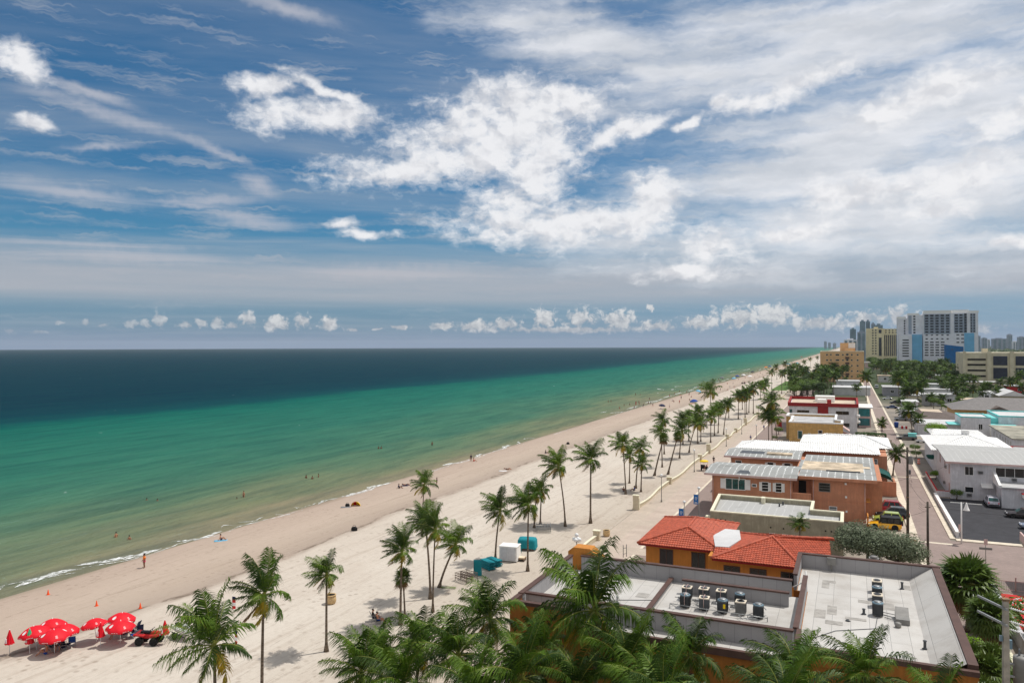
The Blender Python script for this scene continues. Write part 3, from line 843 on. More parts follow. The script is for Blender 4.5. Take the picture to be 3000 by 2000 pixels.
FARP = [(2163, 1227, 2164, 1162), (2175, 1199, 2173, 1164), (2183, 1226, 2182, 1157), (2188, 1213, 2186, 1160), (2194, 1209, 2196, 1153), (2207, 1211, 2207, 1140), (2228, 1171, 2227, 1131), (2245, 1157, 2245, 1124), (2239, 1169, 2238, 1133),
        (2261, 1140, 2261, 1092), (2276, 1112, 2275, 1077), (2300, 1118, 2300, 1067), (2290, 1153, 2291, 1096), (2325, 1098, 2325, 1071), (2310, 1110, 2311, 1080), (2357, 1082, 2357, 1062), (2318, 1125, 2318, 1090), (2334, 1100, 2335, 1074), (2395, 1066, 2395, 1048), (2375, 1075, 2374, 1053)]
for q in FARP:
    palm_px(*q, 'far', 'distant coconut palm in the row running along the beach wall', 'far palms along the beach wall', 1.25, r=.16)
for q, lb in (((2252, 1300, 2250, 1216), 'left coconut palm of the three at the walkway edge'), ((2262, 1301, 2260, 1176), 'tallest of the three coconut palms at the walkway edge'), ((2277, 1302, 2268, 1222), 'right coconut palm of the three at the walkway edge, trunk bowed')):
    palm_px(*q, 'mid', lb, 'palms at the walkway edge', 1.4, r=.12)

# dense clump at the foot of the picture: crowns given on upright planes
NP = [(1437, 1790, 47, 1.15, 'dark coconut palm before the left corner of the grey roofed building'), (1344, 1895, 42, 1.15, 'coconut palm in the lower left of the near clump, fronds over the sand'), (1057, 1950, 40, 1.0, 'leftmost coconut palm of the near clump'),
      (1232, 1880, 46, .95, 'coconut palm behind the leftmost palm of the near clump'), (1742, 1815, 45.5, 1.25, 'tallest coconut palm of the near clump, rising across the grey roof'), (2022, 1893, 45, .84, 'coconut palm in front of the roof air conditioners'),
      (2325, 1935, 43.5, .88, 'coconut palm before the join of the two grey roofs'), (2540, 1945, 40, .86, 'coconut palm with spread fronds over the right grey roof'), (2760, 2060, 38, .8, 'coconut palm at the foot of the orange wall on the right'),
      (1915, 2000, 40, 1.0, 'low coconut palm between the tallest palm and the air conditioners'), (1530, 1960, 38.5, 1.1, 'coconut palm at the bottom edge under the tallest palm'), (1690, 1985, 40, .95, 'dark low coconut palm under the tallest palm'),
      (1590, 1885, 47, .85, 'coconut palm against the front of the grey roofed building'), (1180, 1985, 39, 1.0, 'low coconut palm at the bottom edge near the sand'),
      (1395, 2020, 37, 1.1, 'low coconut palm at the very bottom of the near clump'), (2290, 2060, 37, 1.0, 'lowest coconut palm before the right grey roof'), (1120, 1900, 43, .8, 'small coconut palm at the left rim of the near clump'), (1830, 1930, 42, 1.0, 'coconut palm just right below the tallest palm'), (1950, 2040, 37, 1.0, 'lowest coconut palm under the air conditioners')]
for u, v, Y_, sc, lb in NP:
    top = PY(u, v, Y_)
    top.z -= .55
    if 'tallest coconut' in lb: top.z += 1.1; sc *= 1.2
    palm(Vector((top.x + rnd.uniform(-.6, .6), Y_ - .3, 0)), top, 'big', lb, 'palms in the near clump', sc * rnd.uniform(.88, 1.0), r=.16)
# inland palms
q_ = PY(2343, 1536, 98.2)
palm(Vector((q_.x, 98.2, 0)), q_, 'mid', 'small bright green palm against the sage wall', 'palms between the houses', .62, r=.1)
IP = [(2616, 1394, 2625, 1330, 'calm', .85, 'leaning palm beside the alley and the green awning'), (2584, 1262, 2584, 1241, 'calm', .8, 'small palm at the end of the clipped hedge'),
      (2673, 1272, 2662, 1205, 'calm', 1.3, 'yellow green palm beside the parked pickup, its crown over the alley'), (2688, 1270, 2690, 1228, 'calm', 1.0, 'palm right of the yellow green palm'), (2538, 1172, 2538, 1104, 'calm', 1.5, 'palm left of the narrow end of the alley'),
      (2449, 1130, 2449, 1092, 'calm', 1.5, 'palm in front of the peach apartment block'), (2510, 1165, 2510, 1136, 'calm', 1.1, 'low palm behind the red and white building'), (2634, 1190, 2632, 1110, 'calm', 1.7, 'tall palm right of the alley in the middle distance'),
      (2690, 1190, 2688, 1140, 'calm', 1.6, 'dark heavy palm in front of the pale flat roofs'), (2655, 1185, 2655, 1150, 'calm', 1.3, 'palm between the tall palm and the dark heavy palm'), (2828, 1205, 2828, 1184, 'calm', 1.0, 'small palm before the long grey roof'),
      (2730, 1190, 2728, 1164, 'calm', 1.0, 'small palm on the left of the pair before the low white block'), (2760, 1190, 2760, 1166, 'calm', 1.0, 'small palm on the right of the pair before the low white block'), (2816, 1172, 2816, 1148, 'calm', 1.3, 'yellowish palm right of the low white block'),
      (2850, 1168, 2850, 1140, 'calm', 1.4, 'dark palm left of the gabled white roof'), (2895, 1168, 2895, 1142, 'calm', 1.6, 'broad palm beside the gabled white roof'), (2960, 1130, 2958, 1100, 'calm', 1.7, 'palm at the right edge before the parking garage')]
for ub, vb, uc, vc, kd, sc, lb in IP:
    palm_px(ub, vb, uc, vc, kd, lb, 'palms between the houses', sc, r=.15)
rr = random.Random(21)
for i in range(84):
    u = rr.uniform(2560, 3000); v = rr.uniform(1074, 1132) if u > 2640 else rr.uniform(1078, 1120)
    b = P(u, v, 0)
    hgt = rr.uniform(7, 12)
    palm(b, b + Vector((rr.uniform(-.5, .5), rr.uniform(-.5, .5), hgt)), 'calm', 'distant palm in the green belt before the tall hotels', 'palms of the green belt', rr.uniform(1.1, 1.7), rz=rr.uniform(0, 6), r=.16)
# wave of palms around the foot of the peach block, towards the beach
for i in range(34):
    u = rr.uniform(2300, 2480); v = rr.uniform(1108, 1165)
    b = P(u, v, 0)
    palm(b, b + Vector((rr.uniform(-.4, .4), 0, rr.uniform(7, 11))), 'calm', 'palm in the grove between the beach and the peach apartment block', 'palms of the beach grove', rr.uniform(1.1, 1.5), rz=rr.uniform(0, 6), r=.16)
for i in range(64):
    u = rr.uniform(2630, 3000); v = rr.uniform(1090, 1190)
    b = P(u, v, 0)
    if b.x < 15: continue
    palm(b, b + Vector((rr.uniform(-.6, .6), 0, rr.uniform(5, 9))), 'calm', 'palm among the flat roofed houses inland of the alley', 'palms among the inland houses', rr.uniform(.9, 1.4), rz=rr.uniform(0, 6), r=.15)



def leaf_blob(g, c, R, n, s, r, mi=0, sq=.8):
    for _ in range(n):
        d_ = Vector((r.gauss(0, 1), r.gauss(0, 1), r.gauss(0, 1))).normalized()
        rad = R * (.55 + .5 * r.random() ** .5)
        p = Vector(c) + Vector((d_.x * rad, d_.y * rad, d_.z * rad * sq))
        n_ = (d_ + Vector((r.uniform(-.8, .8), r.uniform(-.8, .8), r.uniform(-.2, .9)))).normalized()
        a = n_.orthogonal().normalized(); a = Matrix.Rotation(r.uniform(0, 6.3), 3, n_) @ a; b2 = n_.cross(a)
        q = s * r.uniform(.6, 1.25)
        g.add([p - a * q * .5, p + b2 * q * .22, p + a * q * .5, p - b2 * q * .22], [(0, 1, 2, 3)], mi)


def tree_meshes(seed, R, H, n, leaf, m_, lobes=11, sq=.8, flat=.6):
    r = random.Random(seed)
    g = MB()
    tk = MB(); tk.tube([(0, 0, 0), (.1, .05, H * .3), (.05, -.05, H * .55)], [.2 * R / 3, .16 * R / 3, .1 * R / 3], 7)
    for i in range(lobes):
        a = r.uniform(0, 6.3); q = R * .62 * r.random() ** .5
        c = (q * math.cos(a), q * math.sin(a), H * .55 + (H * .38) * (1 - (q / R) ** 2) * r.uniform(.5, 1.0) * flat * 1.6)
        leaf_blob(g, c, R * r.uniform(.3, .48), n // lobes, leaf, r, 0, sq)
        tk.tube([(.05, -.05, H * .5), (c[0] * .5, c[1] * .5, H * .55), c], [.08 * R / 3, .06 * R / 3, .02], 5)
    return g.mesh('crown', m_), tk.mesh('trunk', MT['bark'])


def tree(meshes, name, label, cat, loc, scale=1.0, group=None, rz=0.0, sz=None):
    t = T(name, label, cat, loc, rz, group)
    t.scale = (scale, scale, sz or scale)
    for nm, me in (('crown', meshes[0]), ('trunk', meshes[1])):
        put(bpy.data.objects.new(nm, me), t)
    return t


SILV = tree_meshes(4, 3.2, 5.2, 9000, .26, MT['lf_s'], 26)
LIME = tree_meshes(6, 2.6, 3.6, 4500, .3, MT['lf_l'], 16)
DK = [tree_meshes(40 + i, 3.5, 7, 2600, .5, MT['lf_d'] if i % 2 else MT['lf_m'], 13) for i in range(4)]
SHR = [tree_meshes(60 + i, 1.0, 1.3, 900, .16, MT['lf_m'] if i else MT['lf_l'], 8) for i in range(2)]
tree(SILV, 'buttonwood_tree', 'spreading silver green tree beside the sage building, a white car under it', 'tree', (1.8, 99.8, -.9), 1.35, None, 0, 1.15)
tree(SILV, 'buttonwood_tree', 'lower silver green tree at the roof edge, right of the spreading one', 'tree', (4.9, 97.4, -1.0), 1.15, None, 2.0)
tree(LIME, 'round_bush', 'large rounded bright green bush beside the aqua house', 'bush', P(2741, 1290, 0) + Vector((0, 0, 0)), 1.25, None, 1)
tree(SHR[1], 'garden_shrub', 'small shrub against the white motel wall above the lot', 'bush', P(2802, 1462, 0), 1.25)
tree(SHR[0], 'garden_shrub', 'dark shrub on the terrace beside the white motel', 'bush', P(2741, 1404, 0), 1.3)
tree(SHR[0], 'garden_shrub', 'yellow green shrub beneath the big fan palm', 'bush', (8.6, 72.5, 0), 2.0)
tree(SHR[0], 'garden_shrub', 'low lime shrub behind the roof edge under the silver tree', 'bush', (4.0, 92.0, 0), 1.3)
tree(SHR[1], 'garden_shrub', 'round shrub behind the aqua house on the right', 'bush', P(2842, 1279, 0), 1.5)
tree(SHR[1], 'garden_shrub', 'dark hedge bush at the terrace of the ochre building by the walkway', 'bush', P(2280, 1272, 0), 1.6)
tree(SHR[1], 'garden_shrub', 'small round shrub between the walkway palms', 'bush', P(2270, 1291, 0), 1.1)
tree(SHR[1], 'garden_shrub', 'grey green bush in the alley planter below the golf cart', 'bush', P(2680, 1325, 0), 1.5)
tree(SHR[1], 'garden_shrub', 'grey green bush in the alley planter nearest the red barrier', 'bush', P(2683, 1342, 0), 1.4)
# big fan palm clump at the corner of the orange building
for (x_, y_, h_, s_, lb) in ((10.0, 82, 4.6, 2.6, 'large fan palm at the back corner of the grey roofed building'), (11.0, 76.5, 3.4, 2.0, 'smaller fan palm in front of the large one, right of the roof'), (9.2, 66, 2.6, 1.5, 'fan palm bush beside the right edge of the grey roof'), (9.8, 61, 2.2, 1.5, 'fan palm bush next to the concrete power pole'), (8.6, 57, 2.0, 1.4, 'fan palm bush at the bottom right corner'), (10.9, 57.5, 2.4, 1.3, 'fan palm bush right of the concrete power pole'), (9.0, 53.5, 2.0, 1.4, 'lowest fan palm bush at the right bottom edge'), (10.2, 70, 2.2, 1.2, 'fan palm bush below the yellow green shrub'), (11.6, 66, 2.0, 1.3, 'fan palm bush beside the red deck'), (8.8, 69.5, 2.0, 1.3, 'fan palm bush hugging the roof wall, above the middle'), (10.8, 63.5, 1.8, 1.4, 'fan palm bush against the block garden wall'), (8.6, 63, 1.8, 1.3, 'fan palm bush hugging the roof wall, below the middle'), (8.4, 59.5, 1.6, 1.3, 'fan palm bush hugging the roof wall near the power pole'), (11.3, 54, 2.0, 1.3, 'fan palm bush right behind the transformer'), (8.3, 55, 1.6, 1.2, 'fan palm bush at the roof corner, bottom right')):
    palm(Vector((x_, y_, 0)), Vector((x_, y_, h_)), 'dense', lb, 'fan palms beside the grey roofed building', s_, fan=True, r=.16)
for (x_, y_, s_, lb) in ((14.6, 82, 2.6, 'dark leafy bush at the red deck, right edge'), (15.5, 78, 2.2, 'dark leafy bush below the red deck at the right edge'), (15.4, 71.5, 2.2, 'leafy bush beside the transformer at the right edge'), (11.6, 50.5, 2.0, 'leafy bush under the transformer')):
    tree(SHR[1], 'garden_shrub', lb, 'bush', (x_, y_, 0), s_)
# undergrowth between the near palms
for i, (x_, y_) in enumerate(((-17, 46), (-12, 46.5), (-7, 45), (-2, 46), (2, 44), (-21, 44), (6, 46), (-15, 41), (-9, 41), (-19, 48), (-14, 48.5), (-4.5, 48), (3, 48), (-1, 40), (-25, 41), (-22, 39), (-18, 38), (-24, 45.5), (-27.5, 40), (-13, 38), (-6, 38), (-20, 41.5))):
    tree(DK[i % 4], 'garden_tree', 'leafy dark bush under the near palm clump', 'bush', (x_, y_, -1.6), .62, 'bushes under the near palms', i)
# belt of trees
for i in range(235):
    u = rr.uniform(2545, 3010); v = rr.choice((rr.uniform(1062, 1085), rr.uniform(1070, 1100), rr.uniform(1085, 1130)))
    if u < 2620: v = rr.uniform(1062, 1092)
    b = P(u, v, 0)
    tree(DK[i % 4], 'broadleaf_tree', 'leafy tree in the green belt before the hotels and the garage', 'tree', b, rr.uniform(1.0, 1.7), 'trees of the green belt', rr.uniform(0, 6))
for i in range(44):
    u = rr.uniform(2316, 2405); v = rr.uniform(1108, 1174)
    tree(DK[i % 4], 'broadleaf_tree', 'leafy tree in the grove left of the red and white building', 'tree', P(u, v, 0), rr.uniform(.75, 1.3), 'trees of the beach grove', rr.uniform(0, 6))
for i in range(22):
    u = rr.uniform(2395, 2525); v = rr.uniform(1112, 1156)
    tree(DK[i % 4], 'broadleaf_tree', 'leafy tree behind the red and white building', 'tree', P(u, v, 0), rr.uniform(.4, .7), 'trees behind the red and white building', rr.uniform(0, 6))
for i in range(88):
    u = rr.uniform(2625, 3005); v = rr.uniform(1095, 1210)
    b = P(u, v, 0)
    if b.x < 15: continue
    tree(DK[i % 4], 'garden_tree', 'small leafy tree among the flat roofed houses inland of the alley', 'tree', b, rr.uniform(.35, .8), 'garden trees inland', rr.uniform(0, 6))
# far wood to the horizon on the right
g = MB(); fr_ = random.Random(9)
for i in range(2600):
    Y_ = 1000 + 7000 * fr_.random() ** 1.6; X_ = Y_ * fr_.uniform(.14, .42)
    s_ = fr_.uniform(4, 8); h_ = fr_.uniform(7, 13)
    a = fr_.uniform(0, 1.5)
    vs = []
    for zz, rr_ in ((0, 1.0), (h_ * .5, 1.15), (h_ * .85, .7), (h_, .15)):
        for q in range(6):
            vs.append((X_ + s_ * rr_ * math.cos(a + q * 1.047) * fr_.uniform(.8, 1.2), Y_ + s_ * rr_ * math.sin(a + q * 1.047), zz * fr_.uniform(.9, 1.1)))
    g.add(vs, [(l * 6 + q, l * 6 + (q + 1) % 6, l * 6 + 6 + (q + 1) % 6, l * 6 + 6 + q) for l in range(3) for q in range(6)])
o = g.build('far_woods', MT['lf_d']); tag(o, 'dark green woods stretching to the horizon inland', 'woods', None, 'stuff')
# ------------------------------------------------------------------ buildings
m, k, b = new_mat('roof membrane')
pos = k.node("ShaderNodeNewGeometry").outputs["Position"]
br = k.node("ShaderNodeTexBrick", {"Vector": k.vm('ADD', pos, k.vm('MULTIPLY', k.vm('SUBTRACT', k.node("ShaderNodeTexNoise", {"Vector": pos, "Scale": .8}).outputs[1], (.5, .5, .5)), (.06, .06, 0))), "Color1": srgb(198, 195, 190), "Color2": srgb(190, 187, 182), "Mortar": srgb(120, 119, 118), "Scale": 1.0, "Mortar Size": .012, "Brick Width": 9.0, "Row Height": 1.25}, offset=.37)
mp = k.node("ShaderNodeMapping", {"Vector": pos, "Rotation": (0, 0, pi / 2)}); k.l.new(mp.outputs[0], br.inputs["Vector"])
st = k.smooth(k.noise(k.vm('MULTIPLY', pos, (1, 1, 1)), .28, 6, .65), .42, .75)
c_ = k.mix(k.m('MULTIPLY', st, .55), br.outputs[0], srgb(150, 142, 132))
c_ = k.mix(k.m('MULTIPLY', k.smooth(k.noise(pos, 1.1, 6, .7), .55, .8), .35), c_, srgb(192, 191, 190))
k.set(b.inputs["Base Color"], c_); b.inputs["Roughness"].default_value = .6; b.inputs["Specular IOR Level"].default_value = .3
k.set(b.inputs["Normal"], k.node("ShaderNodeBump", {"Strength": .25, "Distance": .06, "Height": k.noise(pos, 1.2, 5, .6)}).outputs[0])
MT['membrane'] = m

m, k, b = new_mat('grey tiled flashing')
pos = k.node("ShaderNodeNewGeometry").outputs["Position"]
x, y, z = k.sep(pos)
br = k.node("ShaderNodeTexBrick", {"Vector": k.comb(k.m('ADD', x, y), z), "Color1": srgb(156, 154, 155), "Color2": srgb(150, 148, 149), "Mortar": srgb(112, 110, 112), "Scale": 1.0, "Mortar Size": .012, "Brick Width": 1.1, "Row Height": 4.0}, offset=0)
k.set(b.inputs["Base Color"], k.mix(k.m('MULTIPLY', k.smooth(k.noise(pos, .9, 6, .65), .4, .7), .3), br.outputs[0], srgb(168, 166, 168))); b.inputs["Roughness"].default_value = .7
MT['flash'] = m


MT['gglass'] = mat('dark blue glazing', (52, 58, 76), rough=.3, var=.2, scale=.3)


def strip_roof(name, c1, c2, patch):
    """flat roofing laid in strips with paler laps"""
    m, k, b = new_mat(name)
    pos = k.node("ShaderNodeNewGeometry").outputs["Position"]
    x, y, z = k.sep(pos)
    nz = k.node("ShaderNodeTexNoise", {"Vector": pos, "Scale": 1.2, "Detail": 5}).outputs[0]
    xx = k.m('ADD', x, k.m('MULTIPLY', k.m('SUBTRACT', nz, .5), .35))
    fr = k.m('FRACT', k.m('DIVIDE', xx, 1.05))
    lap = k.smooth(fr, .0, .1, 1, 0); lap = k.m('MAXIMUM', lap, k.smooth(fr, .86, 1.0))
    c = k.mix(k.m('MULTIPLY', lap, k.smooth(k.noise(pos, .5, 4, .6), .3, .6)), srgb(*c1), srgb(*c2))
    c = k.mix(k.m('MULTIPLY', k.smooth(k.noise(pos, .22, 5, .6), .55, .7), patch), c, srgb(118, 116, 112))
    c = k.mix(k.m('MULTIPLY', k.smooth(k.noise(pos, 2.5, 5, .7), .5, .8), .3), c, srgb(190, 188, 184))
    k.set(b.inputs["Base Color"], c); b.inputs["Roughness"].default_value = .8; b.inputs["Specular IOR Level"].default_value = .25
    return m


MT['striproof'] = strip_roof('grey strip roofing', (152, 154, 152), (222, 224, 222), .5)
MT['striproof2'] = strip_roof('plain strip roofing', (172, 172, 170), (190, 190, 188), .25)
MT['redtile'] = mat('red clay tile', (190, 94, 68), var=.17, scale=2.2, rough=.6)
MT['whitetile'] = mat('white roof tile', (238, 238, 236), var=.06, scale=1.5, rough=.6)
MT['worn'] = mat('worn roof patch', (214, 196, 170), var=.22, scale=.5)

FACES = {'S': ((1, 0, 0), (0, -1, 0)), 'N': ((-1, 0, 0), (0, 1, 0)), 'E': ((0, 1, 0), (1, 0, 0)), 'W': ((0, -1, 0), (-1, 0, 0))}


def win(par, face, a, z, w, h, off, frame='whitetrim', glass='glass', nx=1, ny=1, fw=.08, dep=.05, name='window', shut=None):
    """window: a = coordinate along the wall, z = sill, off = coordinate of the wall plane"""
    rx, nn = FACES[face]
    rx, nn = Vector(rx), Vector(nn)
    def pt(s, t, o):
        p = Vector((a, off, 0)) if face in 'SN' else Vector((off, a, 0))
        return p + rx * s + nn * o + Vector((0, 0, z + t))
    def bx(g, s0, s1, t0, t1, o0, o1, mi=0):
        vs = [pt(s, t, o) for t in (t0, t1) for s, o in ((s0, o1), (s1, o1), (s1, o0), (s0, o0))]
        g.add(vs, [(3, 2, 1, 0), (4, 5, 6, 7), (0, 1, 5, 4), (1, 2, 6, 5), (2, 3, 7, 6), (3, 0, 4, 7)], mi)
    g = MB()
    bx(g, -w / 2 - fw, -w / 2, 0, h, -.02, dep); bx(g, w / 2, w / 2 + fw, 0, h, -.02, dep)
    bx(g, -w / 2 - fw, w / 2 + fw, -fw, 0, -.02, dep + .03); bx(g, -w / 2 - fw, w / 2 + fw, h, h + fw, -.02, dep)
    for i in range(1, nx):
        q = -w / 2 + w * i / nx; bx(g, q - fw * .35, q + fw * .35, 0, h, -.02, dep * .8)
    o = g.build(name, MT[frame], par)
    g = MB(); 
    bx(g, -w / 2, w / 2, 0, h, -.02, .014)
    g.build('pane', MT[glass], o)
    if ny > 1:
        g = MB()
        for i in range(1, ny):
            q = h * i / ny; bx(g, -w / 2, w / 2, q - .03, q + .03, .014, .03)
        g.build('glazing_bar', MT[frame], o)
    if shut:
        for sg in (-1, 1):
            g = MB(); c0 = sg * (w / 2 + fw + shut / 2)
            for i in range(8): bx(g, c0 - shut / 2, c0 + shut / 2, h * i / 8, h * (i + .82) / 8, -.02, .045)
            bx(g, c0 - shut / 2, c0 + shut / 2, 0, h, -.02, .025)
            g.build('shutter', MT['whitetrim'], par)
    return o


def acbox(par, face, a, z, off, m_='whitetrim'):
    rx, nn = FACES[face]
    g = MB()
    def bx(s0, s1, t0, t1, o0, o1, mi):
        p = lambda s, t, o: (Vector((a, off, z)) if face in 'SN' else Vector((off, a, z))) + Vector(rx) * s + Vector(nn) * o + Vector((0, 0, t))
        vs = [p(s, t, o) for t in (t0, t1) for s, o in ((s0, o1), (s1, o1), (s1, o0), (s0, o0))]
        g.add(vs, [(3, 2, 1, 0), (4, 5, 6, 7), (0, 1, 5, 4), (1, 2, 6, 5), (2, 3, 7, 6), (3, 0, 4, 7)], mi)
    bx(-.38, .38, 0, .48, -.02, .32, 0); bx(-.28, .28, .08, .4, .32, .335, 1)
    g.build('wall_air_conditioner', [MT[m_], MT['darksteel']], par)


def tile_plane(g, el, er, tr, tl, mi=0, course=.36, barrel=.27, amp=.05, drop=.055):
    """barrel-tiled roof plane between eave (el-er) and top (tl-tr)"""
    el, er, tr, tl = (Vector(p) for p in (el, er, tr, tl))
    ud = (er - el).normalized()
    hh = ((tl + tr) / 2 - (el + er) / 2)
    nrm = ud.cross(hh).normalized()
    if nrm.z < 0: nrm = -nrm
    vlen = (hh - ud * hh.dot(ud)).length
    n = max(1, int(vlen / course))
    for i in range(n):
        t0, t1 = i / n, (i + 1) / n
        a0, b0 = el.lerp(tl, t0), er.lerp(tr, t0); a1, b1 = el.lerp(tl, t1), er.lerp(tr, t1)
        lo = max((a0 - el).dot(ud), (a1 - el).dot(ud)); 
        us0, us1 = (a0 - el).dot(ud), (b0 - el).dot(ud)
        if us1 - us0 < .1: continue
        st = barrel / 5
        cols = [us0] + [st * q for q in range(int(us0 / st) + 1, int(us1 / st) + 1) if us0 + .01 < st * q < us1 - .01] + [us1]
        rows = []
        w1a, w1b = (a1 - el).dot(ud), (b1 - el).dot(ud)
        for (aa, uu0, uu1, lift) in ((a0, us0, us1, drop), (a1, w1a, w1b, 0.0)):
            base = aa - ud * uu0
            row = []
            for u in cols:
                uc = min(max(u, uu0), uu1)
                row.append(base + ud * uc + nrm * (amp * abs(math.sin(pi * u / barrel)) ** .7 + lift))
            rows.append(row)
        low = [p - nrm * (drop + .03) for p in rows[0]]
        nn_ = len(cols)
        g.add(low + rows[0] + rows[1], [(q, q + 1, nn_ + q + 1, nn_ + q) for q in range(nn_ - 1)] + [(nn_ + q, nn_ + q + 1, 2 * nn_ + q + 1, 2 * nn_ + q) for q in range(nn_ - 1)], mi)


def ridge(g, a, b, r=.13, mi=0):
    a, b = Vector(a), Vector(b)
    n = max(2, int((b - a).length / .38))
    g.tube([a.lerp(b, i / n) + Vector((0, 0, .05 + .03 * (i % 2))) for i in range(n + 1)], [r * (1 + .25 * (i % 2)) for i in range(n + 1)], 7, mi)


# ---- orange building with grey membrane roof
A = T('roof_terrace_building', 'orange building with grey flat roof and brown edged parapets behind the near palms', 'building', (-8, 62, 0))
o = Vector((-8, 62, 0))
L_ = lambda pts: [(x - o.x, y - o.y) for x, y in pts]
LEFT = L_([(-23.4, 51.6), (-3.5, 51.6), (-3.5, 65.2), (-23.4, 65.2)])
RIGHT = L_([(-3.5, 51.6), (6.9, 51.6), (6.9, 73.6), (-4.3, 73.6), (-4.3, 66.35), (-3.5, 66.35)])
g = MB(); g.prism(LEFT, 0, 6.3); g.prism([(x + (0 if x < -10 + 8 else 0), y) for x, y in RIGHT], 0, 6.7)
g.build('wall', MT['orangeshade'], A)
# left part: parapets
g = MB()
def LB(g, x0, x1, y0, y1, z0, z1, mi=0): g.box(x0 - o.x, x1 - o.x, y0 - o.y, y1 - o.y, z0, z1, mi)
def wallcap(nm, x0, x1, y0, y1, z0, z1, skin='flash', cap='brownmetal', ov=.06):
    g = MB(); LB(g, x0, x1, y0, y1, z0, z1 - .12); q = g.build('parapet', MT[skin], A)
    g = MB(); LB(g, x0 - ov, x1 + ov, y0 - ov, y1 + ov, z1 - .12, z1); g.build('coping', MT[cap], q)
wallcap('w', -23.4, -23.1, 53.3, 64.8, 6.3, 7.95)                       # seaward
wallcap('n', -22.3, -4.36, 64.9, 65.2, 6.3, 7.95)                       # far side
wallcap('i', -22.9, -3.56, 53.5, 53.8, 6.3, 7.95)                       # inner wall before the lower strip
wallcap('d', -14.2, -13.95, 53.92, 64.7, 6.62, 7.0)                     # low divider
wallcap('a', -12.6, -4.4, 62.2, 62.45, 6.62, 7.75)                      # screen behind the condensers
wallcap('x', -3.5, -3.25, 53.95, 66.34, 6.7, 8.05)                        # step to the right roof
wallcap('y', -4.3, -4.05, 66.47, 73.2, 6.7, 8.05)
wallcap('z', -4.3, 6.9, 73.3, 73.6, 6.7, 8.05)
g = MB(); LB(g, 6.35, 6.9, 51.9, 73.24, 6.7, 8.0); q = g.build('parapet', MT['brownmetal'], A)
g = MB(); g.add([(6.33 - o.x, 52.2 - o.y, 7.9), (6.33 - o.x, 73.2 - o.y, 7.9), (4.6 - o.x, 73.2 - o.y, 6.73), (4.6 - o.x, 52.2 - o.y, 6.73)], [(0, 1, 2, 3)]); g.build('sloped_flashing', MT['membrane'], A)
g = MB(); LB(g, -3.3, 6.9, 51.45, 51.8, 7.45, 7.75); LB(g, -3.3, -3.0, 51.8, 53.9, 7.5, 8.0); q = g.build('edge_band', MT['brownmetal'], A); g = MB(); LB(g, -3.3, 6.86, 51.5, 51.75, 6.6, 7.45); g.build('front_parapet', MT['orangeshade'], A)
g = MB(); LB(g, -23.46, -18.6, 51.5, 51.9, 7.65, 7.9, 0); LB(g, -23.46, -23.06, 51.9, 53.2, 7.65, 7.9); g.build('edge_band', MT['brownmetal'], A); g = MB(); LB(g, -23.4, -18.65, 51.55, 51.85, 6.3, 7.65, 0); LB(g, -23.4, -23.1, 51.85, 53.2, 6.3, 7.65); g.build('front_parapet', MT['orangeshade'], A)
g = MB(); LB(g, -18.6, -3.4, 51.45, 51.75, 6.3, 6.78, 0); g.build('edge_band', MT['brownmetal'], A)
g = MB(); LB(g, -23.1, -14.2, 53.8, 64.9, 6.3, 6.6); LB(g, -13.95, -3.5, 53.8, 64.9, 6.3, 6.6); LB(g, -18.6, -3.5, 51.75, 53.5, 6.3, 6.52)
LB(g, -23.1, -18.6, 51.9, 53.5, 6.3, 6.58)
g.build('roof', MT['membrane'], A)
g = MB(); LB(g, -3.2, 6.35, 51.9, 66.4, 6.7, 6.72); LB(g, -4.0, 6.35, 66.4, 73.3, 6.7, 6.724); g.build('roof', MT['membrane'], A)
g = MB()   # orange stepped gable on the seaward end
g.add([(x - o.x, y - o.y, z) for y in (65.25, 66.6) for x, z in ((-23.7, 5.5), (-23.7, 8.1), (-23.2, 8.5), (-21.6, 8.5), (-20.3, 7.4), (-20.3, 5.5))],
      [(0, 1, 2, 3, 4, 5)[::-1], (6, 7, 8, 9, 10, 11)] + [(i, (i + 1) % 6, 6 + (i + 1) % 6, 6 + i) for i in range(6)])
g.build('gable', MT['orange'], A)
def vent(x, y, z, h, r=.08, m_='galv'):
    g = MB(); g.lathe([(r * 2.2, 0), (r * 1.2, .08), (r, .12), (r, h), (r * 1.35, h + .01), (r * 1.35, h + .07), (r * .4, h + .1)], 10, (x - o.x, y - o.y, z)); g.build('vent_pipe', MT[m_], A)
for x, y, h in ((-19.2, 58.5, .5), (-18.4, 58.7, .7), (-17.6, 58.2, .45), (-16.9, 57.9, .4), (-21.5, 62, .6), (-20.5, 63, .45)): vent(x, y, 6.6, h)
for x, y, h in ((3.9, 70.2, .5), (5.4, 71.2, .4), (5.6, 60.8, .45), (4.5, 57.0, .5), (5.9, 58.6, .4), (.9, 62.5, .35), (-.2, 60.5, .0)): vent(x, y, 6.72, h, .09, 'darksteel')
g = MB(); LB(g, -1.9, -1.2, 73.0, 73.3, 7.3, 7.95); LB(g, -1.62, -1.48, 73.1, 73.22, 6.72, 7.3); g.build('electrical_box', MT['steel'], A)
g = MB(); LB(g, 1.5, 2.3, 73.7, 74.3, 7.4, 8.1); g.tube([(1.9 - o.x, 74 - o.y, 8.1), (1.9 - o.x, 74 - o.y, 8.25)], .3, 10); g.build('roof_fan', MT['steel'], A)
g = MB(); g.tube([(-4.3 - o.x, 65.6 - o.y, 7.2), (-3.35 - o.x, 66.6 - o.y, 7.5), (-3.36 - o.x, 66.7 - o.y, 8.3)], .05, 6); g.build('drain_pipe', MT['whitetrim'], A)
for i, xx in enumerate((-16, -10.5, -2, 3)):
    win(A, 'S', xx - o.x, 3.4, 1.6, 1.3, 51.6 - o.y, 'brownmetal', 'glass', 2)


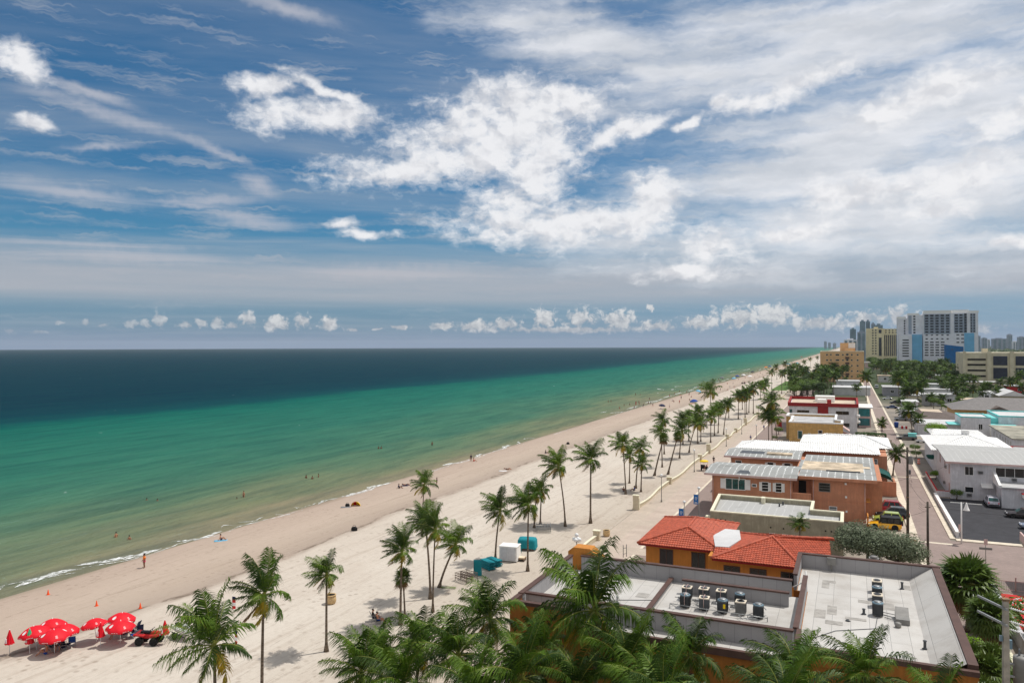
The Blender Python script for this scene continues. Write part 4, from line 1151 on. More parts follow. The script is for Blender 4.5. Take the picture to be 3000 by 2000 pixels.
def condenser(style):
    t = T('air_conditioner', '', 'air conditioner')
    w = .42
    g = MB()
    if style == 0:      # dark with pale round-grille lid
        g.prism([(w * c_, w * s_) for c_, s_ in ((-1, -.8), (-.8, -1), (.8, -1), (1, -.8), (1, .8), (.8, 1), (-.8, 1), (-1, .8))], .08, .98); cm, lm = 'darksteel', 'bluetower'
    else:
        g.box(-w, w, -w, w, .08, .95); cm, lm = ('steel', 'kerb') if style == 1 else ('darksteel', 'kerb')
    g.build('casing', MT[cm], t)
    g = MB()
    for i in range(12):
        q = -w + .05 + i * (2 * w - .1) / 11
        for a, b_ in (((q - .012, q + .012), (-w - .012, -w + .005)), ((q - .012, q + .012), (w - .005, w + .012))): g.box(a[0], a[1], b_[0], b_[1], .14, .9)
        for a, b_ in (((-w - .012, -w + .005), (q - .012, q + .012)), ((w - .005, w + .012), (q - .012, q + .012))): g.box(a[0], a[1], b_[0], b_[1], .14, .9)
    g.build('grille', MT['darksteel' if style else 'black'], t)
    g = MB()
    if style == 0: g.lathe([(w * 1.12, 0), (w * 1.12, .05), (w * .9, .09), (w * .3, .12), (.02, .12)], 14, (0, 0, .98))
    else:
        g.box(-w - .03, w + .03, -w - .03, w + .03, .95, 1.02)
    lid = g.build('lid', MT[lm], t)
    g = MB(); g.lathe([(w * .78, 0), (w * .78, .02), (w * .1, .03)], 16, (0, 0, 1.1 if style == 0 else 1.022))
    g.build('fan_opening', MT['black'] if style else MT['galv'], lid)
    if style:
        g = MB()
        for r_ in (.12, .2, .28): g.lathe([(r_ - .008, 0), (r_ + .008, 0), (r_ + .008, .012), (r_ - .008, .012)], 16, (0, 0, 1.055))
        g.build('fan_guard', MT['darksteel'], lid)
    g = MB(); g.box(-.35, -.2, -.4, .4, 0, .08); g.box(.2, .35, -.4, .4, 0, .08); g.build('feet', MT['concrete'], t)
    return t


CS = [condenser(i) for i in range(3)]
used = {}
def place_ac(style, x, y, z, label, group):
    src = CS[style]
    if style not in used:
        used[style] = 1; c = src; c.location = (x, y, z)
    else: c = copy_tree(src); c.location = (x, y, z)
    c['label'] = label; c['group'] = group; c.rotation_euler.z = rnd.uniform(-.05, .05)
    c.scale = (.85, .85, .95)
    return c
GA, GB = 'air conditioners on the left roof', 'air conditioners on the right roof'
z_ = 6.62
ACL = [(0, -11.75, 59.0, 'dark blue strapped air conditioner at the front left end of the row'), (2, -10.3, 59.0, 'green grey strapped air conditioner second in the front row'), (0, -8.9, 58.9, 'dark air conditioner with yellow label, third in the front row'), (1, -7.6, 59.2, 'beige air conditioner with black round opening, fourth in the front row'), (0, -6.3, 58.9, 'dark air conditioner standing alone at the right end of the front row'),
       (2, -12.0, 61.0, 'beige topped strapped air conditioner at the back left end'), (2, -10.7, 61.2, 'beige topped strapped air conditioner second in the back row'), (2, -9.35, 61.2, 'beige topped strapped air conditioner third in the back row'), (0, -7.9, 60.9, 'dark blue air conditioner at the right of the back row')]
LATE = []
for s_, x, y, lb in ACL:
    c = place_ac(s_, x, y, z_, lb, GA)
    if 'strapped' in lb: LATE.append((0, c))
    if 'label' in lb: LATE.append((1, c))
for i, (y, s_, lb) in enumerate(((62.6, 0, 'nearest air conditioner in the single file on the right roof, with blue grille lid'), (64.7, 2, 'second air conditioner in the file on the right roof, black opening'), (66.6, 0, 'third air conditioner in the file on the right roof, blue lid'), (68.5, 2, 'farthest air conditioner in the file on the right roof, black opening'))):
    place_ac(s_, 1.85 + .04 * i, y, 6.73, lb, GB)
for what, c in LATE:
    g = MB()
    if what == 0: g.tube([(0, -.47, .3), (0, -.46, 1.06), (0, -.3, 1.13), (.02, .3, 1.13), (.02, .47, 1.06), (.02, .48, .3)], .028, 4); g.build('strap', MT['whitepink'], c)
    else: g.box(.1, .3, -.437, -.433, .45, .8); g.build('energy_label', MT['c_yellow'], c)
def pipes(name, runs, label, r=.03):
    g = MB()
    for p in runs: g.tube(p, r, 6)
    return tag(g.build(name, MT['galv']), label, 'pipes')
q = []
rp = random.Random(5)
q.append([(-12.8, 58.3, z_ + .35), (-10, 58.25, z_ + .3), (-7, 58.2, z_ + .3), (-5.6, 58.2, z_ + .28)])
q.append([(-12.8, 60.1, z_ + .3), (-7.5, 60.1, z_ + .3)])
for i in range(22):
    x = rp.uniform(-12.8, -5.8); y = rp.uniform(57.3, 60.3)
    q.append([(x, y, z_ + rp.uniform(.05, .3)), (x + rp.uniform(-.5, .5), y + rp.uniform(-.2, .5), z_ + rp.uniform(.2, .4)), (x + rp.uniform(-.7, .7), y + rp.uniform(0, .8), z_ + rp.uniform(.05, .3))])
for x in (-12.8, -10, -7, -5.6): q.append([(x, 58.25, z_ - .01), (x, 58.25, z_ + .35)])
pipes('conduit_pipes', q, 'tangle of grey pipes and conduits around the roof air conditioners')
q = [[(2.2, 63, 6.9), (3.0, 62.6, 6.95), (3.3, 62.0, 6.9)], [(2.2, 62.6, 6.85), (3.2, 62.2, 6.85)], [(2.3, 62.2, 6.8), (3.1, 61.6, 6.8), (3.2, 61.0, 6.8)]]
pipes('conduit_pipes', q, 'short pipes leading from the file of air conditioners to a duct box')
g = MB(); g.box(3.0, 3.9, 61.2, 62.0, 6.73, 7.1); g.add([(3.0, 62.0, 7.1), (3.9, 62.0, 7.1), (3.9, 62.9, 7.5), (3.0, 62.9, 7.5), (3.0, 62.0, 6.73), (3.9, 62.0, 6.73), (3.9, 62.9, 6.73), (3.0, 62.9, 6.73)], [(0, 1, 2, 3), (4, 5, 1, 0), (5, 6, 2, 1), (7, 4, 0, 3), (6, 7, 3, 2)]); g.lathe([(.2, 0), (.22, .3), (.1, .36)], 12, (3.1, 60.6, 6.73))
tag(g.build('duct_box', MT['steel']), 'grey sheet metal duct box on the right grey roof', 'duct box')

# roof patches and a cable run
pr_ = random.Random(12); pm_ = mat('darker roof patch', (168, 164, 158), var=.14, scale=1.5)
for i in range(15):
    x, y = (pr_.uniform(-2.6, 4.0), pr_.uniform(54, 71)) if i < 9 else (pr_.uniform(-22.5, -15.8), pr_.uniform(54.5, 62.5))
    zz = 6.725 if i < 9 else 6.6
    g = MB(); LB(g, x, x + pr_.uniform(.5, 1.6), y, y + pr_.uniform(.5, 2.2), zz, zz + .006 + .001 * i); g.build('roof_patch', pm_, A)
g = MB(); g.tube([(-3.0 - o.x, 55 - o.y, 6.75), (-1.0 - o.x, 58 - o.y, 6.75), (1.6 - o.x, 59.6 - o.y, 6.75), (1.8 - o.x, 62 - o.y, 6.75)], .025, 5); g.tube([(-21 - o.x, 54.5 - o.y, 6.63), (-18 - o.x, 58 - o.y, 6.63), (-14.4 - o.x, 59.5 - o.y, 6.63)], .025, 5); g.build('roof_cable', MT['darksteel'], A)
# ---- red tiled house
B = T('red_roof_house', 'orange yellow house with red barrel tile hip roofs and a white flat deck', 'house', (-12, 86, 0))
o = Vector((-12, 86, 0))
def V(x, y, z): return (x - o.x, y - o.y, z)
g = MB(); LB(g, -20.9, -13.6, 83, 95.4, 0, 5.0); LB(g, -13.6, -2.2, 80.3, 90.6, 0, 4.95); g.build('wall', MT['orange'], B)
EZ, RZ = 4.95, 6.45
g = MB()
sw, se, nw, ne, r1, r2 = V(-21.7, 82.2, EZ), V(-12.4, 82.2, EZ), V(-21.7, 96, EZ), V(-12.4, 96, EZ), V(-16.7, 85.6, RZ), V(-16.8, 90.6, RZ)
tile_plane(g, sw, se, r1, r1); tile_plane(g, nw, sw, r1, r2); tile_plane(g, se, ne, r2, r1); tile_plane(g, ne, nw, r2, r2)
g.build('roof', MT['redtile'], B)
g = MB()
for a, b_ in ((sw, r1), (se, r1), (nw, r2), (ne, r2), (r1, r2)): ridge(g, a, b_)
g.build('ridge_tiles', MT['redtile'], B)
g = MB()
s2w, s2e, n2w, n2e, p1, p2 = V(-13.2, 79.4, EZ), V(-4.3, 79.4, EZ), V(-12.6, 91.4, EZ), V(-1.6, 92, EZ), V(-7.6, 84.9, RZ), V(-1.6, 86.4, RZ)
e3 = V(-1.6, 80.6, EZ)
tile_plane(g, s2w, s2e, p1, p1); tile_plane(g, n2w, s2w, p1, p1); tile_plane(g, s2e, e3, p2, p1); tile_plane(g, n2e, n2w, p1, p2)
g.build('roof', MT['redtile'], B)
g = MB()
for a, b_ in ((s2w, p1), (s2e, p1), (n2w, p1), (p1, p2)): ridge(g, a, b_)
g.build('ridge_tiles', MT['redtile'], B)
g = MB(); g.prism(L2 := [(x - o.x, y - o.y) for x, y in ((-13.15, 82.0), (-11.8, 82.2), (-11.0, 86.0), (-11.7, 90.2), (-13.3, 90.2), (-14.1, 86.6))], 4.7, 5.58); g.build('flat_deck', MT['whiteroof'], B)
g = MB(); tile_plane(g, V(-13.3, 80.6, 4.75), V(-11.2, 80.6, 4.75), V(-11.6, 82.35, 5.5), V(-13.1, 82.15, 5.5)); g.build('valley_tiles', MT['redtile'], B)
g = MB(); LB(g, -21.6, -12.5, 82.35, 82.55, 4.72, 4.9); LB(g, -13.1, -4.4, 79.55, 79.75, 4.7, 4.88); LB(g, -21.55, -21.35, 82.6, 95.8, 4.72, 4.9); g.build('fascia', MT['redwall'], B)
for xx in (-18.6, -15.1): win(B, 'S', xx - o.x, 2.75, 1.35, 1.6, 83 - o.y, 'brownmetal', 'glass', 2)
for xx in (-11.2, -8.6, -5.6): win(B, 'S', xx - o.x, 2.9, 1.5, 1.2, 80.3 - o.y, 'brownmetal', 'glass', 2)

# ---- sage building with cream parapet
C = T('sage_house', 'sage grey flat roofed building with thick cream parapet behind the red tiled house', 'building', (-9, 112, 0))
o = Vector((-9, 112, 0))
poly = [(x - o.x, y - o.y) for x, y in ((-17.4, 104.6), (-.8, 104.6), (-.8, 111), (-4.7, 111), (-4.7, 117), (-18.2, 117))]
g = MB(); g.prism(poly, 0, 3.7); g.build('wall', MT['greengrey'], C)
g = MB(); g.ring(poly, .3, 3.7, 4.3); q = g.build('parapet', MT['greengrey'], C)
g = MB(); g.ring(poly, .36, 4.3, 4.46, 0, .05); g.build('coping', MT['cream'], q)
g = MB(); g.prism(inset(poly, .31), 3.7, 3.73); g.build('roof', MT['striproof2'], C)
g = MB(); LB(g, -11.9, -11.4, 115.5, 116.6, 3.73, 4.6); g.build('parapet_step', MT['cream'], C)
vs_ = [(-9.3, 114.5), (-8.6, 105.4), (-8.9, 115.8)]
for x, y in vs_:
    g = MB(); g.lathe([(.12, 0), (.1, .4), (.16, .42), (.14, .5), (.02, .52)], 10, (x - o.x, y - o.y, 3.73)); g.build('vent_pipe', MT['darksteel'], C)
for x, z in ((-16.6, 3.35), (-16.0, 3.35), (-15.4, 3.35), (-9.6, 2.9), (-8.0, 2.9), (-2.9, 3.1), (-2.2, 3.1), (-1.5, 3.1)):
    g = MB(); g.lathe([(.1, 0), (.1, .04), (.07, .05)], 10, (x - o.x, 104.6 - o.y - .05, z), 0, True, 'Y'); g.build('scupper', MT['dark'], C)
for xx, w_ in ((-9.4, .55), (-7.8, .55), (-3.6, 1.2)): win(C, 'S', xx - o.x, 1.35, w_, .75, 104.6 - o.y, 'whitetrim', 'glass', 2 if w_ > 1 else 1)
g = MB(); LB(g, -18.1, -17.45, 104.8, 105.6, 0, 3.6); g.build('pier', MT['cream'], C)

# ---- terracotta motel
D = T('terracotta_motel', 'two storey terracotta motel with worn grey strip roofs and white shutters', 'motel', (-9, 136, 0))
o = Vector((-9, 136, 0))
g = MB(); LB(g, -20.2, -8.2, 123.3, 134, 0, 6.3); LB(g, -8.2, -5.4, 127.0, 149, 0, 6.3); LB(g, -5.4, 2.2, 125.6, 149, 0, 6.25); LB(g, -20.2, -8.2, 144, 154, 0, 6.28); LB(g, 2.2, 4.6, 131, 149, 0, 5.6); g.build('wall', MT['terracotta'], D)
def gable_roof(par, x0, x1, y0, ym, y1, ze, zr, m_, th=.16, name='roof'):
    g = MB()
    for (ya, za, yb, zb) in ((y0, ze, ym, zr), (ym, zr, y1, ze)):
        g.add([(x0 - o.x, ya - o.y, za), (x1 - o.x, ya - o.y, za), (x1 - o.x, yb - o.y, zb), (x0 - o.x, yb - o.y, zb), (x0 - o.x, ya - o.y, za - th), (x1 - o.x, ya - o.y, za - th), (x1 - o.x, yb - o.y, zb - th), (x0 - o.x, yb - o.y, zb - th)],
              [(0, 1, 2, 3), (7, 6, 5, 4), (4, 5, 1, 0), (5, 6, 2, 1), (7, 4, 0, 3), (6, 7, 3, 2)])
    q = g.build(name, m_, par)
    g = MB(); g.box(x0 - o.x - .03, x1 - o.x + .03, y0 - o.y - .05, y0 - o.y - .004, ze - .3, ze + .02); g.build('fascia', MT['whitepink'], q)
    return q
gable_roof(D, -21.3, -7.4, 122.5, 128.8, 135, 6.55, 7.05, MT['striproof'])
gable_roof(D, -21.3, -8.0, 143.2, 149.0, 155, 6.55, 7.05, MT['striproof'])
g = MB(); LB(g, -7.36, 3.7, 125.0, 150, 6.5, 6.62); LB(g, -7.9, -7.4, 135.1, 143.1, 6.5, 6.6); q = g.build('roof', MT['striproof'], D)
g = MB(); LB(g, -7.3, 2.0, 132.0, 141.5, 6.62, 6.66); LB(g, -6.0, 3.0, 136, 138, 6.66, 6.69); g.build('worn_roof_patch', MT['worn'], q)
g = MB(); LB(g, -3.5, 1.5, 131.4, 131.7, 6.62, 6.8); g.build('roof_patch', MT['darksteel'], q)
g = MB(); g.quad((-16.5 - o.x, 123.6 - o.y, 6.655), (-14.3 - o.x, 123.6 - o.y, 6.655), (-14.8 - o.x, 125.8 - o.y, 6.83), (-16.2 - o.x, 125.8 - o.y, 6.83)); g.build('roof_patch', MT['darksteel'], D); g = MB(); g.quad((-18.9 - o.x, 146.0 - o.y, 6.81), (-14.5 - o.x, 146.0 - o.y, 6.81), (-14.5 - o.x, 148.2 - o.y, 7.0), (-18.6 - o.x, 148.2 - o.y, 7.0)); g.build('roof_patch', MT['darksteel'], D)
g = MB(); g.box(-14.0 - o.x, -9.6 - o.x, 145.6 - o.y, 147.6 - o.y, 6.7, 7.06); g.build('plywood_patch', MT['worn'], D)
g = MB(); LB(g, -7.3, 3.75, 124.85, 124.98, 6.2, 6.64); LB(g, 3.72, 3.86, 125, 150, 6.3, 6.64); g.build('fascia', MT['terracotta'], D)
# open stair bay
g = MB(); LB(g, -8.15, -5.45, 123.6, 126.9, 3.0, 3.3); LB(g, -8.15, -5.45, 123.6, 123.75, 3.3, 4.2); LB(g, -8.15, -5.45, 123.6, 126.9, 1.0, 1.2); g.build('balcony', MT['terracotta'], D)
g = MB(); LB(g, -7.4, -6.3, 126.9, 126.98, 3.4, 5.6); LB(g, -8.0, -5.6, 126.92, 126.985, .1, 2.8); g.build('door', MT['dark'], D)
win(D, 'S', -16.6 - o.x, 4.15, 2.9, 1.6, 123.3 - o.y, 'whitetrim', 'glassgreen', 3, 1, .1, .07, 'window', .75)
win(D, 'S', -12.1 - o.x, 4.2, .9, 1.35, 123.3 - o.y, 'whitetrim', 'glass', 1, 3, .08, .06, 'window', .35)
win(D, 'S', -10.1 - o.x, 4.2, .8, 1.35, 123.3 - o.y, 'whitetrim', 'glass', 1, 3, .08, .06, 'window', .4)
acbox(D, 'S', -13.7 - o.x, 4.75, 123.3 - o.y)
win(D, 'S', -3.6 - o.x, 4.4, 1.5, 1.2, 125.6 - o.y, 'steel', 'glass', 1, 3)
win(D, 'S', -2.4 - o.x, 1.0, 1.0, 1.1, 125.6 - o.y, 'whitetrim', 'c_grey', 1, 3)
for xx, zz in ((-.6, 5.6), (-.55, 3.6), (-.5, 1.4)):
    g = MB(); g.box(xx - o.x - .14, xx - o.x + .14, 125.45 - o.y, 125.6 - o.y, zz, zz + .3); g.build('wall_lamp', MT['whitetrim'], D)
win(D, 'E', 130 - o.y, 3.9, .9, 1.3, 2.2 - o.x, 'steel', 'glass', 1, 2)
for xx, sh_ in ((-18.8, None), (-13.2, .35), (-10.3, .3)): win(D, 'S', xx - o.x, 4.2, 1.0, 1.4, 144 - o.y, 'whitetrim', 'glass', 1, 3, .08, .06, 'window', sh_)
g = MB(); g.lathe([(.06, 0), (.06, 2.4)], 8, (-20.1 - o.x, 143.6 - o.y, 4.0)); LB(g, -16.05, -15.9, 123.05, 123.2, 5.6, 6.3); g.build('downpipe', MT['whitetrim'], D)
for xx, yy in ((-20.05, 123.2), (-8.35, 123.2), (2.05, 125.5), (-5.2, 125.5)):
    g = MB(); g.tube([(xx - o.x, yy - o.y, 6.3), (xx - o.x, yy - o.y, .2)], .05, 6); g.build('downpipe', MT['whitepink'], D)
g = MB(); LB(g, -20.25, -8.15, 123.22, 123.29, 3.05, 3.2); LB(g, -5.35, 2.15, 125.52, 125.59, 3.05, 3.2); g.build('floor_band', MT['terracotta'], D)
# green barrel awning + wall at the alley side
g = MB()
for i in range(9):
    a0, a1 = pi / 2 * i / 8, 0
pf = [(2.9 + 4.0 * math.sin(pi / 2 * i / 8), 2.7 + 1.5 * math.cos(pi / 2 * i / 8)) for i in range(9)]
vs = [(x - o.x, y - o.y, z) for y in (150.0, 156.5) for x, z in pf]
g.add(vs, [(i, i + 1, 10 + i, 9 + i) for i in range(8)] + [tuple(range(9)) , tuple(range(9, 18))[::-1]], 0, True)
gm_ = mat('green awning canvas', (20, 84, 78), var=.1)
g.build('awning', gm_, D)
g = MB(); LB(g, 3.3, 7.5, 149.3, 149.6, 0, 2.6); LB(g, 7.2, 7.5, 149.6, 157, 0, 2.2); g.build('yard_wall', MT['terracotta'], D)
g = MB(); LB(g, 2.25, 2.8, 125.2, 128, 3.2, 3.35); LB(g, 2.3, 2.5, 123, 125.5, 0, 1.6); g.build('entry_canopy', MT['orange'], D)

# ---- white barrel tile building
E_ = T('white_tile_house', 'terracotta building with long white barrel tile hip roofs behind the motel', 'building', (-7, 165, 0))
o = Vector((-7, 165, 0))
g = MB(); LB(g, -19.6, 4.2, 157.5, 166, 0, 6.2); LB(g, -8.4, 6.4, 163, 182, 0, 6.2); LB(g, 2.0, 6.4, 157.6, 163, 0, 6.0); g.build('wall', MT['terracotta'], E_)
g = MB()
a, b_, c_, d_ = V(-21.0, 155.7, 6.4), V(5.2, 155.7, 6.4), V(5.2, 167, 6.4), V(-21.0, 167, 6.4); e1, e2 = V(-17.5, 161.2, 7.45), V(1.5, 161.2, 7.45)
tile_plane(g, a, b_, e2, e1, 0, .5, .42, .12, .012); tile_plane(g, d_, a, e1, e1, 0, .5, .42, .12, .012); tile_plane(g, b_, c_, e2, e2, 0, .5, .42, .12, .012); tile_plane(g, c_, d_, e1, e2, 0, .5, .42, .12, .012)
g.build('roof', MT['whitetile'], E_)
g = MB()
a, b_, c_, d_ = V(-9.6, 165, 6.45), V(7.6, 165, 6.45), V(7.6, 184, 6.45), V(-9.6, 184, 6.45); e1, e2 = V(-4.8, 174.5, 7.75), V(2.8, 174.5, 7.75)
tile_plane(g, a, b_, e2, e1, 0, .5, .42, .12, .012); tile_plane(g, d_, a, e1, e1, 0, .5, .42, .12, .012); tile_plane(g, b_, c_, e2, e2, 0, .5, .42, .12, .012); tile_plane(g, c_, d_, e1, e2, 0, .5, .42, .12, .012)
for q in ((a, e1), (b_, e2), (e1, e2)): ridge(g, *q, .2)
g.build('roof', MT['whitetile'], E_)
win(E_, 'S', 4.2 - o.x, 4.0, 1.0, 1.3, 157.6 - o.y, 'whitetrim', 'c_grey', 1, 3)
win(E_, 'E', 160.5 - o.y, 3.8, 1.2, 1.4, 6.4 - o.x, 'whitetrim', 'glass', 2)
acbox(E_, 'E', 166.5 - o.y, 1.2, 6.4 - o.x)

# ---- ochre two storey
Fb = T('ochre_house', 'ochre two storey building with white edged stepped parapet', 'building', (-9, 220, 0))
o = Vector((-9, 220, 0))
poly = [(x - o.x, y - o.y) for x, y in ((-14.6, 211), (-1.6, 211), (-1.6, 219), (-3.3, 221), (-3.3, 237), (-16.6, 237), (-16.6, 229), (-14.9, 228.5), (-14.9, 222), (-14.6, 221.5))]
g = MB(); g.prism(poly, 0, 6.0); g.build('wall', MT['yellow'], Fb)
g = MB(); g.ring(poly, .4, 6.0, 6.5); q = g.build('parapet', MT['yellow'], Fb)
g = MB(); g.ring(poly, .5, 6.5, 6.85, 0, .1); g.build('coping', MT['whitetrim'], q)
g = MB(); g.prism(inset(poly, .42), 6.0, 6.04); g.build('roof', MT['greyroof'], Fb)
win(Fb, 'S', -11.9 - o.x, 2.4, 1.0, 2.0, 211 - o.y, 'whitetrim', 'glassgreen'); win(Fb, 'S', -7.0 - o.x, 3.4, .9, 1.3, 211 - o.y, 'whitetrim', 'glass', 1, 2); win(Fb, 'S', -3.0 - o.x, 2.4, 1.2, 1.7, 211 - o.y, 'steel', 'glass', 2)
acbox(Fb, 'S', -9.6 - o.x, 3.4, 211 - o.y); acbox(Fb, 'S', -4.5 - o.x, 3.6, 211 - o.y)
for i, (x1, z1) in enumerate(((0.0, 4.6), (1.8, 3.0), (2.6, 1.2))):
    g = MB(); g.add([V(-1.58, 213.0, z1 + 1.1), V(-1.58, 217, z1 + 1.1), V(x1, 217, z1), V(x1, 213.0, z1), V(-1.58, 213.0, z1 + .9), V(-1.58, 217, z1 + .9), V(x1, 217, z1 - .25), V(x1, 213.0, z1 - .25)], [(0, 1, 2, 3), (7, 6, 5, 4), (4, 5, 1, 0), (5, 6, 2, 1), (6, 7, 3, 2), (7, 4, 0, 3)]); g.build('sloped_canopy', MT['whitepink'], Fb)
g = MB(); LB(g, 0, 6.6, 205, 205.3, 0, 2.4); g.build('garden_wall', MT['terracotta'], Fb)
h = MB(); leaf_blob(h, (0, 0, 1.2), 1.6, 10, .3, rnd)
g = MB(); hr = random.Random(8)
for i in range(3600):
    g2 = (hr.uniform(0, 7.2), hr.uniform(0, 3.6), hr.uniform(.2, 2.9))
    f = hr.randrange(3); p = [g2[0], g2[1], g2[2]]
    if f == 0: p[2] = 2.9 + hr.uniform(-.15, .15)
    elif f == 1: p[1] = hr.uniform(-.15, .15)
    else: p[0] = hr.choice((0, 7.2)) + hr.uniform(-.15, .15)
    leaf_blob(g, p, .1, 1, .4, hr)
tag(g.build('clipped_hedge', MT['hedge'], None, (1.6, 224, 0)), 'clipped grey green hedge along the alley beside the ochre building', 'hedge')

# ---- white building with dark red band
Hh = T('white_block', 'white two storey building with dark red roof band and red centre panel', 'building', (-8, 258, 0))
o = Vector((-8, 258, 0))
poly = [(x - o.x, y - o.y) for x, y in ((-17.3, 250.5), (2.1, 250.5), (2.1, 281), (-18.6, 281))]
g = MB(); g.prism(poly, 0, 7.9); g.build('wall', MT['white'], Hh)
g = MB(); g.ring(poly, .15, 7.9, 8.9, 0, .4); q = g.build('roof_band', MT['redwall'], Hh)
g = MB(); g.ring(poly, .17, 8.9, 8.98, 0, .42); g.build('coping', MT['redwall'], q)
g = MB(); g.prism(inset(poly, .42), 7.9, 8.0); g.build('roof', MT['tanroof'], Hh)
g = MB(); LB(g, -9.0, -6.0, 250.25, 250.5, 3.6, 7.9); g.build('red_panel', MT['redwall'], Hh)
g = MB(); LB(g, -9.5, -7.0, 262, 266, 8.0, 9.3); q = g.build('roof_unit', MT['whitetrim'], Hh); g = MB(); LB(g, -6.6, -5.4, 262, 265, 8.0, 9.2); g.build('chimney', MT['redwall'], Hh); g = MB(); LB(g, -10.5, -4.5, 270, 275, 8.0, 9.9); g.build('roof_house', MT['whitetrim'], Hh)
win(Hh, 'S', -13.2 - o.x, 6.0, 3.4, .6, 250.5 - o.y, 'steel', 'glass', 3); win(Hh, 'S', -2.0 - o.x, 5.7, 3.5, .9, 250.5 - o.y, 'steel', 'glass', 2); win(Hh, 'S', -1.6 - o.x, 2.0, 3.0, 1.0, 250.5 - o.y, 'steel', 'glass', 2); win(Hh, 'S', -16.8 - o.x + .0, 5.6, .7, 1.2, 250.5 - o.y, 'steel', 'glassgreen')
for z1 in (6.0, 4.2):
    g = MB(); g.lathe([(.4, 0), (.5, .1), (.5, .7), (.3, .85)], 10, (2.4 - o.x, 250.3 - o.y, z1 - 1)); g.build('wall_planter', MT['whitetrim'], Hh)
An = T('peach_annex', 'low white roofed annex with teal glass walls behind the red banded building', 'building', (4, 272, 0))
o = Vector((4, 272, 0))
g = MB(); LB(g, 2.7, 6.3, 271, 283, 0, 6.3); g.build('wall', MT['whitepink'], An)
g = MB(); LB(g, 2.3, 6.9, 269, 284, 6.3, 6.7); g.build('roof', MT['whitetrim'], An)
g = MB(); LB(g, 2.75, 6.0, 270.9, 271, 3.6, 6.1); LB(g, 2.75, 6.0, 270.9, 271, .6, 2.9); g.build('glass_wall', MT['glassteal'], An)

# ---- right-hand side
I_ = T('white_motel', 'white two storey motel with grey strip roof beside the asphalt parking lot', 'motel', (30, 164, 0))
o = Vector((30, 164, 0))
g = MB(); LB(g, 16.1, 62, 151.8, 175, 0, 6.3); g.build('wall', MT['white'], I_)
g = MB(); gable_roof(I_, 15.3, 63, 151.0, 163.5, 176, 6.55, 7.05, MT['striproof2'])
g = MB(); LB(g, 22.8, 40, 146.2, 151.7, 0, 3.3); g.build('wall', MT['white'], I_)
g = MB(); LB(g, 22.9, 40, 145.8, 151.75, 3.3, 3.5); g.build('roof', MT['greyroof'], I_)
g = MB(); g.add([V(22.4, 146, 3.3), V(22.8, 146, 3.3), V(22.8, 151.78, 3.3), V(22.4, 151.78, 3.3), V(22.4, 146, 3.75), V(22.8, 146, 3.75), V(22.8, 151.78, 5.2), V(22.4, 151.78, 5.2)], [(3, 2, 1, 0), (4, 5, 6, 7), (0, 1, 5, 4), (1, 2, 6, 5), (2, 3, 7, 6), (3, 0, 4, 7)]); g.build('stepped_wall', MT['whitetrim'], I_)
win(I_, 'S', 18.9 - o.x, 4.3, 1.2, 1.4, 151.8 - o.y, 'whitetrim', 'glass', 2); win(I_, 'S', 24.9 - o.x, 4.3, 4.1, 1.5, 151.8 - o.y, 'whitetrim', 'glass', 3)
win(I_, 'S', 18.9 - o.x, 1.3, 1.2, .9, 151.8 - o.y, 'whitetrim', 'glass'); win(I_, 'W', 153.5 - o.y, 4.2, 1.0, 1.5, 16.1 - o.x, 'whitepink', 'glass', 2); win(I_, 'W', 153.5 - o.y, 1.0, 1.0, 1.4, 16.1 - o.x, 'whitepink', 'glass', 2); win(I_, 'W', 160 - o.y, 4.2, 1.4, 1.5, 16.1 - o.x, 'whitepink', 'glass', 2)
win(I_, 'W', 168 - o.y, 4.2, 1.2, 1.5, 16.1 - o.x, 'whitepink', 'glass', 2)
for xx, zz in ((20.6, 4.6), (25.5, 3.7), (18.9, .6)): acbox(I_, 'S', xx - o.x, zz, 151.8 - o.y, 'steel')
acbox(I_, 'W', 158 - o.y, 4.4, 16.1 - o.x, 'steel'); acbox(I_, 'W', 160 - o.y, 1.2, 16.1 - o.x, 'steel')
g = MB(); g.add([V(20.6, 150.4, 2.5), V(22.3, 150.4, 2.5), V(22.3, 151.8, 3.0), V(20.6, 151.8, 3.0), V(20.6, 150.4, 2.4), V(22.3, 150.4, 2.4), V(22.3, 151.8, 2.8), V(20.6, 151.8, 2.8)], [(0, 1, 2, 3), (7, 6, 5, 4), (4, 5, 1, 0), (5, 6, 2, 1), (6, 7, 3, 2), (7, 4, 0, 3)]); g.build('door_awning', MT['whitetrim'], I_)
g = MB(); LB(g, 25.6, 28.4, 145.1, 146.15, 2.0, 2.6); g.build('window_awning', MT['whitetrim'], I_); g = MB(); LB(g, 25.5, 28.5, 145.05, 146.15, 2.62, 2.7); g.build('awning_trim', MT['redpaint'], I_)
g = MB(); LB(g, 14.2, 16.05, 153, 153.2, .0, 1.0); LB(g, 14.1, 14.3, 153.2, 175, 0, .9); g.build('terrace_wall', MT['white'], I_); g = MB(); LB(g, 14.08, 14.32, 153.2, 175, .9, 1.0); LB(g, 14.3, 16.05, 152.98, 153.22, 1.0, 1.08); g.build('terrace_rail', MT['redpaint'], I_)

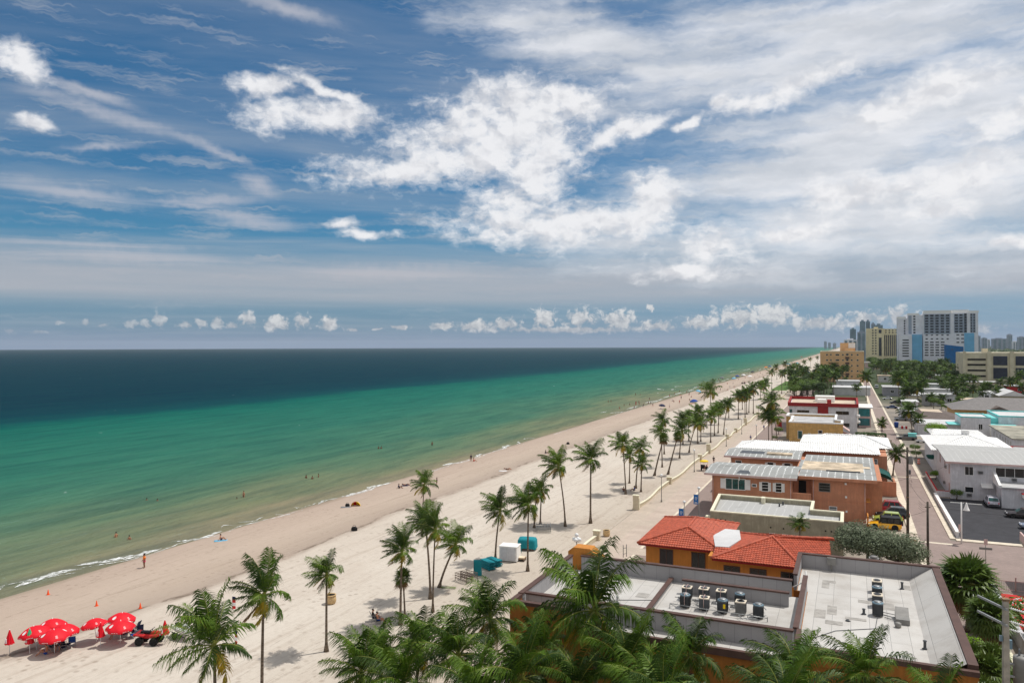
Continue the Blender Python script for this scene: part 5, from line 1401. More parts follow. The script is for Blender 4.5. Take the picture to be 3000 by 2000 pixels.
J = T('white_tile_cottage', 'white building with white barrel tile roofs behind the white motel', 'building', (22, 195, 0))
o = Vector((22, 195, 0))
g = MB(); LB(g, 16.3, 30, 179, 204, 0, 4.9); LB(g, 19, 29, 204, 219, 0, 5.0); g.build('wall', MT['white'], J)
g = MB()
a, b_, c_, d_ = V(15.4, 177.5, 5.1), V(31.2, 177.5, 5.1), V(31.2, 206, 5.1), V(15.4, 206, 5.1); e1, e2 = V(23.5, 191.5, 7.0), V(23.5, 192.5, 7.0)
tile_plane(g, a, b_, e2, e1, 0, .55, .46, .13, .012); tile_plane(g, d_, a, e1, e1, 0, .55, .46, .13, .012); tile_plane(g, b_, c_, e2, e2, 0, .55, .46, .13, .012); tile_plane(g, c_, d_, e1, e2, 0, .55, .46, .13, .012)
g.build('roof', MT['whitetile'], J)
g = MB(); a, b_, c_, d_ = V(18, 205, 5.2), V(29.5, 205, 5.2), V(29.5, 221, 5.2), V(18, 221, 5.2); e1, e2 = V(19, 213, 6.0), V(28.5, 213, 6.0)
tile_plane(g, a, b_, e2, e1, 0, .55, .46, .13, .012); tile_plane(g, c_, d_, e1, e2, 0, .55, .46, .13, .012); tile_plane(g, d_, a, e1, e1, 0, .55, .46, .13, .012)
g.build('roof', MT['whitetile'], J)
g = MB(); LB(g, 22.8, 24.2, 193.5, 194.9, 6.4, 7.9); g.build('chimney', MT['whitetrim'], J)
for yy in (183, 209):
    g = MB(); g.lathe([(.05, -.9), (.7, -.75), (1.0, -.2), (1.0, 0)], 12, (15.9 - o.x if yy < 200 else 18.4 - o.x, yy - o.y, 3.4)); g.build('round_awning', gm_, J)
win(J, 'S', 18.6 - o.x, 2.6, 1.0, 1.3, 179 - o.y, 'whitetrim', 'glass', 2)

K_ = T('aqua_house', 'white boxy building with aqua trimmed flat roofs', 'building', (37, 262, 0))
o = Vector((37, 262, 0))
def flat_block(par, x0, x1, y0, y1, h, wm, rm, cm, ph=.35, ct=.16):
    poly = [(x0 - o.x, y0 - o.y), (x1 - o.x, y0 - o.y), (x1 - o.x, y1 - o.y), (x0 - o.x, y1 - o.y)]
    g = MB(); g.prism(poly, 0, h - ph); wl_ = g.build('wall', MT[wm], par)
    g = MB(); g.ring(poly, .3, h - ph, h - ct); q = g.build('parapet', MT[wm], par)
    g = MB(); g.ring(poly, .36, h - ct, h, 0, .06); g.build('coping', MT[cm], q)
    g = MB(); g.prism(inset(poly, .31), h - ph, h - ph + .04); g.build('roof', MT[rm], par)
flat_block(K_, 29.6, 37.0, 253.5, 267, 6.0, 'white', 'whiteroof', 'aqua', .35, .3)
flat_block(K_, 40.0, 70.0, 260.5, 281, 6.0, 'white', 'whiteroof', 'aqua', .4, .34)
g = MB(); LB(g, 37.05, 44, 257, 260.4, 3.2, 3.5); LB(g, 26.5, 29.5, 254, 262, 3.4, 3.6); g.build('canopy', MT['aqua'], K_)
g = MB(); LB(g, 37.05, 40, 261, 275, 0, 5.2); g.build('wall', MT['aqua'], K_)
win(K_, 'S', 34.5 - o.x, 2.4, .9, 1.5, 253.5 - o.y, 'whitetrim', 'glass', 2); win(K_, 'S', 45.5 - o.x, 1.0, 2.0, 1.2, 260.5 - o.y, 'whitetrim', 'glass', 3)
g = MB(); g.lathe([(.3, 0), (.35, 3.6), (.3, 3.7)], 8, (37.0 - o.x, 252.9 - o.y, .1)); g.build('corner_post', MT['whitetrim'], K_)

L__ = T('grey_apartment', 'long pale building with moss stained grey roof at the right edge', 'building', (45, 235, 0))
o = Vector((45, 235, 0))
g = MB(); LB(g, 36.2, 75, 214.5, 247, 0, 4.1); g.build('wall', MT['white'], L__)
g = MB(); LB(g, 35.6, 76, 213.6, 248, 4.1, 4.35); g.build('roof', mat('moss stained roof', (168, 164, 148), var=.25, scale=.25), L__)
for yy in (219, 222.5, 226, 229.5, 233.5, 238, 242.5): win(L__, 'W', yy - o.y, 1.4, 1.1, 1.8, 36.2 - o.x, 'whitetrim', 'glass', 2)
flat_block(L__, 33.5, 60, 186, 205, 3.6, 'white', 'striproof2', 'redwall', .2, .12)
for xx in (36, 39): win(L__, 'S', xx - o.x, 1.0, .9, 1.3, 186 - o.y, 'whitetrim', 'glass')

N_ = T('brown_roof_bungalow', 'low house with brown shingle hip roof and a pale flat top, right of the alley', 'house', (25, 285, 0))
o = Vector((25, 285, 0))
g = MB(); LB(g, 20.5, 31, 276, 300, 0, 3.0); g.build('wall', MT['cream'], N_)
g = MB()
vs = [V(20, 274, 3.0), V(33, 274, 3.0), V(33, 302, 3.0), V(20, 302, 3.0), V(22, 287, 4.6), V(28, 284, 4.6), V(28, 297, 4.6), V(22, 297, 4.6)]
g.add(vs, [(0, 1, 5, 4), (1, 2, 6, 5), (2, 3, 7, 6), (3, 0, 4, 7)]); q = g.build('roof', MT['shinglebrown'], N_)
g = MB(); g.add([v for v in vs[4:]], [(0, 1, 2, 3)]); g.build('flat_top', MT['tanroof'], q)
g = MB(); LB(g, 18.6, 31, 255.5, 268, 0, 3.0); g.build('carport_wall', MT['white'], N_); g = MB(); LB(g, 18.2, 32, 255, 272, 3.0, 3.3); g.build('carport_roof', MT['whiteroof'], N_)

O_ = T('grey_roof_motel', 'long ochre building with grey shingle roof and a small gable', 'building', (48, 315, 0))
o = Vector((48, 315, 0))
g = MB(); LB(g, 34, 90, 307, 330, 0, 4.0); g.build('wall', MT['yellow'], O_)
g = MB(); g.add([V(33, 305.5, 4.0), V(92, 305.5, 4.0), V(92, 332, 4.0), V(33, 332, 4.0), V(43, 321, 7.6), V(88, 321, 7.6)], [(0, 1, 5, 4), (1, 2, 5), (2, 3, 4, 5), (3, 0, 4)]); g.build('roof', MT['shingle'], O_)
g = MB(); g.add([V(44, 305.3, 4.02), V(50.5, 305.3, 4.02), V(47.2, 305.3, 5.4), V(47.2, 312, 5.45)], [(0, 1, 2), (1, 3, 2), (0, 2, 3)]); g.build('gable', MT['shinglebrown'], O_)
for xx in (36, 39, 42, 53, 57, 61): win(O_, 'S', xx - o.x, .9, 1.2, 2.0, 307 - o.y, 'brownmetal', 'glass')


def small_house(name, label, x0, x1, y0, y1, h, wm, rm, rh=0.0, wins=2, cat='house'):
    global o
    o = Vector(((x0 + x1) / 2, (y0 + y1) / 2, 0))
    t = T(name, label, cat, tuple(o))
    g = MB(); LB(g, x0, x1, y0, y1, 0, h); g.build('wall', MT[wm], t)
    g = MB()
    if rh:
        xm = (x0 + x1) / 2
        g.add([V(x0 - .5, y0 - .6, h), V(x1 + .5, y0 - .6, h), V(x1 + .5, y1 + .6, h), V(x0 - .5, y1 + .6, h), V(xm, y0 - .6, h + rh), V(xm, y1 + .6, h + rh)], [(0, 4, 5, 3), (4, 1, 2, 5), (0, 1, 4), (2, 3, 5)])
    else:
        LB(g, x0 - .4, x1 + .4, y0 - .4, y1 + .4, h, h + .3)
    g.build('roof', MT[rm], t)
    for i in range(wins):
        win(t, 'S', x0 - o.x + (x1 - x0) * (i + .5) / wins, h * .4, min(1.6, (x1 - x0) / wins * .5), h * .3, y0 - o.y, 'whitetrim', 'glass', 2)
    return t


def px_house(name, label, u0, u1, vt, z, depth, wm, rm, rh=0, wins=2):
    a, b_ = P(u0, vt, z), P(u1, vt, z)
    y = (a.y + b_.y) / 2
    return small_house(name, label, a.x * y / a.y, b_.x * y / b_.y, y, y + depth, z, wm, rm, rh, wins)


px_house('flat_roof_house', 'pale blue flat roofed house with white roof, right of the dark heavy palm', 2710, 2815, 1142, 5, 14, 'white', 'greyroof', 0, 3)
px_house('flat_roof_house', 'low white block behind the pair of small palms', 2700, 2798, 1158, 4.5, 16, 'white', 'greyroof', 0, 3)
px_house('flat_roof_house', 'pale grey flat house left of the white fronted shed', 2715, 2790, 1127, 4.5, 14, 'white', 'greyroof', 0, 3)
px_house('gabled_house', 'sage house with white gable roof at the right edge', 2930, 3010, 1160, 5, 22, 'greengrey', 'whiteroof', 2.2, 2)
px_house('flat_roof_house', 'beige house with bright white roof and green fascia', 2825, 2925, 1120, 4.5, 14, 'tanroof', 'whiteroof', 0, 3)
px_house('flat_roof_house', 'small white shed roofed house behind the green belt palms', 2706, 2752, 1099, 4, 12, 'white', 'whiteroof', 0, 1)
px_house('red_trim_house', 'house with long white roof and red edge at the right border', 2955, 3020, 1132, 4, 14, 'redpaint', 'whiteroof', 0, 1)
px_house('flat_roof_house', 'white cottage at the far end of the alley with one window', 2573, 2613, 1101, 4.5, 14, 'white', 'tanroof', 0, 1)
px_house('flat_roof_house', 'white two window house behind the red banded building', 2450, 2518, 1117, 6, 16, 'white', 'greyroof', 0, 2)
px_house('flat_roof_house', 'low white roofed house below the two window house', 2440, 2550, 1136, 4, 20, 'whiteroof', 'whiteroof', 0, 0)
px_house('flat_roof_house', 'grey house right of the alley before the parked white van', 2588, 2640, 1135, 4.5, 20, 'greyflash', 'greyroof', 0, 1)
px_house('flat_roof_house', 'low pale roofed house right of the alley beside the tall palm', 2640, 2690, 1206, 3.2, 16, 'white', 'greyroof', 0, 1)
px_house('flat_roof_house', 'small pink white house behind the peach block', 2534, 2560, 1062, 6, 14, 'whitepink', 'whiteroof', 0, 1)
px_house('flat_roof_house', 'tan roofed low house beyond the end of the alley', 2560, 2615, 1069, 5, 14, 'tanroof', 'greyroof', 0, 1)
px_house('flat_roof_house', 'white low house half hidden by trees left of the blue wall', 2620, 2690, 1058, 6, 14, 'white', 'whiteroof', 0, 2)
px_house('flat_roof_house', 'bluish low roof in the green belt beneath the hotel', 2650, 2735, 1068, 5, 12, 'towerb', 'towerb', 0, 0)

for i, (u0, u1, v, z, dp, lb, wm) in enumerate(((2645, 2690, 1178, 3.5, 14, 'small white flat house behind the tall inland palms', 'white'), (2655, 2700, 1160, 4, 14, 'pale house with a grey roof between the inland palms, left', 'cream'), (2820, 2870, 1172, 3.5, 12, 'low white house in front of the sage gabled one', 'white'), (2880, 2925, 1150, 4, 14, 'white house left of the sage gabled one', 'white'),
        (2790, 2835, 1108, 4, 12, 'small pale house at the foot of the parking garage, left', 'cream'), (2930, 2990, 1112, 4, 12, 'white flat house at the foot of the parking garage, right', 'white'), (2630, 2680, 1082, 5, 12, 'white house peeping out of the green belt', 'white'), (2470, 2535, 1092, 5, 12, 'white low house at the foot of the peach block', 'white'), (2640, 2690, 1108, 4, 12, 'pale low house with a flat roof, right of the alley end', 'cream'), (2930, 3000, 1183, 3.6, 12, 'low pale house above the long grey shingle roof', 'white'))):
    px_house('flat_roof_house', lb, u0, u1, v, z, dp, wm, ('whiteroof', 'greyroof', 'tanroof')[i % 3], 0, 2)
# ---- peach apartment block
Pz = T('peach_apartment', 'peach five storey apartment block with roof penthouse beside the beach', 'apartment block', (-5, 600, 0))
o = Vector((-5, 600, 0))
flat_block(Pz, -19.4, 9.6, 592, 625, 22.2, 'peach', 'tanroof', 'cream', .8, .35)
g = MB(); LB(g, -6.2, 4.0, 604, 612, 21.4, 28.3); q = g.build('penthouse', MT['peach'], Pz); g = MB(); LB(g, -.6, 4.05, 603.7, 604, 24.5, 28.1); g.build('penthouse_panel', MT['whitetrim'], q); g = MB(); LB(g, -3.0, 3.0, 600, 603.9, 21.4, 24.5); g.build('stair_house', MT['peach'], Pz)
for fl in range(5):
    z1 = 19.2 - fl * 3.9
    for xx, w_ in ((-14.8, 1.2), (-12.2, .9), (-7.9, 2.4), (-4.2, 1.0), (1.6, 1.0), (5.4, 1.2)):
        win(Pz, 'S', xx - o.x, z1, w_, 1.0, 592 - o.y, 'cream', 'glass', 1, 1, .1)
    win(Pz, 'S', -1.3 - o.x, z1, 1.6, 1.3, 592 - o.y, 'cream', 'glass')
    if fl < 4:
        g = MB(); LB(g, -2.6, 0, 591.2, 591.95, z1 - 2.3, z1 - 1.0); g.build('balcony', MT['brownmetal'], Pz)
# ---- white and pale blue hotel (windows past a hundred: one mass)
Qh = T('tall_hotel', 'tall white hotel with pale blue panels and dark balcony grid', 'hotel', (90, 920, 0))
o = Vector((90, 920, 0))
g = MB(); LB(g, 71, 121, 900, 940, 0, 59.5); q = g.build('tower', MT['towerw'], Qh)
g = MB(); LB(g, 57.5, 71, 903, 935, 0, 58); q = g.build('tower', MT['towerw'], Qh)
g = MB(); LB(g, 48, 57.5, 915, 935, 0, 55); q = g.build('tower', MT['towerw'], Qh)
g = MB(); LB(g, 71.5, 97, 900, 912, 59.5, 62.5); LB(g, 98, 113, 902, 912, 59.5, 62.8); LB(g, 113, 121.5, 900, 912, 59.5, 61.6); LB(g, 57.2, 68, 903, 914, 58, 60); LB(g, 47.6, 56, 915, 926, 55, 57); g.build('roof_slab', MT['whitetrim'], Qh)
g = MB(); LB(g, 48.5, 60.5, 897, 905, 0, 37); g.build('podium', MT['towerw'], Qh)
g = MB(); LB(g, 60.6, 70, 898.5, 902.9, 0, 37.4); g.build('blue_panel', MT['towerb'], Qh); g = MB(); LB(g, 108.5, 117.3, 899.5, 899.95, 6, 38.6); g.build('blue_panel', MT['towerb'], Qh)
g = MB(); LB(g, 72.0, 96, 899.7, 899.97, 38, 58.6); LB(g, 99.5, 110.6, 899.7, 899.97, 39, 58.4); LB(g, 57.6, 60.6, 902.6, 902.97, 38, 57.6); LB(g, 114, 118.5, 899.7, 899.97, 39.5, 58.6); g.build('balcony_recess', MT['greytower'], Qh)
WN = 0
def hwin(x, z, w_, h_, y=899.65, dp=.12):
    global WN
    g = MB(); LB(g, x - w_ / 2, x + w_ / 2, y - dp, y, z, z + h_, 0); g.build('window', MT['glass'], Qh); WN += 1
for r_ in range(7):
    z1 = 39.2 + r_ * 2.85
    for i in range(5): hwin(74.4 + i * 4.8, z1, 3.0, 1.7)
    for i in range(3): hwin(101.5 + i * 4.1, z1 + .1, 2.8 if i < 2 else 2.2, 1.7 if i < 2 else 2.5)
    hwin(114.8, z1 + .2, 1.2, 1.8); hwin(117.4, z1 + .2, 1.2, 1.8)
    hwin(63.2, z1 - .4, 2.0, 1.6, 902.95)
for r_ in range(2):
    for i in range(5): hwin(74.4 + i * 4.8, 36.2 - r_ * 4.0, 2.0, 1.1, 899.98)
g = MB()
for r_ in range(6):
    z1 = 28.6 - r_ * 2.7
    for i in range(4): LB(g, 72.6 + i * 4.9, 76.0 + i * 4.9, 899.8, 899.98, z1, z1 + 1.2)
for r_ in range(3):
    for i in range(2): LB(g, 101.6 + i * 4.2, 104 + i * 4.2, 899.8, 899.98, 36.3 - r_ * 3.9, 37.4 - r_ * 3.9)
for r_ in range(7): LB(g, 51.5, 57.5, 896.8, 896.98, 31 - r_ * 2.8, 32.2 - r_ * 2.8)
for r_ in range(6): LB(g, 54.0, 55.4, 914.8, 914.98, 38 + r_ * 2.7, 39.6 + r_ * 2.7)
q = g.build('lower_windows', MT['glass'], Qh); q['kind'] = 'stuff'
Bw = T('blue_wall_building', 'deep blue windowless block with sloping top before the tall hotel', 'building', (95, 852, 0))
o = Vector((95, 852, 0))
g = MB(); g.add([V(x, y, z) for x, y, z in ((87, 850, 0), (101.8, 850, 0), (101.8, 866, 0), (87, 866, 0), (87, 850, 26.6), (101.8, 850, 24.6), (101.8, 866, 24.6), (87, 866, 26.6))], [(4, 5, 6, 7), (0, 1, 5, 4), (1, 2, 6, 5), (2, 3, 7, 6), (3, 0, 4, 7)]); g.build('wall', MT['blue'], Bw)
for xx in (91.5, 99.2):
    g = MB(); LB(g, xx, xx + 1.6, 849.8, 849.98, 21.6, 22.4); g.build('vent', MT['darksteel'], Bw)
# ---- parking garage
Gz = T('parking_garage', 'beige parking garage with dark open bays at the right edge', 'parking garage', (95, 575, 0))
o = Vector((95, 575, 0))
g = MB(); LB(g, 67.2, 135, 562, 600, 0, 21.6); g.build('wall', MT['garage'], Gz)
for x0, x1 in ((66.8, 68.6), (80.2, 82.4), (92.5, 94.7), (106, 108)):
    g = MB(); LB(g, x0, x1, 561, 562, 0, 22.4); g.build('pier', MT['garage'], Gz)
for z1 in (17.6, 14.2, 10.6, 7.0):
    g = MB(); LB(g, 69.5, 79.5, 561.7, 561.98, z1 - .9, z1 + .2); g.build('opening', MT['dark'], Gz)
for x0, x1 in ((83.6, 91.2), (95.6, 103.5), (109, 117)):
    g = MB(); LB(g, x0, x1, 561.7, 561.98, 13.6, 19.4); LB(g, x0, x1, 561.7, 561.98, 5, 12); g.build('opening', MT['gglass'], Gz)
g = MB(); LB(g, 79, 82, 570, 575, 21.6, 24.2); g.build('stair_house', MT['garage'], Gz)
# ---- pale yellow tower block
Yz = T('yellow_tower', 'pale yellow apartment tower with dark balcony columns', 'apartment tower', (40, 1110, 0))
o = Vector((40, 1110, 0))
g = MB(); LB(g, 20.6, 41.5, 1100, 1130, 0, 48.2); g.build('tower', MT['towery'], Yz); g = MB(); LB(g, 41.5, 60, 1104, 1130, 0, 47.6); g.build('tower', MT['towery'], Yz)
for r_ in range(10):
    for xx in (27.5, 31):
        g = MB(); LB(g, xx, xx + 1.8, 1099.8, 1099.98, 45 - r_ * 3.4, 46.5 - r_ * 3.4); g.build('window', MT['glass'], Yz)
g = MB(); LB(g, 35.5, 38.8, 1099.7, 1099.98, 42, 46.6); LB(g, 35.5, 38.8, 1099.7, 1099.98, 12, 36); g.build('stair_glass', MT['glass'], Yz)
for i in range(8):
    x0 = 42.2 + i * 2.2
    g = MB(); LB(g, x0, x0 + 1.2, 1103.7, 1103.98, 12, 39.5); g.build('balcony_column', MT['glass'], Yz)
for i in range(4):
    for r_ in range(2):
        g = MB(); LB(g, 43.5 + i * 4, 44.8 + i * 4, 1103.7, 1103.98, 42 + r_ * 3, 43.6 + r_ * 3); g.build('window', MT['glass'], Yz)
g = MB(); LB(g, 30, 35, 1108, 1116, 48.2, 50); g.build('roof_house', MT['towery'], Yz)


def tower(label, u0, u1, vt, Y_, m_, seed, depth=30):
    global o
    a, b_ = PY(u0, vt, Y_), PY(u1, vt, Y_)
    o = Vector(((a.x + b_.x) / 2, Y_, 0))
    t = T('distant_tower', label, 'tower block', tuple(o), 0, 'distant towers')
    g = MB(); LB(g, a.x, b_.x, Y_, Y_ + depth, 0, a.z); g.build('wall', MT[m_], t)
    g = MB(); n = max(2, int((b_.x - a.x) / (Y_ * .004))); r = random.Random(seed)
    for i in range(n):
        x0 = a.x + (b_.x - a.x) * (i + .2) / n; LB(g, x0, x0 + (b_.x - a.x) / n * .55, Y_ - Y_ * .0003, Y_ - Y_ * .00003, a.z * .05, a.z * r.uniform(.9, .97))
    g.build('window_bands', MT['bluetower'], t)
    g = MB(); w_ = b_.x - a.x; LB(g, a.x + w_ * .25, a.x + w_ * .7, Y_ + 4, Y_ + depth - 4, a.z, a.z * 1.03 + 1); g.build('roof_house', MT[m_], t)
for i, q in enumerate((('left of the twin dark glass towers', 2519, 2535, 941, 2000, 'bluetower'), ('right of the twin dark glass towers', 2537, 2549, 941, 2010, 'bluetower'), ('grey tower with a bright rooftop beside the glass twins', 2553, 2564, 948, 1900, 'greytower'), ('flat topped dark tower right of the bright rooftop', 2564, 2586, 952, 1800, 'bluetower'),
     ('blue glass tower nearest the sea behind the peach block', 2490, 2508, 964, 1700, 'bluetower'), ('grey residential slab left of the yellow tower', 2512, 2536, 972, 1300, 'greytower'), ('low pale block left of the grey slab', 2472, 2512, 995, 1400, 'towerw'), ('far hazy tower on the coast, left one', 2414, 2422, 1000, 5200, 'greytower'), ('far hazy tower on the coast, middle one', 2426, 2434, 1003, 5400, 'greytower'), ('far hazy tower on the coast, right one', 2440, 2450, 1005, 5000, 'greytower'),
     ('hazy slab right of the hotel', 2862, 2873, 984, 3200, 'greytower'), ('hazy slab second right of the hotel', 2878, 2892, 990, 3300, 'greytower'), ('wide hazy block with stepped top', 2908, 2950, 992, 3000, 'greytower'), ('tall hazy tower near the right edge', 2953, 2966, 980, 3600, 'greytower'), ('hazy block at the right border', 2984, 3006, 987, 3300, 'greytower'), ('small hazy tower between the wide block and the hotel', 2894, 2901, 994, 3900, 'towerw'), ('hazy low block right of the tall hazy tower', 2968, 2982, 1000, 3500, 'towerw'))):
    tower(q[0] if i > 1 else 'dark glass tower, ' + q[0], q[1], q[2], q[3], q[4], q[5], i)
# ------------------------------------------------------------------ people
def skin_mesh(name, verts, edges, radii, m_, sub=1):
    me = bpy.data.meshes.new(name); me.from_pydata(verts, edges, [])
    ob = bpy.data.objects.new(name, me); COL.objects.link(ob)
    ob.modifiers.new('skin', 'SKIN')
    sv = me.skin_vertices[0].data
    for i, r in enumerate(radii):
        sv[i].radius = r if hasattr(r, "__len__") else (r, r)
        sv[i].use_root = (i == 0)
    s_ = ob.modifiers.new('sub', 'SUBSURF'); s_.levels = sub; s_.render_levels = sub
    dg = bpy.context.evaluated_depsgraph_get()
    out = bpy.data.meshes.new_from_object(ob.evaluated_get(dg))
    bpy.data.objects.remove(ob); bpy.data.meshes.remove(me)
    out.materials.clear(); out.materials.append(m_)
    for p in out.polygons: p.use_smooth = True
    out.name = name
    return out


POSES = {
    'stand': dict(pel=(0, 0, .93), chest=(0, .01, 1.3), neck=(0, .0, 1.46), head=(0, .02, 1.6), top=(0, .01, 1.74), hipw=.1, kneeL=(.13, .03, .5), ankL=(.15, -.01, .08), toeL=(.17, .17, .03), kneeR=(-.13, .03, .5), ankR=(-.15, -.01, .08), toeR=(-.17, .17, .03),
                  shw=.19, elbL=(.27, -.03, 1.13), wrL=(.27, .1, .9), elbR=(-.27, -.03, 1.13), wrR=(-.27, .1, .9)),
    'walk': dict(pel=(0, 0, .92), chest=(0, .04, 1.29), neck=(0, .05, 1.45), head=(0, .08, 1.59), top=(0, .07, 1.73), hipw=.1, kneeL=(.11, .2, .52), ankL=(.11, .26, .08), toeL=(.12, .44, .05), kneeR=(-.11, -.02, .49), ankR=(-.11, -.33, .14), toeR=(-.12, -.18, .03),
                 shw=.19, elbL=(.27, -.14, 1.13), wrL=(.25, -.1, .88), elbR=(-.27, .1, 1.13), wrR=(-.24, .3, .98)),
    'sit': dict(pel=(0, 0, .12), chest=(0, -.08, .48), neck=(0, -.06, .64), head=(0, .0, .77), top=(0, -.01, .91), hipw=.1, kneeL=(.16, .36, .42), ankL=(.14, .6, .08), toeL=(.15, .78, .04), kneeR=(-.16, .38, .4), ankR=(-.14, .66, .08), toeR=(-.15, .83, .05),
                shw=.19, elbL=(.27, -.2, .3), wrL=(.28, -.36, .06), elbR=(-.3, .06, .3), wrR=(-.2, .28, .38)),
    'lie': dict(pel=(0, 0, .13), chest=(0, -.38, .16), neck=(0, -.56, .2), head=(0, -.68, .26), top=(0, -.8, .28), hipw=.1, kneeL=(.14, .42, .2), ankL=(.15, .82, .08), toeL=(.17, .92, .17), kneeR=(-.12, .38, .34), ankR=(-.12, .7, .08), toeR=(-.13, .88, .05),
                shw=.19, elbL=(.34, -.3, .08), wrL=(.36, -.04, .06), elbR=(-.36, -.62, .1), wrR=(-.2, -.8, .12)),
    'chair': dict(pel=(0, 0, .42), chest=(0, -.14, .76), neck=(0, -.15, .92), head=(0, -.08, 1.04), top=(0, -.09, 1.18), hipw=.1, kneeL=(.15, .46, .48), ankL=(.14, .62, .08), toeL=(.15, .8, .04), kneeR=(-.15, .47, .48), ankR=(-.16, .6, .08), toeR=(-.18, .78, .04),
                  shw=.19, elbL=(.29, -.02, .58), wrL=(.26, .24, .58), elbR=(-.29, -.02, .58), wrR=(-.2, .22, .6)),
}


def body_mesh(pose, m_):
    p = POSES[pose]; V3 = Vector
    vs, es, rd = [], [], []
    def add(v, r, par=None):
        vs.append(tuple(v)); rd.append(r)
        if par is not None: es.append((par, len(vs) - 1))
        return len(vs) - 1
    pel, ch, nk, hd, tp = (V3(p[q]) for q in ('pel', 'chest', 'neck', 'head', 'top'))
    a = add(pel, (.135, .11))
    b_ = add(pel.lerp(ch, .5), (.12, .095), a)
    c = add(ch, (.15, .11), b_)
    n = add(nk, .055, c)
    h0 = add(nk.lerp(hd, .55), .07, n)
    h = add(hd, (.085, .1), h0)
    add(tp, .06, h)
    f_ = V3((0, 1, 0)) if pose != 'lie' else V3((0, 0, 1))
    add(hd + f_ * .12 + (tp - hd) * -.1, .018, h)          # nose
    for sx, s in ((1, 'L'), (-1, 'R')):
        hip = add(pel + V3((sx * p['hipw'], 0, -.05 if pose in ('stand', 'walk') else .0)), .095, a)
        kn = add(p['knee' + s], .06, hip)
        cf = add(V3(p['knee' + s]).lerp(V3(p['ank' + s]), .35), .058, kn)
        an = add(p['ank' + s], .038, cf)
        add(p['toe' + s], .035, an)
        sh = add(ch + V3((sx * p['shw'], 0, 0)) + (nk - ch) * .55, .055, c)
        eb = add(p['elb' + s], .04, sh)
        wr = add(p['wr' + s], .026, eb)
        dr = (V3(p['wr' + s]) - V3(p['elb' + s])).normalized()
        sd_ = dr.orthogonal().normalized()
        pm = add(V3(p['wr' + s]) + dr * .08, .032, wr)
        for q in range(4):
            base = V3(p['wr' + s]) + dr * (.13 + .01 * (q in (1, 2))) + sd_ * (.021 * (q - 1.5))
            k1 = add(base, .0095, pm)
            add(base + dr * (.035 + .012 * (q in (1, 2))) + V3((-sx * .015, 0, -.01)), .008, k1)
        t1 = add(V3(p['wr' + s]) + dr * .06 + sd_ * .05, .0105, pm)
        add(V3(p['wr' + s]) + dr * .1 + sd_ * .065, .0085, t1)
    return skin_mesh('body', vs, es, rd, m_)


def cloth_mesh(pose, kind, m_):
    p = POSES[pose]; V3 = Vector
    pel, ch, nk = (V3(p[q]) for q in ('pel', 'chest', 'neck'))
    vs, es, rd = [], [], []
    def add(v, r, par=None):
        vs.append(tuple(v)); rd.append(r)
        if par is not None: es.append((par, len(vs) - 1))
        return len(vs) - 1
    if kind == 'shirt':
        a = add(pel.lerp(ch, .1), (.185, .155)); b_ = add(pel.lerp(ch, .6), (.17, .14), a); c = add(ch, (.195, .15), b_); add(ch.lerp(nk, .72), .1, c)
        for sx, s in ((1, 'L'), (-1, 'R')):
            sh = add(ch + V3((sx * p['shw'], 0, 0)) + (nk - ch) * .5, .07, c)
            add(V3(vs[sh]).lerp(V3(p['elb' + s]), .6), .06, sh)
    else:
        a = add(pel + (ch - pel) * .18, (.175, .145)); b_ = add(pel + (ch - pel) * -.02, (.18, .155), a)
        for sx, s in ((1, 'L'), (-1, 'R')):
            hp = add(pel + V3((sx * p['hipw'], 0, -.06 if pose in ('stand', 'walk') else 0)), .128, b_)
            add(V3(vs[hp]).lerp(V3(p['knee' + s]), .55 if kind == 'shorts' else .12), .108, hp)
    return skin_mesh(kind, vs, es, rd, m_)


BCACHE = {}
def cached(fn, *key):
    kk = (fn.__name__,) + tuple(x if isinstance(x, str) else x.name for x in key)
    if kk not in BCACHE: BCACHE[kk] = fn(*key)
    return BCACHE[kk]


def hair_mesh(pose):
    p = POSES[pose]; hd, tp = Vector(p['head']), Vector(p['top'])
    f_ = Vector((0, -.03, .02)) if pose != 'lie' else Vector((0, -.05, -.01))
    c = hd.lerp(tp, .55) + f_
    g = MB(); g.ball(c, .095, .105, .1, 10)
    return g.mesh('hair', MT['hair'])


def person(pose, label, loc, rz=0.0, shirt=None, shorts='c_navy', skin='skin', group=None, scale=1.0):
    t = T('person', label, 'person', loc, rz, group)
    t.scale = scale if hasattr(scale, '__len__') else (scale,) * 3
    put(bpy.data.objects.new('body', cached(body_mesh, pose, MT[skin])), t)
    put(bpy.data.objects.new('hair', cached(hair_mesh, pose)), t)
    if shirt: put(bpy.data.objects.new('shirt', cached(cloth_mesh, pose, 'shirt', MT[shirt])), t)
    if shorts: put(bpy.data.objects.new('shorts', cached(cloth_mesh, pose, 'shorts', MT[shorts])), t)
    return t


def gp(u, v, dz=0.0):
    q = G(u, v); q.z = max(gz(q.x), -9) + dz
    return q


def wade(u, v, depth):           # standing in the sea, water up to 'depth' of the figure
    q = P(u, v, -1.2); q.z = -1.2 - depth
    return q


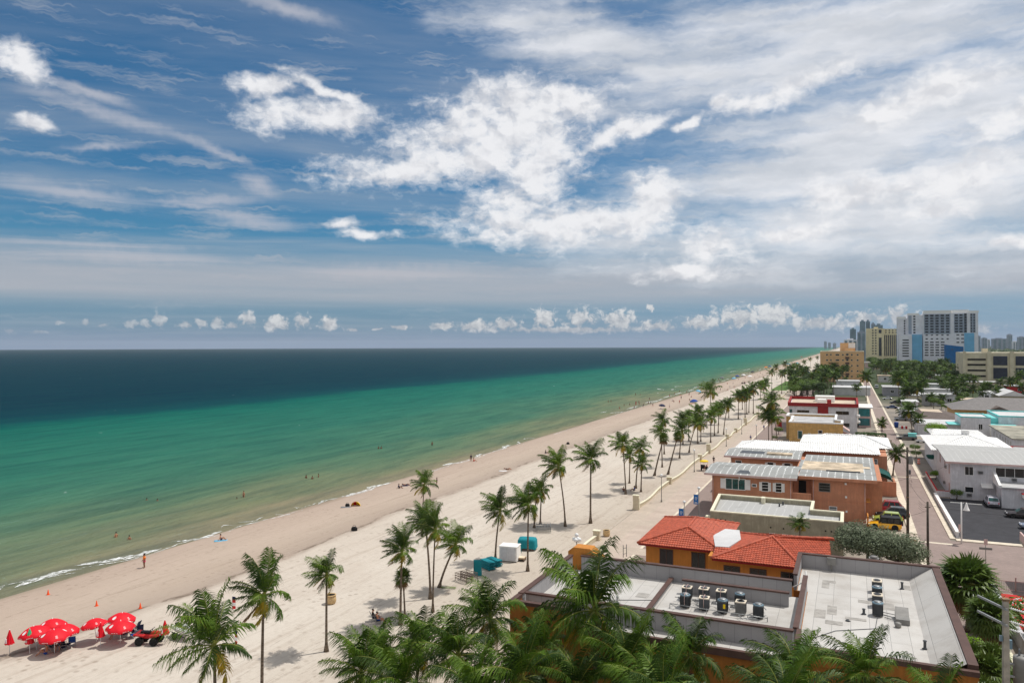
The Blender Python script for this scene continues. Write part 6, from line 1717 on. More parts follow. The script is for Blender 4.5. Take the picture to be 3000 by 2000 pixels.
person('stand', 'person standing in orange top and pink shorts by the waterline', gp(423, 1662), 2.6, 'c_orange', 'c_pink', 'skindark', None, (1.4, 1.3, 1.02))
person('stand', 'person bending waist deep in the sea, farther left of the two near swimmers', wade(340, 1573, .95), 1.5, None, 'c_navy', 'skin')
person('stand', 'swimmer chest deep in the sea, right of the two near swimmers', wade(379, 1580, 1.1), .5, None, 'c_navy', 'skin')
person('stand', 'bather standing thigh deep alone in the green water', wade(714, 1456, .55), 3, None, 'c_black', 'skin')
person('stand', 'swimmer with only the head out, beside the thigh deep bather', wade(694, 1461, 1.42), 0, None, 'c_navy', 'skindark')
for i, (u, v) in enumerate(((897, 1400), (915, 1403), (933, 1397))):
    person('stand', ('left', 'middle', 'right')[i] + ' swimmer of the three in a row in the green water', wade(u, v, 1.0), i, None, 'c_navy', 'skindark')
person('stand', 'left swimmer of the far pair in the green water', wade(1109, 1314, 1.0), 0, None, 'c_white', 'skindark'); person('stand', 'right swimmer of the far pair in the green water', wade(1117, 1314, 1.0), 1, None, 'c_navy', 'skindark')
person('stand', 'lone bather waist deep beyond the palm tops', wade(1266, 1304, .6), 1, None, 'c_black', 'skindark'); 
person('stand', 'tiny swimmers head left of the three in a row, left one', wade(430, 1464, 1.35), 1, None, 'c_navy', 'skindark'); person('stand', 'tiny swimmers head left of the three in a row, right one', wade(461, 1466, 1.35), 1, None, 'c_navy', 'skindark')
person('sit', 'person sitting on a blue towel near the water', gp(647, 1582), -.8, None, 'c_navy', 'skin')
person('sit', 'person kneeling on the wet sand left of the thin palm', gp(1169, 1430), -1.2, 'c_navy', 'c_black', 'skindark')
person('lie', 'person lying on a dark towel left of the thin palm', gp(1190, 1421), -1.3, None, 'c_navy', 'skindark')
person('stand', 'person standing beside chairs right of the thin palm', gp(1280, 1424), 2, 'c_black', 'c_black', 'skindark')
person('stand', 'person standing at the water edge with a seated companion', gp(1380, 1351), 1, 'c_navy', 'c_black', 'skindark')
person('sit', 'person sitting at the water edge beside a standing companion', gp(1388, 1351), -1, None, 'c_red', 'skin')
person('lie', 'sunbather lying on the dry sand in mid beach', gp(1488, 1375), -1.2, 'c_black', 'c_black', 'skin')
person('sit', 'person in dark clothes sitting on the dry sand beyond the leaning left palm', gp(1599, 1328), -1.4, 'c_black', 'c_navy', 'skindark')
c1, c2 = gp(1096, 1818), gp(1108, 1826)
person('chair', 'person in a dark beach chair under the palm shadow, left of the couple', c1 + Vector((0, 0, 0)), -.9, 'c_black', 'c_navy', 'skin')
person('chair', 'person with bare chest in a beach chair under the palm shadow, right of the couple', c2, -1.0, None, 'c_blue', 'skin')
person('walk', 'cyclist-like walker in blue shirt with white bag on the brick walkway', gp(2199, 1292), 0, 'c_blue', 'c_white', 'skindark')
person('walk', 'walker in blue on the brick walkway before the three palms', gp(2238, 1260), 0, 'c_blue', 'c_blue', 'skindark')
person('walk', 'walker in black on the walkway right of the yellow pedicab', gp(2091, 1358), .3, 'c_black', 'c_black', 'skindark')
for i, (u, v) in enumerate(((1827, 1439), (1858, 1437))):
    person('sit', ('left', 'right')[i] + ' person of the picnic group under the palms', gp(u, v), i * 2, 'c_blue' if i else None, 'c_navy', 'skindark')
WL = [(1862, 1157, .5, 'bather knee deep, left of the navy umbrella far out'), (1876, 1157, .9, 'bather waist deep right of the knee deep one'), (1782, 1177, .9, 'left bather of the pair left of the navy umbrella'), (1790, 1177, .7, 'right bather of the pair left of the navy umbrella'), (1858, 1198, .25, 'bather standing in the shallows nearest the waterline'), (1885, 1192, .2, 'bather walking in the shallows left of the couple'), (1900, 1185, .15, 'left bather of the couple at the water edge'), (1907, 1185, .15, 'right bather of the couple at the water edge')]
for u, v, dp, lb in WL: person('stand' if dp > .3 else 'walk', lb, wade(u, v, dp), rnd.uniform(0, 6), 'c_navy' if u % 2 else None, 'c_black', 'skindark')
person('sit', 'person seated on the sand right of the navy umbrella', gp(1973, 1177), -1, None, 'c_black', 'skindark')
person('stand', 'person standing between the blue umbrella and the dark canopy', gp(2019, 1158), 1, 'c_black', 'c_navy', 'skindark')
rp = random.Random(31)
for i in range(84):
    Y_ = 330 + 620 * (i / 84) ** 1.3 + rp.uniform(-6, 6)
    wet = rp.random() < .38
    x_ = rp.uniform(-96, -89) if wet else rp.uniform(-87, -64)
    pose = 'stand' if wet else rp.choice(('stand', 'walk', 'sit', 'sit', 'lie'))
    z0 = -1.2 - rp.uniform(.2, .9) if wet else gz(x_)
    person(pose, 'distant bather in the sea by the busy far beach' if wet else 'distant beachgoer on the busy far beach', (x_, Y_, z0), rp.uniform(0, 6), rp.choice((None, None, 'c_red', 'c_white', 'c_navy')), rp.choice(('c_navy', 'c_red', 'c_black', 'c_lblue')), rp.choice(('skin', 'skindark')), 'bathers in the far water' if wet else 'people on the far beach')


# ------------------------------------------------------------------ beach things
def umbrella(label, loc, col='umb', R=1.28, h=2.15, tilt=(0, 0), group=None, logo=True, rz=0.0):
    t = T('beach_umbrella', label, 'beach umbrella', loc, rz, group)
    g = MB(); g.tube([(0, 0, -.3), (0, 0, h + .12)], .028, 8); g.build('pole', MT['c_white'], t)
    g = MB(); n = 8; rings = 5; vs = []
    def pt(f, q, k_=0.0):
        a = 2 * pi * q / n
        sag = 1 - .07 * (1 - math.cos(2 * pi * (q % 1.0))) * f / 2
        return Vector((R * f * math.cos(a) * sag, R * f * math.sin(a) * sag, h - .62 * f ** 1.8 * (R / 1.28) + .04 * math.sin(pi * (q % 1.0)) * f + k_))
    sub = 4
    for i in range(rings + 1):
        for q in range(n * sub): vs.append(pt(max(.01, i / rings), q / sub))
    N_ = n * sub
    for q in range(N_): v = pt(1, q / sub); vs.append(v * 1.0 + Vector((0, 0, -.12)))
    g.add(vs, [(i * N_ + q, i * N_ + (q + 1) % N_, (i + 1) * N_ + (q + 1) % N_, (i + 1) * N_ + q) for i in range(rings + 1) for q in range(N_)], 0, True)
    cnp = g.build('canopy', MT[col], t)
    so_ = cnp.modifiers.new('thick', 'SOLIDIFY'); so_.thickness = .012
    if logo:
        g = MB()
        for q in (1, 5):
            pts = [pt(.68 + .15 * math.cos(a), q + .5 + .24 * math.sin(a), .018) for a in [2 * pi * j / 14 for j in range(14)]]
            g.add(pts, [tuple(range(14))], 0)
        for q in range(8):
            for j in range(5):
                q0 = q + .22 + j * .115
                g.add([pt(1.0, q0, -.03) * 1.012, pt(1.0, q0 + .07, -.03) * 1.012, pt(1.0, q0 + .07, -.09) * 1.012, pt(1.0, q0, -.09) * 1.012], [(0, 1, 2, 3)], 0)
        for q in (3, 7):
            for j in range(3):
                f0 = .66 + j * .07
                g.add([pt(f0, q + .38, .016), pt(f0 + .03, q + .38, .016), pt(f0 + .03, q + .62, .016), pt(f0, q + .62, .016)], [(0, 1, 2, 3)], 0)
        g.build('white_print', MT['c_white'], cnp)
    g = MB()
    for q in range(n):
        a = 2 * pi * q / n
        g.tube([(0, 0, h - .45), pt(.55, q, -.02)], .008, 4); g.tube([pt(.03, q, -.02), pt(.5, q, -.02), pt(.98, q, -.02)], .007, 4)
    g.build('ribs', MT['steel'], t)
    t.rotation_euler = (tilt[0], tilt[1], rz)
    return t


def closed_umbrella(label, loc, col='umb', two=None, group=None):
    t = T('folded_umbrella', label, 'beach umbrella', loc, 0, group)
    g = MB(); g.tube([(0, 0, -.3), (0, 0, 2.25)], .028, 8); g.build('pole', MT['c_white'], t)
    def cone(z0, z1, r0_, r1_):
        g = MB(); n = 32; vs = []
        for i in range(7):
            f = i / 6
            for q in range(n):
                a = 2 * pi * q / n
                r_ = (r0_ + (r1_ - r0_) * f) * (1 + .2 * math.cos(8 * a))
                vs.append((r_ * math.cos(a), r_ * math.sin(a), z0 + (z1 - z0) * f))
        g.add(vs, [(i * n + q, i * n + (q + 1) % n, (i + 1) * n + (q + 1) % n, (i + 1) * n + q) for i in range(6) for q in range(n)], 0, True)
        return g
    c = cone(.95, 2.2, .34, .03).build('canopy', MT[col], t)
    if two: cone(1.55, 2.22, .22, .035).build('cover', MT[two], c)
    g = MB()
    for j in range(5): g.box(-.1, .1, -.36, -.3, 1.1 + j * .09, 1.14 + j * .09)
    g.build('white_print', MT['c_white'], c)
    return t


GU1, GU2 = 'red umbrellas, left cluster', 'red umbrellas, right cluster'
def at_h(u, v, h): q = P(u, v, h + gz(-64)); q.z = gz(q.x); return q
umbrella('red umbrella at the front right of the left cluster, nearest', at_h(160, 1848, 1.95), R=1.3, tilt=(.06, .05), group=GU1)
umbrella('red umbrella at the left of the left cluster', at_h(108, 1838, 1.9), R=1.3, tilt=(.05, -.1), group=GU1, rz=.3)
umbrella('red umbrella at the back of the left cluster', at_h(154, 1815, 2.0), R=1.2, tilt=(-.05, -.05), group=GU1, rz=.2)
umbrella('red umbrella at the right of the left cluster, behind the nearest', at_h(184, 1832, 2.0), R=1.25, tilt=(0, .1), group=GU1, rz=.5)
umbrella('red umbrella at the left of the right cluster', at_h(283, 1816, 2.0), R=1.15, tilt=(.05, -.12), group=GU2)
umbrella('red umbrella at the back of the right cluster', at_h(352, 1800, 2.0), R=1.25, tilt=(-.03, .08), group=GU2, rz=.4)
umbrella('red umbrella at the front of the right cluster', at_h(352, 1822, 2.0), R=1.25, tilt=(.05, .08), group=GU2, rz=.1)
closed_umbrella('folded red umbrella at the far left edge', gp(28, 1916)); closed_umbrella('folded red umbrella with a mint green tip before the left cluster', gp(87, 1914), 'umb', 'c_green')
closed_umbrella('folded red umbrella before the right cluster', gp(295, 1894)); closed_umbrella('folded red umbrella beside the red quad bike', gp(483, 1886))


def beach_chair(label, loc, rz, col, group=None):
    t = T('beach_chair', label, 'chair', loc, rz, group)
    g = MB()
    for sx in (-.28, .28):
        g.tube([(sx, .28, 0), (sx, -.2, .42)], .014, 5); g.tube([(sx, -.3, 0), (sx, .25, .36)], .014, 5); g.tube([(sx, -.12, .28), (sx, -.42, .95)], .014, 5); g.tube([(sx, -.3, .55), (sx, .22, .55)], .02, 5); g.tube([(sx, .22, .55), (sx, .22, .3)], .012, 5)
    g.build('frame', MT['galv'], t)
    g = MB(); g.obox((0, .04, .34), .54, .48, .025, rx=.12); g.build('seat', MT[col], t)
    g = MB(); g.obox((0, -.28, .63), .54, .025, .7, rx=.43); g.build('backrest', MT[col], t)
    return t


ch0 = beach_chair('dark chair under the palm shadow holding the left sitter', c1, -.9, 'c_black', 'chairs under the palm shadow')
dup(ch0, c2, -1.0, 'dark chair under the palm shadow holding the right sitter')
for cx, cy, n, gname, nm in ((150, 1905, 6, 'chairs under the left red umbrellas', 'left'), (355, 1868, 7, 'chairs under the right red umbrellas', 'right')):
    base = gp(cx, cy)
    for i in range(n):
        a = i * 2.4; q = base + Vector((.75 * math.cos(a) * (1 + i * .12), .6 * math.sin(a) * (1 + i * .12) + .9, 0)); q.z = gz(q.x)
        ch = beach_chair('navy beach chair in the shade of the %s red umbrella cluster' % nm, q, a, rnd.choice(('c_navy', 'c_blue', 'c_navy')), gname)
person('sit', 'person with dark hair sitting under the left red umbrellas', gp(135, 1915), 2.5, None, 'c_blue', 'skin'); person('chair', 'person seated in blue under the left red umbrellas', gp(175, 1900), -2.5, 'c_blue', 'c_navy', 'skin'); person('chair', 'person seated in dark clothes under the right red umbrellas', gp(345, 1866), 2.8, 'c_navy', 'c_navy', 'skin')
def blob_thing(name, label, cat, loc, m_, parts, rz=0):
    t = T(name, label, cat, loc, rz)
    for nm, fn in parts:
        g = MB(); fn(g); g.build(nm, MT[m_] if isinstance(m_, str) else MT[m_.get(nm)], t)
    return t
def towel(label, loc, rz, col, sx=.9, sy=1.8):
    g = MB(); n = 8
    vs = [(sx * (i / 3 - .5), sy * (j / n - .5), .035 + .02 * math.sin(i * 2 + j * 1.3)) for j in range(n + 1) for i in range(4)]
    g.add(vs, [(j * 4 + i, j * 4 + i + 1, j * 4 + 5 + i, j * 4 + 4 + i) for j in range(n) for i in range(3)], 0, True)
    ob = g.build('towel', MT[col]); ob.location = loc; ob.rotation_euler = (0, math.atan2(-.045, 1) * 0 , rz)
    sm_ = ob.modifiers.new('thick', 'SOLIDIFY'); sm_.thickness = .03
    return tag(ob, label, 'towel')
towel('blue towel under the person sitting near the water', gp(647, 1583), -.8, 'c_lblue'); towel('dark towel beside the rainbow shelter', gp(1014, 1485), -1.1, 'c_grey'); towel('dark towel under the person lying left of the thin palm', gp(1190, 1422, -.01), -1.3, 'c_navy', 1.3)
towel('pale towel left of the sunbather in mid beach', gp(1474, 1379), -1.2, 'c_white')
def bag(label, loc, s=.5, col='c_black'):
    t = T('beach_bag', label, 'bag', loc, .4)
    g = MB(); g.lathe([(s * .42, 0), (s * .5, s * .1), (s * .48, s * .45), (s * .3, s * .62), (s * .12, s * .66)], 12, (0, 0, 0), 0, True, 'Z', .65); g.build('sack', MT[col], t)
    g = MB(); g.tube([(-s * .3, 0, s * .5), (-s * .15, 0, s * .85), (s * .15, 0, s * .85), (s * .3, 0, s * .5)], s * .03, 5); g.build('handle', MT[col], t)
bag('black bag lying alone on the dry sand', gp(1038, 1554), .95); bag('dark bag beside the rainbow shelter', gp(1018, 1483), .8); bag('dark bag lying far up the dry sand', gp(1664, 1301), .9)
# yellow and red half shelter
t = T('beach_shelter', 'yellow and red striped half dome shelter near the water', 'beach shelter', gp(1042, 1482), .5); t.scale = (.72,) * 3
for i in range(6):
    g = MB(); n = 7
    a0, a1 = -.3 + i * .62, -.3 + (i + 1) * .62
    vs = [(1.15 * math.cos(a) * math.cos(b_), 1.15 * math.sin(a) * math.cos(b_), 1.1 * math.sin(b_)) for b_ in [pi / 2 * j / n for j in range(n + 1)] for a in (a0, (a0 + a1) / 2, a1)]
    g.add(vs, [(j * 3 + q, j * 3 + q + 1, j * 3 + q + 4, j * 3 + q + 3) for j in range(n) for q in range(2)], 0, True)
    ob = g.build('panel', MT['c_yellow' if i % 2 == 0 else 'c_red'], t); mo = ob.modifiers.new('thick', 'SOLIDIFY'); mo.thickness = .02
# cones
def cone(label, loc):
    t = T('traffic_cone', label, 'cone', loc, 0, 'orange cones on the sand'); t.scale = (.8,) * 3
    g = MB(); g.lathe([(.17, .04), (.15, .1), (.04, .7), (.03, .72)], 14); g.build('body', MT['cone'], t)
    g = MB(); g.prism([(.2 * c_, .2 * s_) for c_, s_ in ((-1, -.8), (-.8, -1), (.8, -1), (1, -.8), (1, .8), (.8, 1), (-.8, 1), (-1, .8))], 0, .05); g.build('base', MT['cone'], t)
for u, v, lb in ((141, 1741, 'orange cone nearest the sea'), (283, 1774, 'orange cone above the right umbrella cluster'), (411, 1781, 'orange cone rightmost of the three')): cone(lb, gp(u, v))
# big pots
def pot(label, loc, s=1.0):
    t = T('stone_pot', label, 'pot', loc)
    g = MB(); g.lathe([(.42 * s, 0), (.55 * s, .2 * s), (.6 * s, .5 * s), (.55 * s, .78 * s), (.5 * s, .9 * s)], 22); g.build('bowl', MT['terrapot'], t)
    g = MB(); g.lathe([(.5 * s, .9 * s), (.58 * s, .92 * s), (.58 * s, 1.05 * s), (.5 * s, 1.06 * s), (.46 * s, .9 * s)], 22); g.build('rim', MT['terrapot'], t)
    g = MB(); g.lathe([(.46 * s, 1.0 * s), (.1 * s, .98 * s)], 16); g.build('opening', MT['dark'], t)
pot('sandstone pot standing on the sand behind the slim palm', gp(970, 1767), .92)
pot('sandstone pot beside the low wall pier on the walkway', gp(1777, 1570), .85)


def wheel(par, x, y, r, w_, rim='steel', nm='wheel'):
    g = MB(); g.lathe([(r * .62, -w_ / 2), (r * .93, -w_ / 2), (r, -w_ * .3), (r, w_ * .3), (r * .93, w_ / 2), (r * .62, w_ / 2)], 18, (x, y, r), 0, True, 'Y')
    o_ = g.build(nm, MT['rubber'], par)
    g = MB(); g.lathe([(r * .6, -w_ * .42), (r * .64, -w_ * .46), (r * .64, w_ * .46), (r * .6, w_ * .42), (r * .2, w_ * .36)], 14, (x, y, r), 0, True, 'Y'); g.build('rim', MT[rim], o_)


# quad bike
t = T('quad_bike', 'red quad bike parked between the umbrellas and the trailer', 'quad bike', gp(438, 1884), .35)
t.scale = (1.25,) * 3
for x in (-.55, .55):
    for y in (-.42, .42): wheel(t, x, y, .3, .26)
g = MB(); g.obox((.55, 0, .72), .75, .95, .14, ry=-.12); g.obox((-.6, 0, .72), .8, .98, .14, ry=.1); g.obox((0, 0, .58), 1.0, .42, .3); g.obox((.42, 0, .86), .45, .36, .16); g.build('body', MT['redpaint'], t, None, .05)
g = MB(); g.obox((-.25, 0, .86), .75, .3, .16); g.build('seat', MT['black'], t, None, .05)
g = MB(); g.tube([(.35, 0, .75), (.22, 0, 1.08)], .03, 6); g.tube([(.2, -.38, 1.08), (.24, -.15, 1.1), (.24, .15, 1.1), (.2, .38, 1.08)], .022, 6); g.build('handlebar', MT['black'], t)
g = MB()
for y in (-.3, -.1, .1, .3): g.tube([(-.95, y, .83), (-.35, y, .83)], .014, 5)
for x in (-.95, -.65, -.35): g.tube([(x, -.4, .83), (x, .4, .83)], .014, 5)
g.build('rack', MT['darksteel'], t)
for y in (-.25, .25):
    g = MB(); g.ball((.92, y, .76), .06); g.build('headlight', MT['c_white'], t)
# jet ski on trailer
t = T('jet_ski', 'white jet ski on a trailer behind the corner palm', 'jet ski', gp(535, 1868), -.25)
g = MB()
st = [(-1.4, .45, .62, .95), (-.6, .55, .5, 1.0), (.4, .55, .48, 1.05), (1.1, .35, .55, 1.0), (1.6, .06, .85, .98)]
vs = []
for x, w_, zb, zt in st: vs += [(x, -w_, zt - .12), (x, -w_ * .7, zb + .1), (x, 0, zb), (x, w_ * .7, zb + .1), (x, w_, zt - .12), (x, w_ * .6, zt), (x, -w_ * .6, zt)]
g.add(vs, [(i * 7 + q, i * 7 + (q + 1) % 7, i * 7 + 7 + (q + 1) % 7, i * 7 + 7 + q) for i in range(4) for q in range(7)] + [tuple(range(7)), tuple(range(28, 35))], 0, True)
g.build('hull', MT['c_white'], t)
g = MB(); g.obox((-.5, 0, 1.12), 1.3, .34, .24); g.build('seat', MT['black'], t, None, .06)
g = MB(); g.obox((.55, 0, 1.2), .55, .5, .3, ry=.3); g.build('cowl', MT['c_white'], t, None, .08)
g = MB(); g.tube([(.4, -.35, 1.42), (.45, 0, 1.45), (.4, .35, 1.42)], .025, 6); g.build('handlebar', MT['black'], t)
tl = T('boat_trailer', 'dark two wheeled trailer under the white jet ski', 'trailer', gp(535, 1868), -.25)
for y in (-.65, .65): wheel(tl, -.3, y, .32, .22)
g = MB(); g.box(-1.3, 1.0, -.42, -.36, .36, .44); g.box(-1.3, 1.0, .36, .42, .36, .44); g.box(-.36, -.24, -.6, .6, .3, .36); g.tube([(1.0, -.36, .4), (1.9, 0, .42)], .03, 6); g.tube([(1.0, .36, .4), (1.9, 0, .42)], .03, 6); g.build('frame', MT['darksteel'], tl)
# striped flags behind the second palm
def flag(label, loc, rz):
    t = T('feather_flag', label, 'flag', loc, rz); t.scale = (.75,) * 3
    g = MB(); g.tube([(0, 0, 0), (0, 0, 2.2), (.05, 0, 2.7)], .02, 6); g.build('pole', MT['c_white'], t)
    for i, c_ in enumerate(('c_navy', 'c_red', 'c_white', 'c_red')):
        g = MB(); z0 = 2.5 - i * .42
        g.add([(.03, 0, z0), (.5, .06, z0 - .05), (.52, .02, z0 - .42), (.03, 0, z0 - .42)], [(0, 1, 2, 3)]); ob = g.build('band', MT[c_], t); mo = ob.modifiers.new('thick', 'SOLIDIFY'); mo.thickness = .012
flag('red white and blue feather flag behind the windswept palm', gp(680, 1800), .2); flag('red white and blue feather flag behind the corner palm fronds, lower', gp(688, 1905), -.3)

# storage things by the palms
def lounger_frame(label, loc, rz, m_='galv', n=3, L=1.9, Wd=.75, stk=2, group=None):
    t = T('lounger_pile', label, 'lounger frames', loc, rz, group)
    for s_ in range(stk):
        g = MB(); z0 = .32 + s_ * .28; 
        for i in range(n):
            y0 = (i - (n - 1) / 2) * (Wd + .12)
            for yy in (y0 - Wd / 2, y0 + Wd / 2):
                g.box(-L / 2, L / 2, yy - .025, yy + .025, z0, z0 + .06)
            for j in range(6): x = -L / 2 + .05 + j * (L - .1) / 5; g.box(x - .02, x + .02, y0 - Wd / 2 + .03, y0 + Wd / 2 - .03, z0 + .01, z0 + .05)
            if s_ == 0:
                for x in (-L / 2 + .06, L / 2 - .06):
                    for yy in (y0 - Wd / 2, y0 + Wd / 2): g.box(x - .025, x + .025, yy - .024, yy + .024, 0, z0)
            else:
                for x in (-L / 2 + .06, L / 2 - .06):
                    for yy in (y0 - Wd / 2, y0 + Wd / 2): g.box(x - .02, x + .02, yy - .02, yy + .02, z0 - .22, z0)
        g.build('frame', MT[m_], t)
lounger_frame('stacked bare grey metal lounger frames behind the teal cover', gp(1592, 1555), .4, 'galv', 3, 2.2, .8, 3)
lounger_frame('brown wooden lounger frames at the left end of the stored things', gp(1366, 1700), -.35, 'driftwood', 2, 2.0, .8, 3)
def slats(label, loc, rz, n, col, L=1.9, Wd=.7, name='lounger_stack'):
    t = T(name, label, 'loungers', loc, rz)
    r = random.Random(n)
    for i in range(n):
        g = MB(); z = .06 + i * .17; dx, dy, ra = r.uniform(-.12, .12), r.uniform(-.06, .06), r.uniform(-.06, .06)
        mm = Matrix.Translation((dx, dy, z)) @ Matrix.Rotation(ra, 4, 'Z')
        for j in range(9):
            y0 = -L / 2 + j * L / 9
            g.add([mm @ Vector(q) for q in ((-Wd / 2, y0, .06), (Wd / 2, y0, .06), (Wd / 2, y0 + L / 9 * .85, .06), (-Wd / 2, y0 + L / 9 * .85, .06), (-Wd / 2, y0, .1), (Wd / 2, y0, .1), (Wd / 2, y0 + L / 9 * .85, .1), (-Wd / 2, y0 + L / 9 * .85, .1))], [(3, 2, 1, 0), (4, 5, 6, 7), (0, 1, 5, 4), (1, 2, 6, 5), (2, 3, 7, 6), (3, 0, 4, 7)])
        for sx in (-Wd / 2, Wd / 2 - .04): g.add([mm @ Vector(q) for q in ((sx, -L / 2, 0), (sx + .04, -L / 2, 0), (sx + .04, L / 2, 0), (sx, L / 2, 0), (sx, -L / 2, .07), (sx + .04, -L / 2, .07), (sx + .04, L / 2, .07), (sx, L / 2, .07))], [(3, 2, 1, 0), (4, 5, 6, 7), (0, 1, 5, 4), (1, 2, 6, 5), (2, 3, 7, 6), (3, 0, 4, 7)])
        g.build('lounger', MT[col], t)
    return t
slats('flat stack of dark teal loungers between the white box and the blue crate', gp(1428, 1665), 1.0, 6, 'c_teal', 2.2, .85)
slats('second flat stack of teal loungers against the white box', gp(1448, 1655), 1.1, 5, 'c_teal', 2.2, .8)
slats('upended bundle of blue teal loungers at the left of the stack', gp(1392, 1682), .5, 7, 'c_teal', 1.7, .75)
for ob in [x for x in bpy.data.objects if x.get('label', '').startswith('upended')]: ob.rotation_euler = (pi / 2 * .94, 0, .55); ob.location.z = .8; ob.location.y += .6
t = T('storage_box', 'white storage box standing on the sand among the stacked loungers', 'storage box', gp(1494, 1640), .12)
g = MB(); g.box(-1.15, 1.15, -.85, .85, .1, 1.85); g.build('body', MT['whitetrim'], t, None, .03)
g = MB(); g.box(-1.2, 1.2, -.9, .9, 1.85, 1.95); g.build('lid', MT['whitetrim'], t, None, .03)
g = MB(); g.box(-1.0, -.02, -.88, -.855, .2, 1.75); g.box(.02, 1.0, -.88, -.855, .2, 1.75); g.build('door', MT['white'], t); g = MB(); g.box(-1.0, -.85, -.8, .8, 0, .1); g.box(.85, 1.0, -.8, .8, 0, .1); g.build('skid', MT['darksteel'], t)
t = T('covered_stack', 'stack of loungers under a bright turquoise cover beside the white box', 'covered stack', gp(1545, 1608), .2)
g = MB(); n = 12; vs = []
for (w_, d_, z) in ((1.28, .95, .25), (1.25, .92, .7), (1.22, .9, 1.25), (1.1, .78, 1.5), (.6, .4, 1.56)):
    for q in range(24):
        a = 2 * pi * q / 24; ca, sa = math.cos(a), math.sin(a)
        vs.append((w_ * math.copysign(abs(ca) ** .35, ca) * (1 + .02 * math.sin(5 * a)), d_ * math.copysign(abs(sa) ** .35, sa), z + (.06 * math.sin(3 * a) if z < .5 else 0)))
g.add(vs, [(i * 24 + q, i * 24 + (q + 1) % 24, (i + 1) * 24 + (q + 1) % 24, (i + 1) * 24 + q) for i in range(4) for q in range(24)] + [tuple(range(96, 120))], 0, True)
g.build('cover', MT['c_teal'], t); g = MB(); [g.box(-1.1, 1.1, y - .04, y + .04, 0, .3) for y in (-.7, 0, .7)]; g.build('base_frame', MT['driftwood'], t)
t = T('stacked_chairs', 'teal plastic chairs stacked between the white box and the turquoise cover', 'chairs', gp(1521, 1618), .8)
for i in range(3):
    g = MB(); z = .1 * i; g.box(-.24, .24, -.22, .22, .42 + z, .46 + z); g.obox((0, -.25, .72 + z), .46, .035, .56, rx=.18)
    for sx in (-.21, .21): g.tube([(sx, -.2, .42 + z), (sx * 1.1, -.26, z)], .022, 5); g.tube([(sx, .2, .42 + z), (sx * 1.1, .25, z)], .022, 5); g.tube([(sx * 1.12, -.25, .66 + z), (sx * 1.12, .2, .66 + z), (sx * 1.1, .22, .45 + z)], .02, 5)
    g.build('chair', MT['c_teal'], t)
t = T('wooden_platform', 'low wooden platform loaded with boards in front of the white box', 'platform', gp(1518, 1640), .15)
g = MB(); [g.box(-.95, .95, -.6 + i * .2, -.6 + i * .2 + .18, .3, .35) for i in range(6)]; g.build('deck', MT['wood'], t); g = MB(); [g.box(x - .06, x + .06, -.58, .58, 0, .3) for x in (-.85, 0, .85)]; g.build('bearer', MT['driftwood'], t); g = MB(); g.obox((.1, 0, .42), 1.5, .9, .05, rz=.1, ry=.04); g.build('loose_board', MT['worn'], t)
t = T('fallen_frond', 'fallen green palm frond on the sand by the leaning palm', 'palm frond', gp(1312, 1723, .05), .3)
g = MB()
g.tube([(-.9, 0, .05), (0, .1, .18), (.9, .05, .05)], .02, 5, 1)
for i in range(24):
    x = -.8 + i * .07
    for sg in (-1, 1): g.add([(x, .05, .12), (x + .05, .05, .12), (x + .2, .05 + sg * .5, .06)], [(0, 1, 2)])
g.build('leaflets', [MT['fr_g'], MT['rachis']], t)

# far beach umbrellas, canopies, vehicles
umbrella('navy umbrella by the water with chairs beneath', gp(1939, 1197), 'c_navy', 1.5, 2.1, (.1, .1), None, False); umbrella('bright blue umbrella on the dry sand with an orange mat', gp(2033, 1181), 'c_blue', 1.9, 1.9, (.15, -.1), None, False)
umbrella('pale blue umbrella left of the dark canopy', gp(2045, 1152), 'c_lblue', 1.7, 2.0, (0, .2), None, False)
towel('orange mat under the bright blue umbrella', gp(2030, 1182), -1.2, 'c_orange', 1.4, 2.2)
beach_chair('chair under the navy umbrella by the water', gp(1937, 1199), -1.2, 'c_grey')
t = T('beach_canopy', 'dark grey canopy tent with people beneath, behind the very tall palm', 'canopy', gp(2078, 1163), .1)
g = MB(); g.add([(-2.6, -1.6, 1.7), (2.6, -1.6, 1.7), (2.6, 1.6, 1.7), (-2.6, 1.6, 1.7), (-1.2, 0, 2.3), (1.2, 0, 2.3)], [(0, 1, 5, 4), (1, 2, 5), (2, 3, 4, 5), (3, 0, 4)]); ob = g.build('roof', MT['driftwood'], t); ob.modifiers.new('thick', 'SOLIDIFY').thickness = .03
g = MB(); [g.tube([(x, y, 0), (x, y, 1.72)], .03, 5) for x in (-2.5, 2.5) for y in (-1.5, 1.5)]; g.build('poles', MT['steel'], t)
FU = [(2115, 1108, 'c_grey', 'grey umbrella among the far crowd'), (2150, 1114, 'c_lblue', 'pale blue umbrella far up the beach, nearest of its group'), (2160, 1106, 'c_blue', 'blue umbrella far up the beach'), (2197, 1107, 'c_white', 'white and blue umbrella on the far dry sand'), (2205, 1093, 'c_navy', 'navy umbrella at the far crowd'), (2178, 1103, 'c_white', 'white umbrella on the far dry sand'), (2255, 1075, 'c_blue', 'blue umbrella of the farthest group'), (2244, 1078, 'c_orange', 'orange umbrella of the farthest group'), (2310, 1068, 'c_teal', 'turquoise umbrella left of the far pair'), (2335, 1066, 'c_teal', 'turquoise umbrella right of the far pair'), (2348, 1046, 'c_red', 'red umbrella on the farthest sand'), (2300, 1058, 'c_white', 'white umbrella on the farthest sand')]
for u, v, c_, lb in FU: umbrella(lb, gp(u, v), c_, 2.1 if c_ != 'c_teal' else 3.0, 2.3, (rnd.uniform(-.1, .1), rnd.uniform(-.1, .1)), None, False)
t = T('beach_buggy', 'dark utility buggy parked on the far dry sand', 'buggy', gp(2178, 1124), .1)
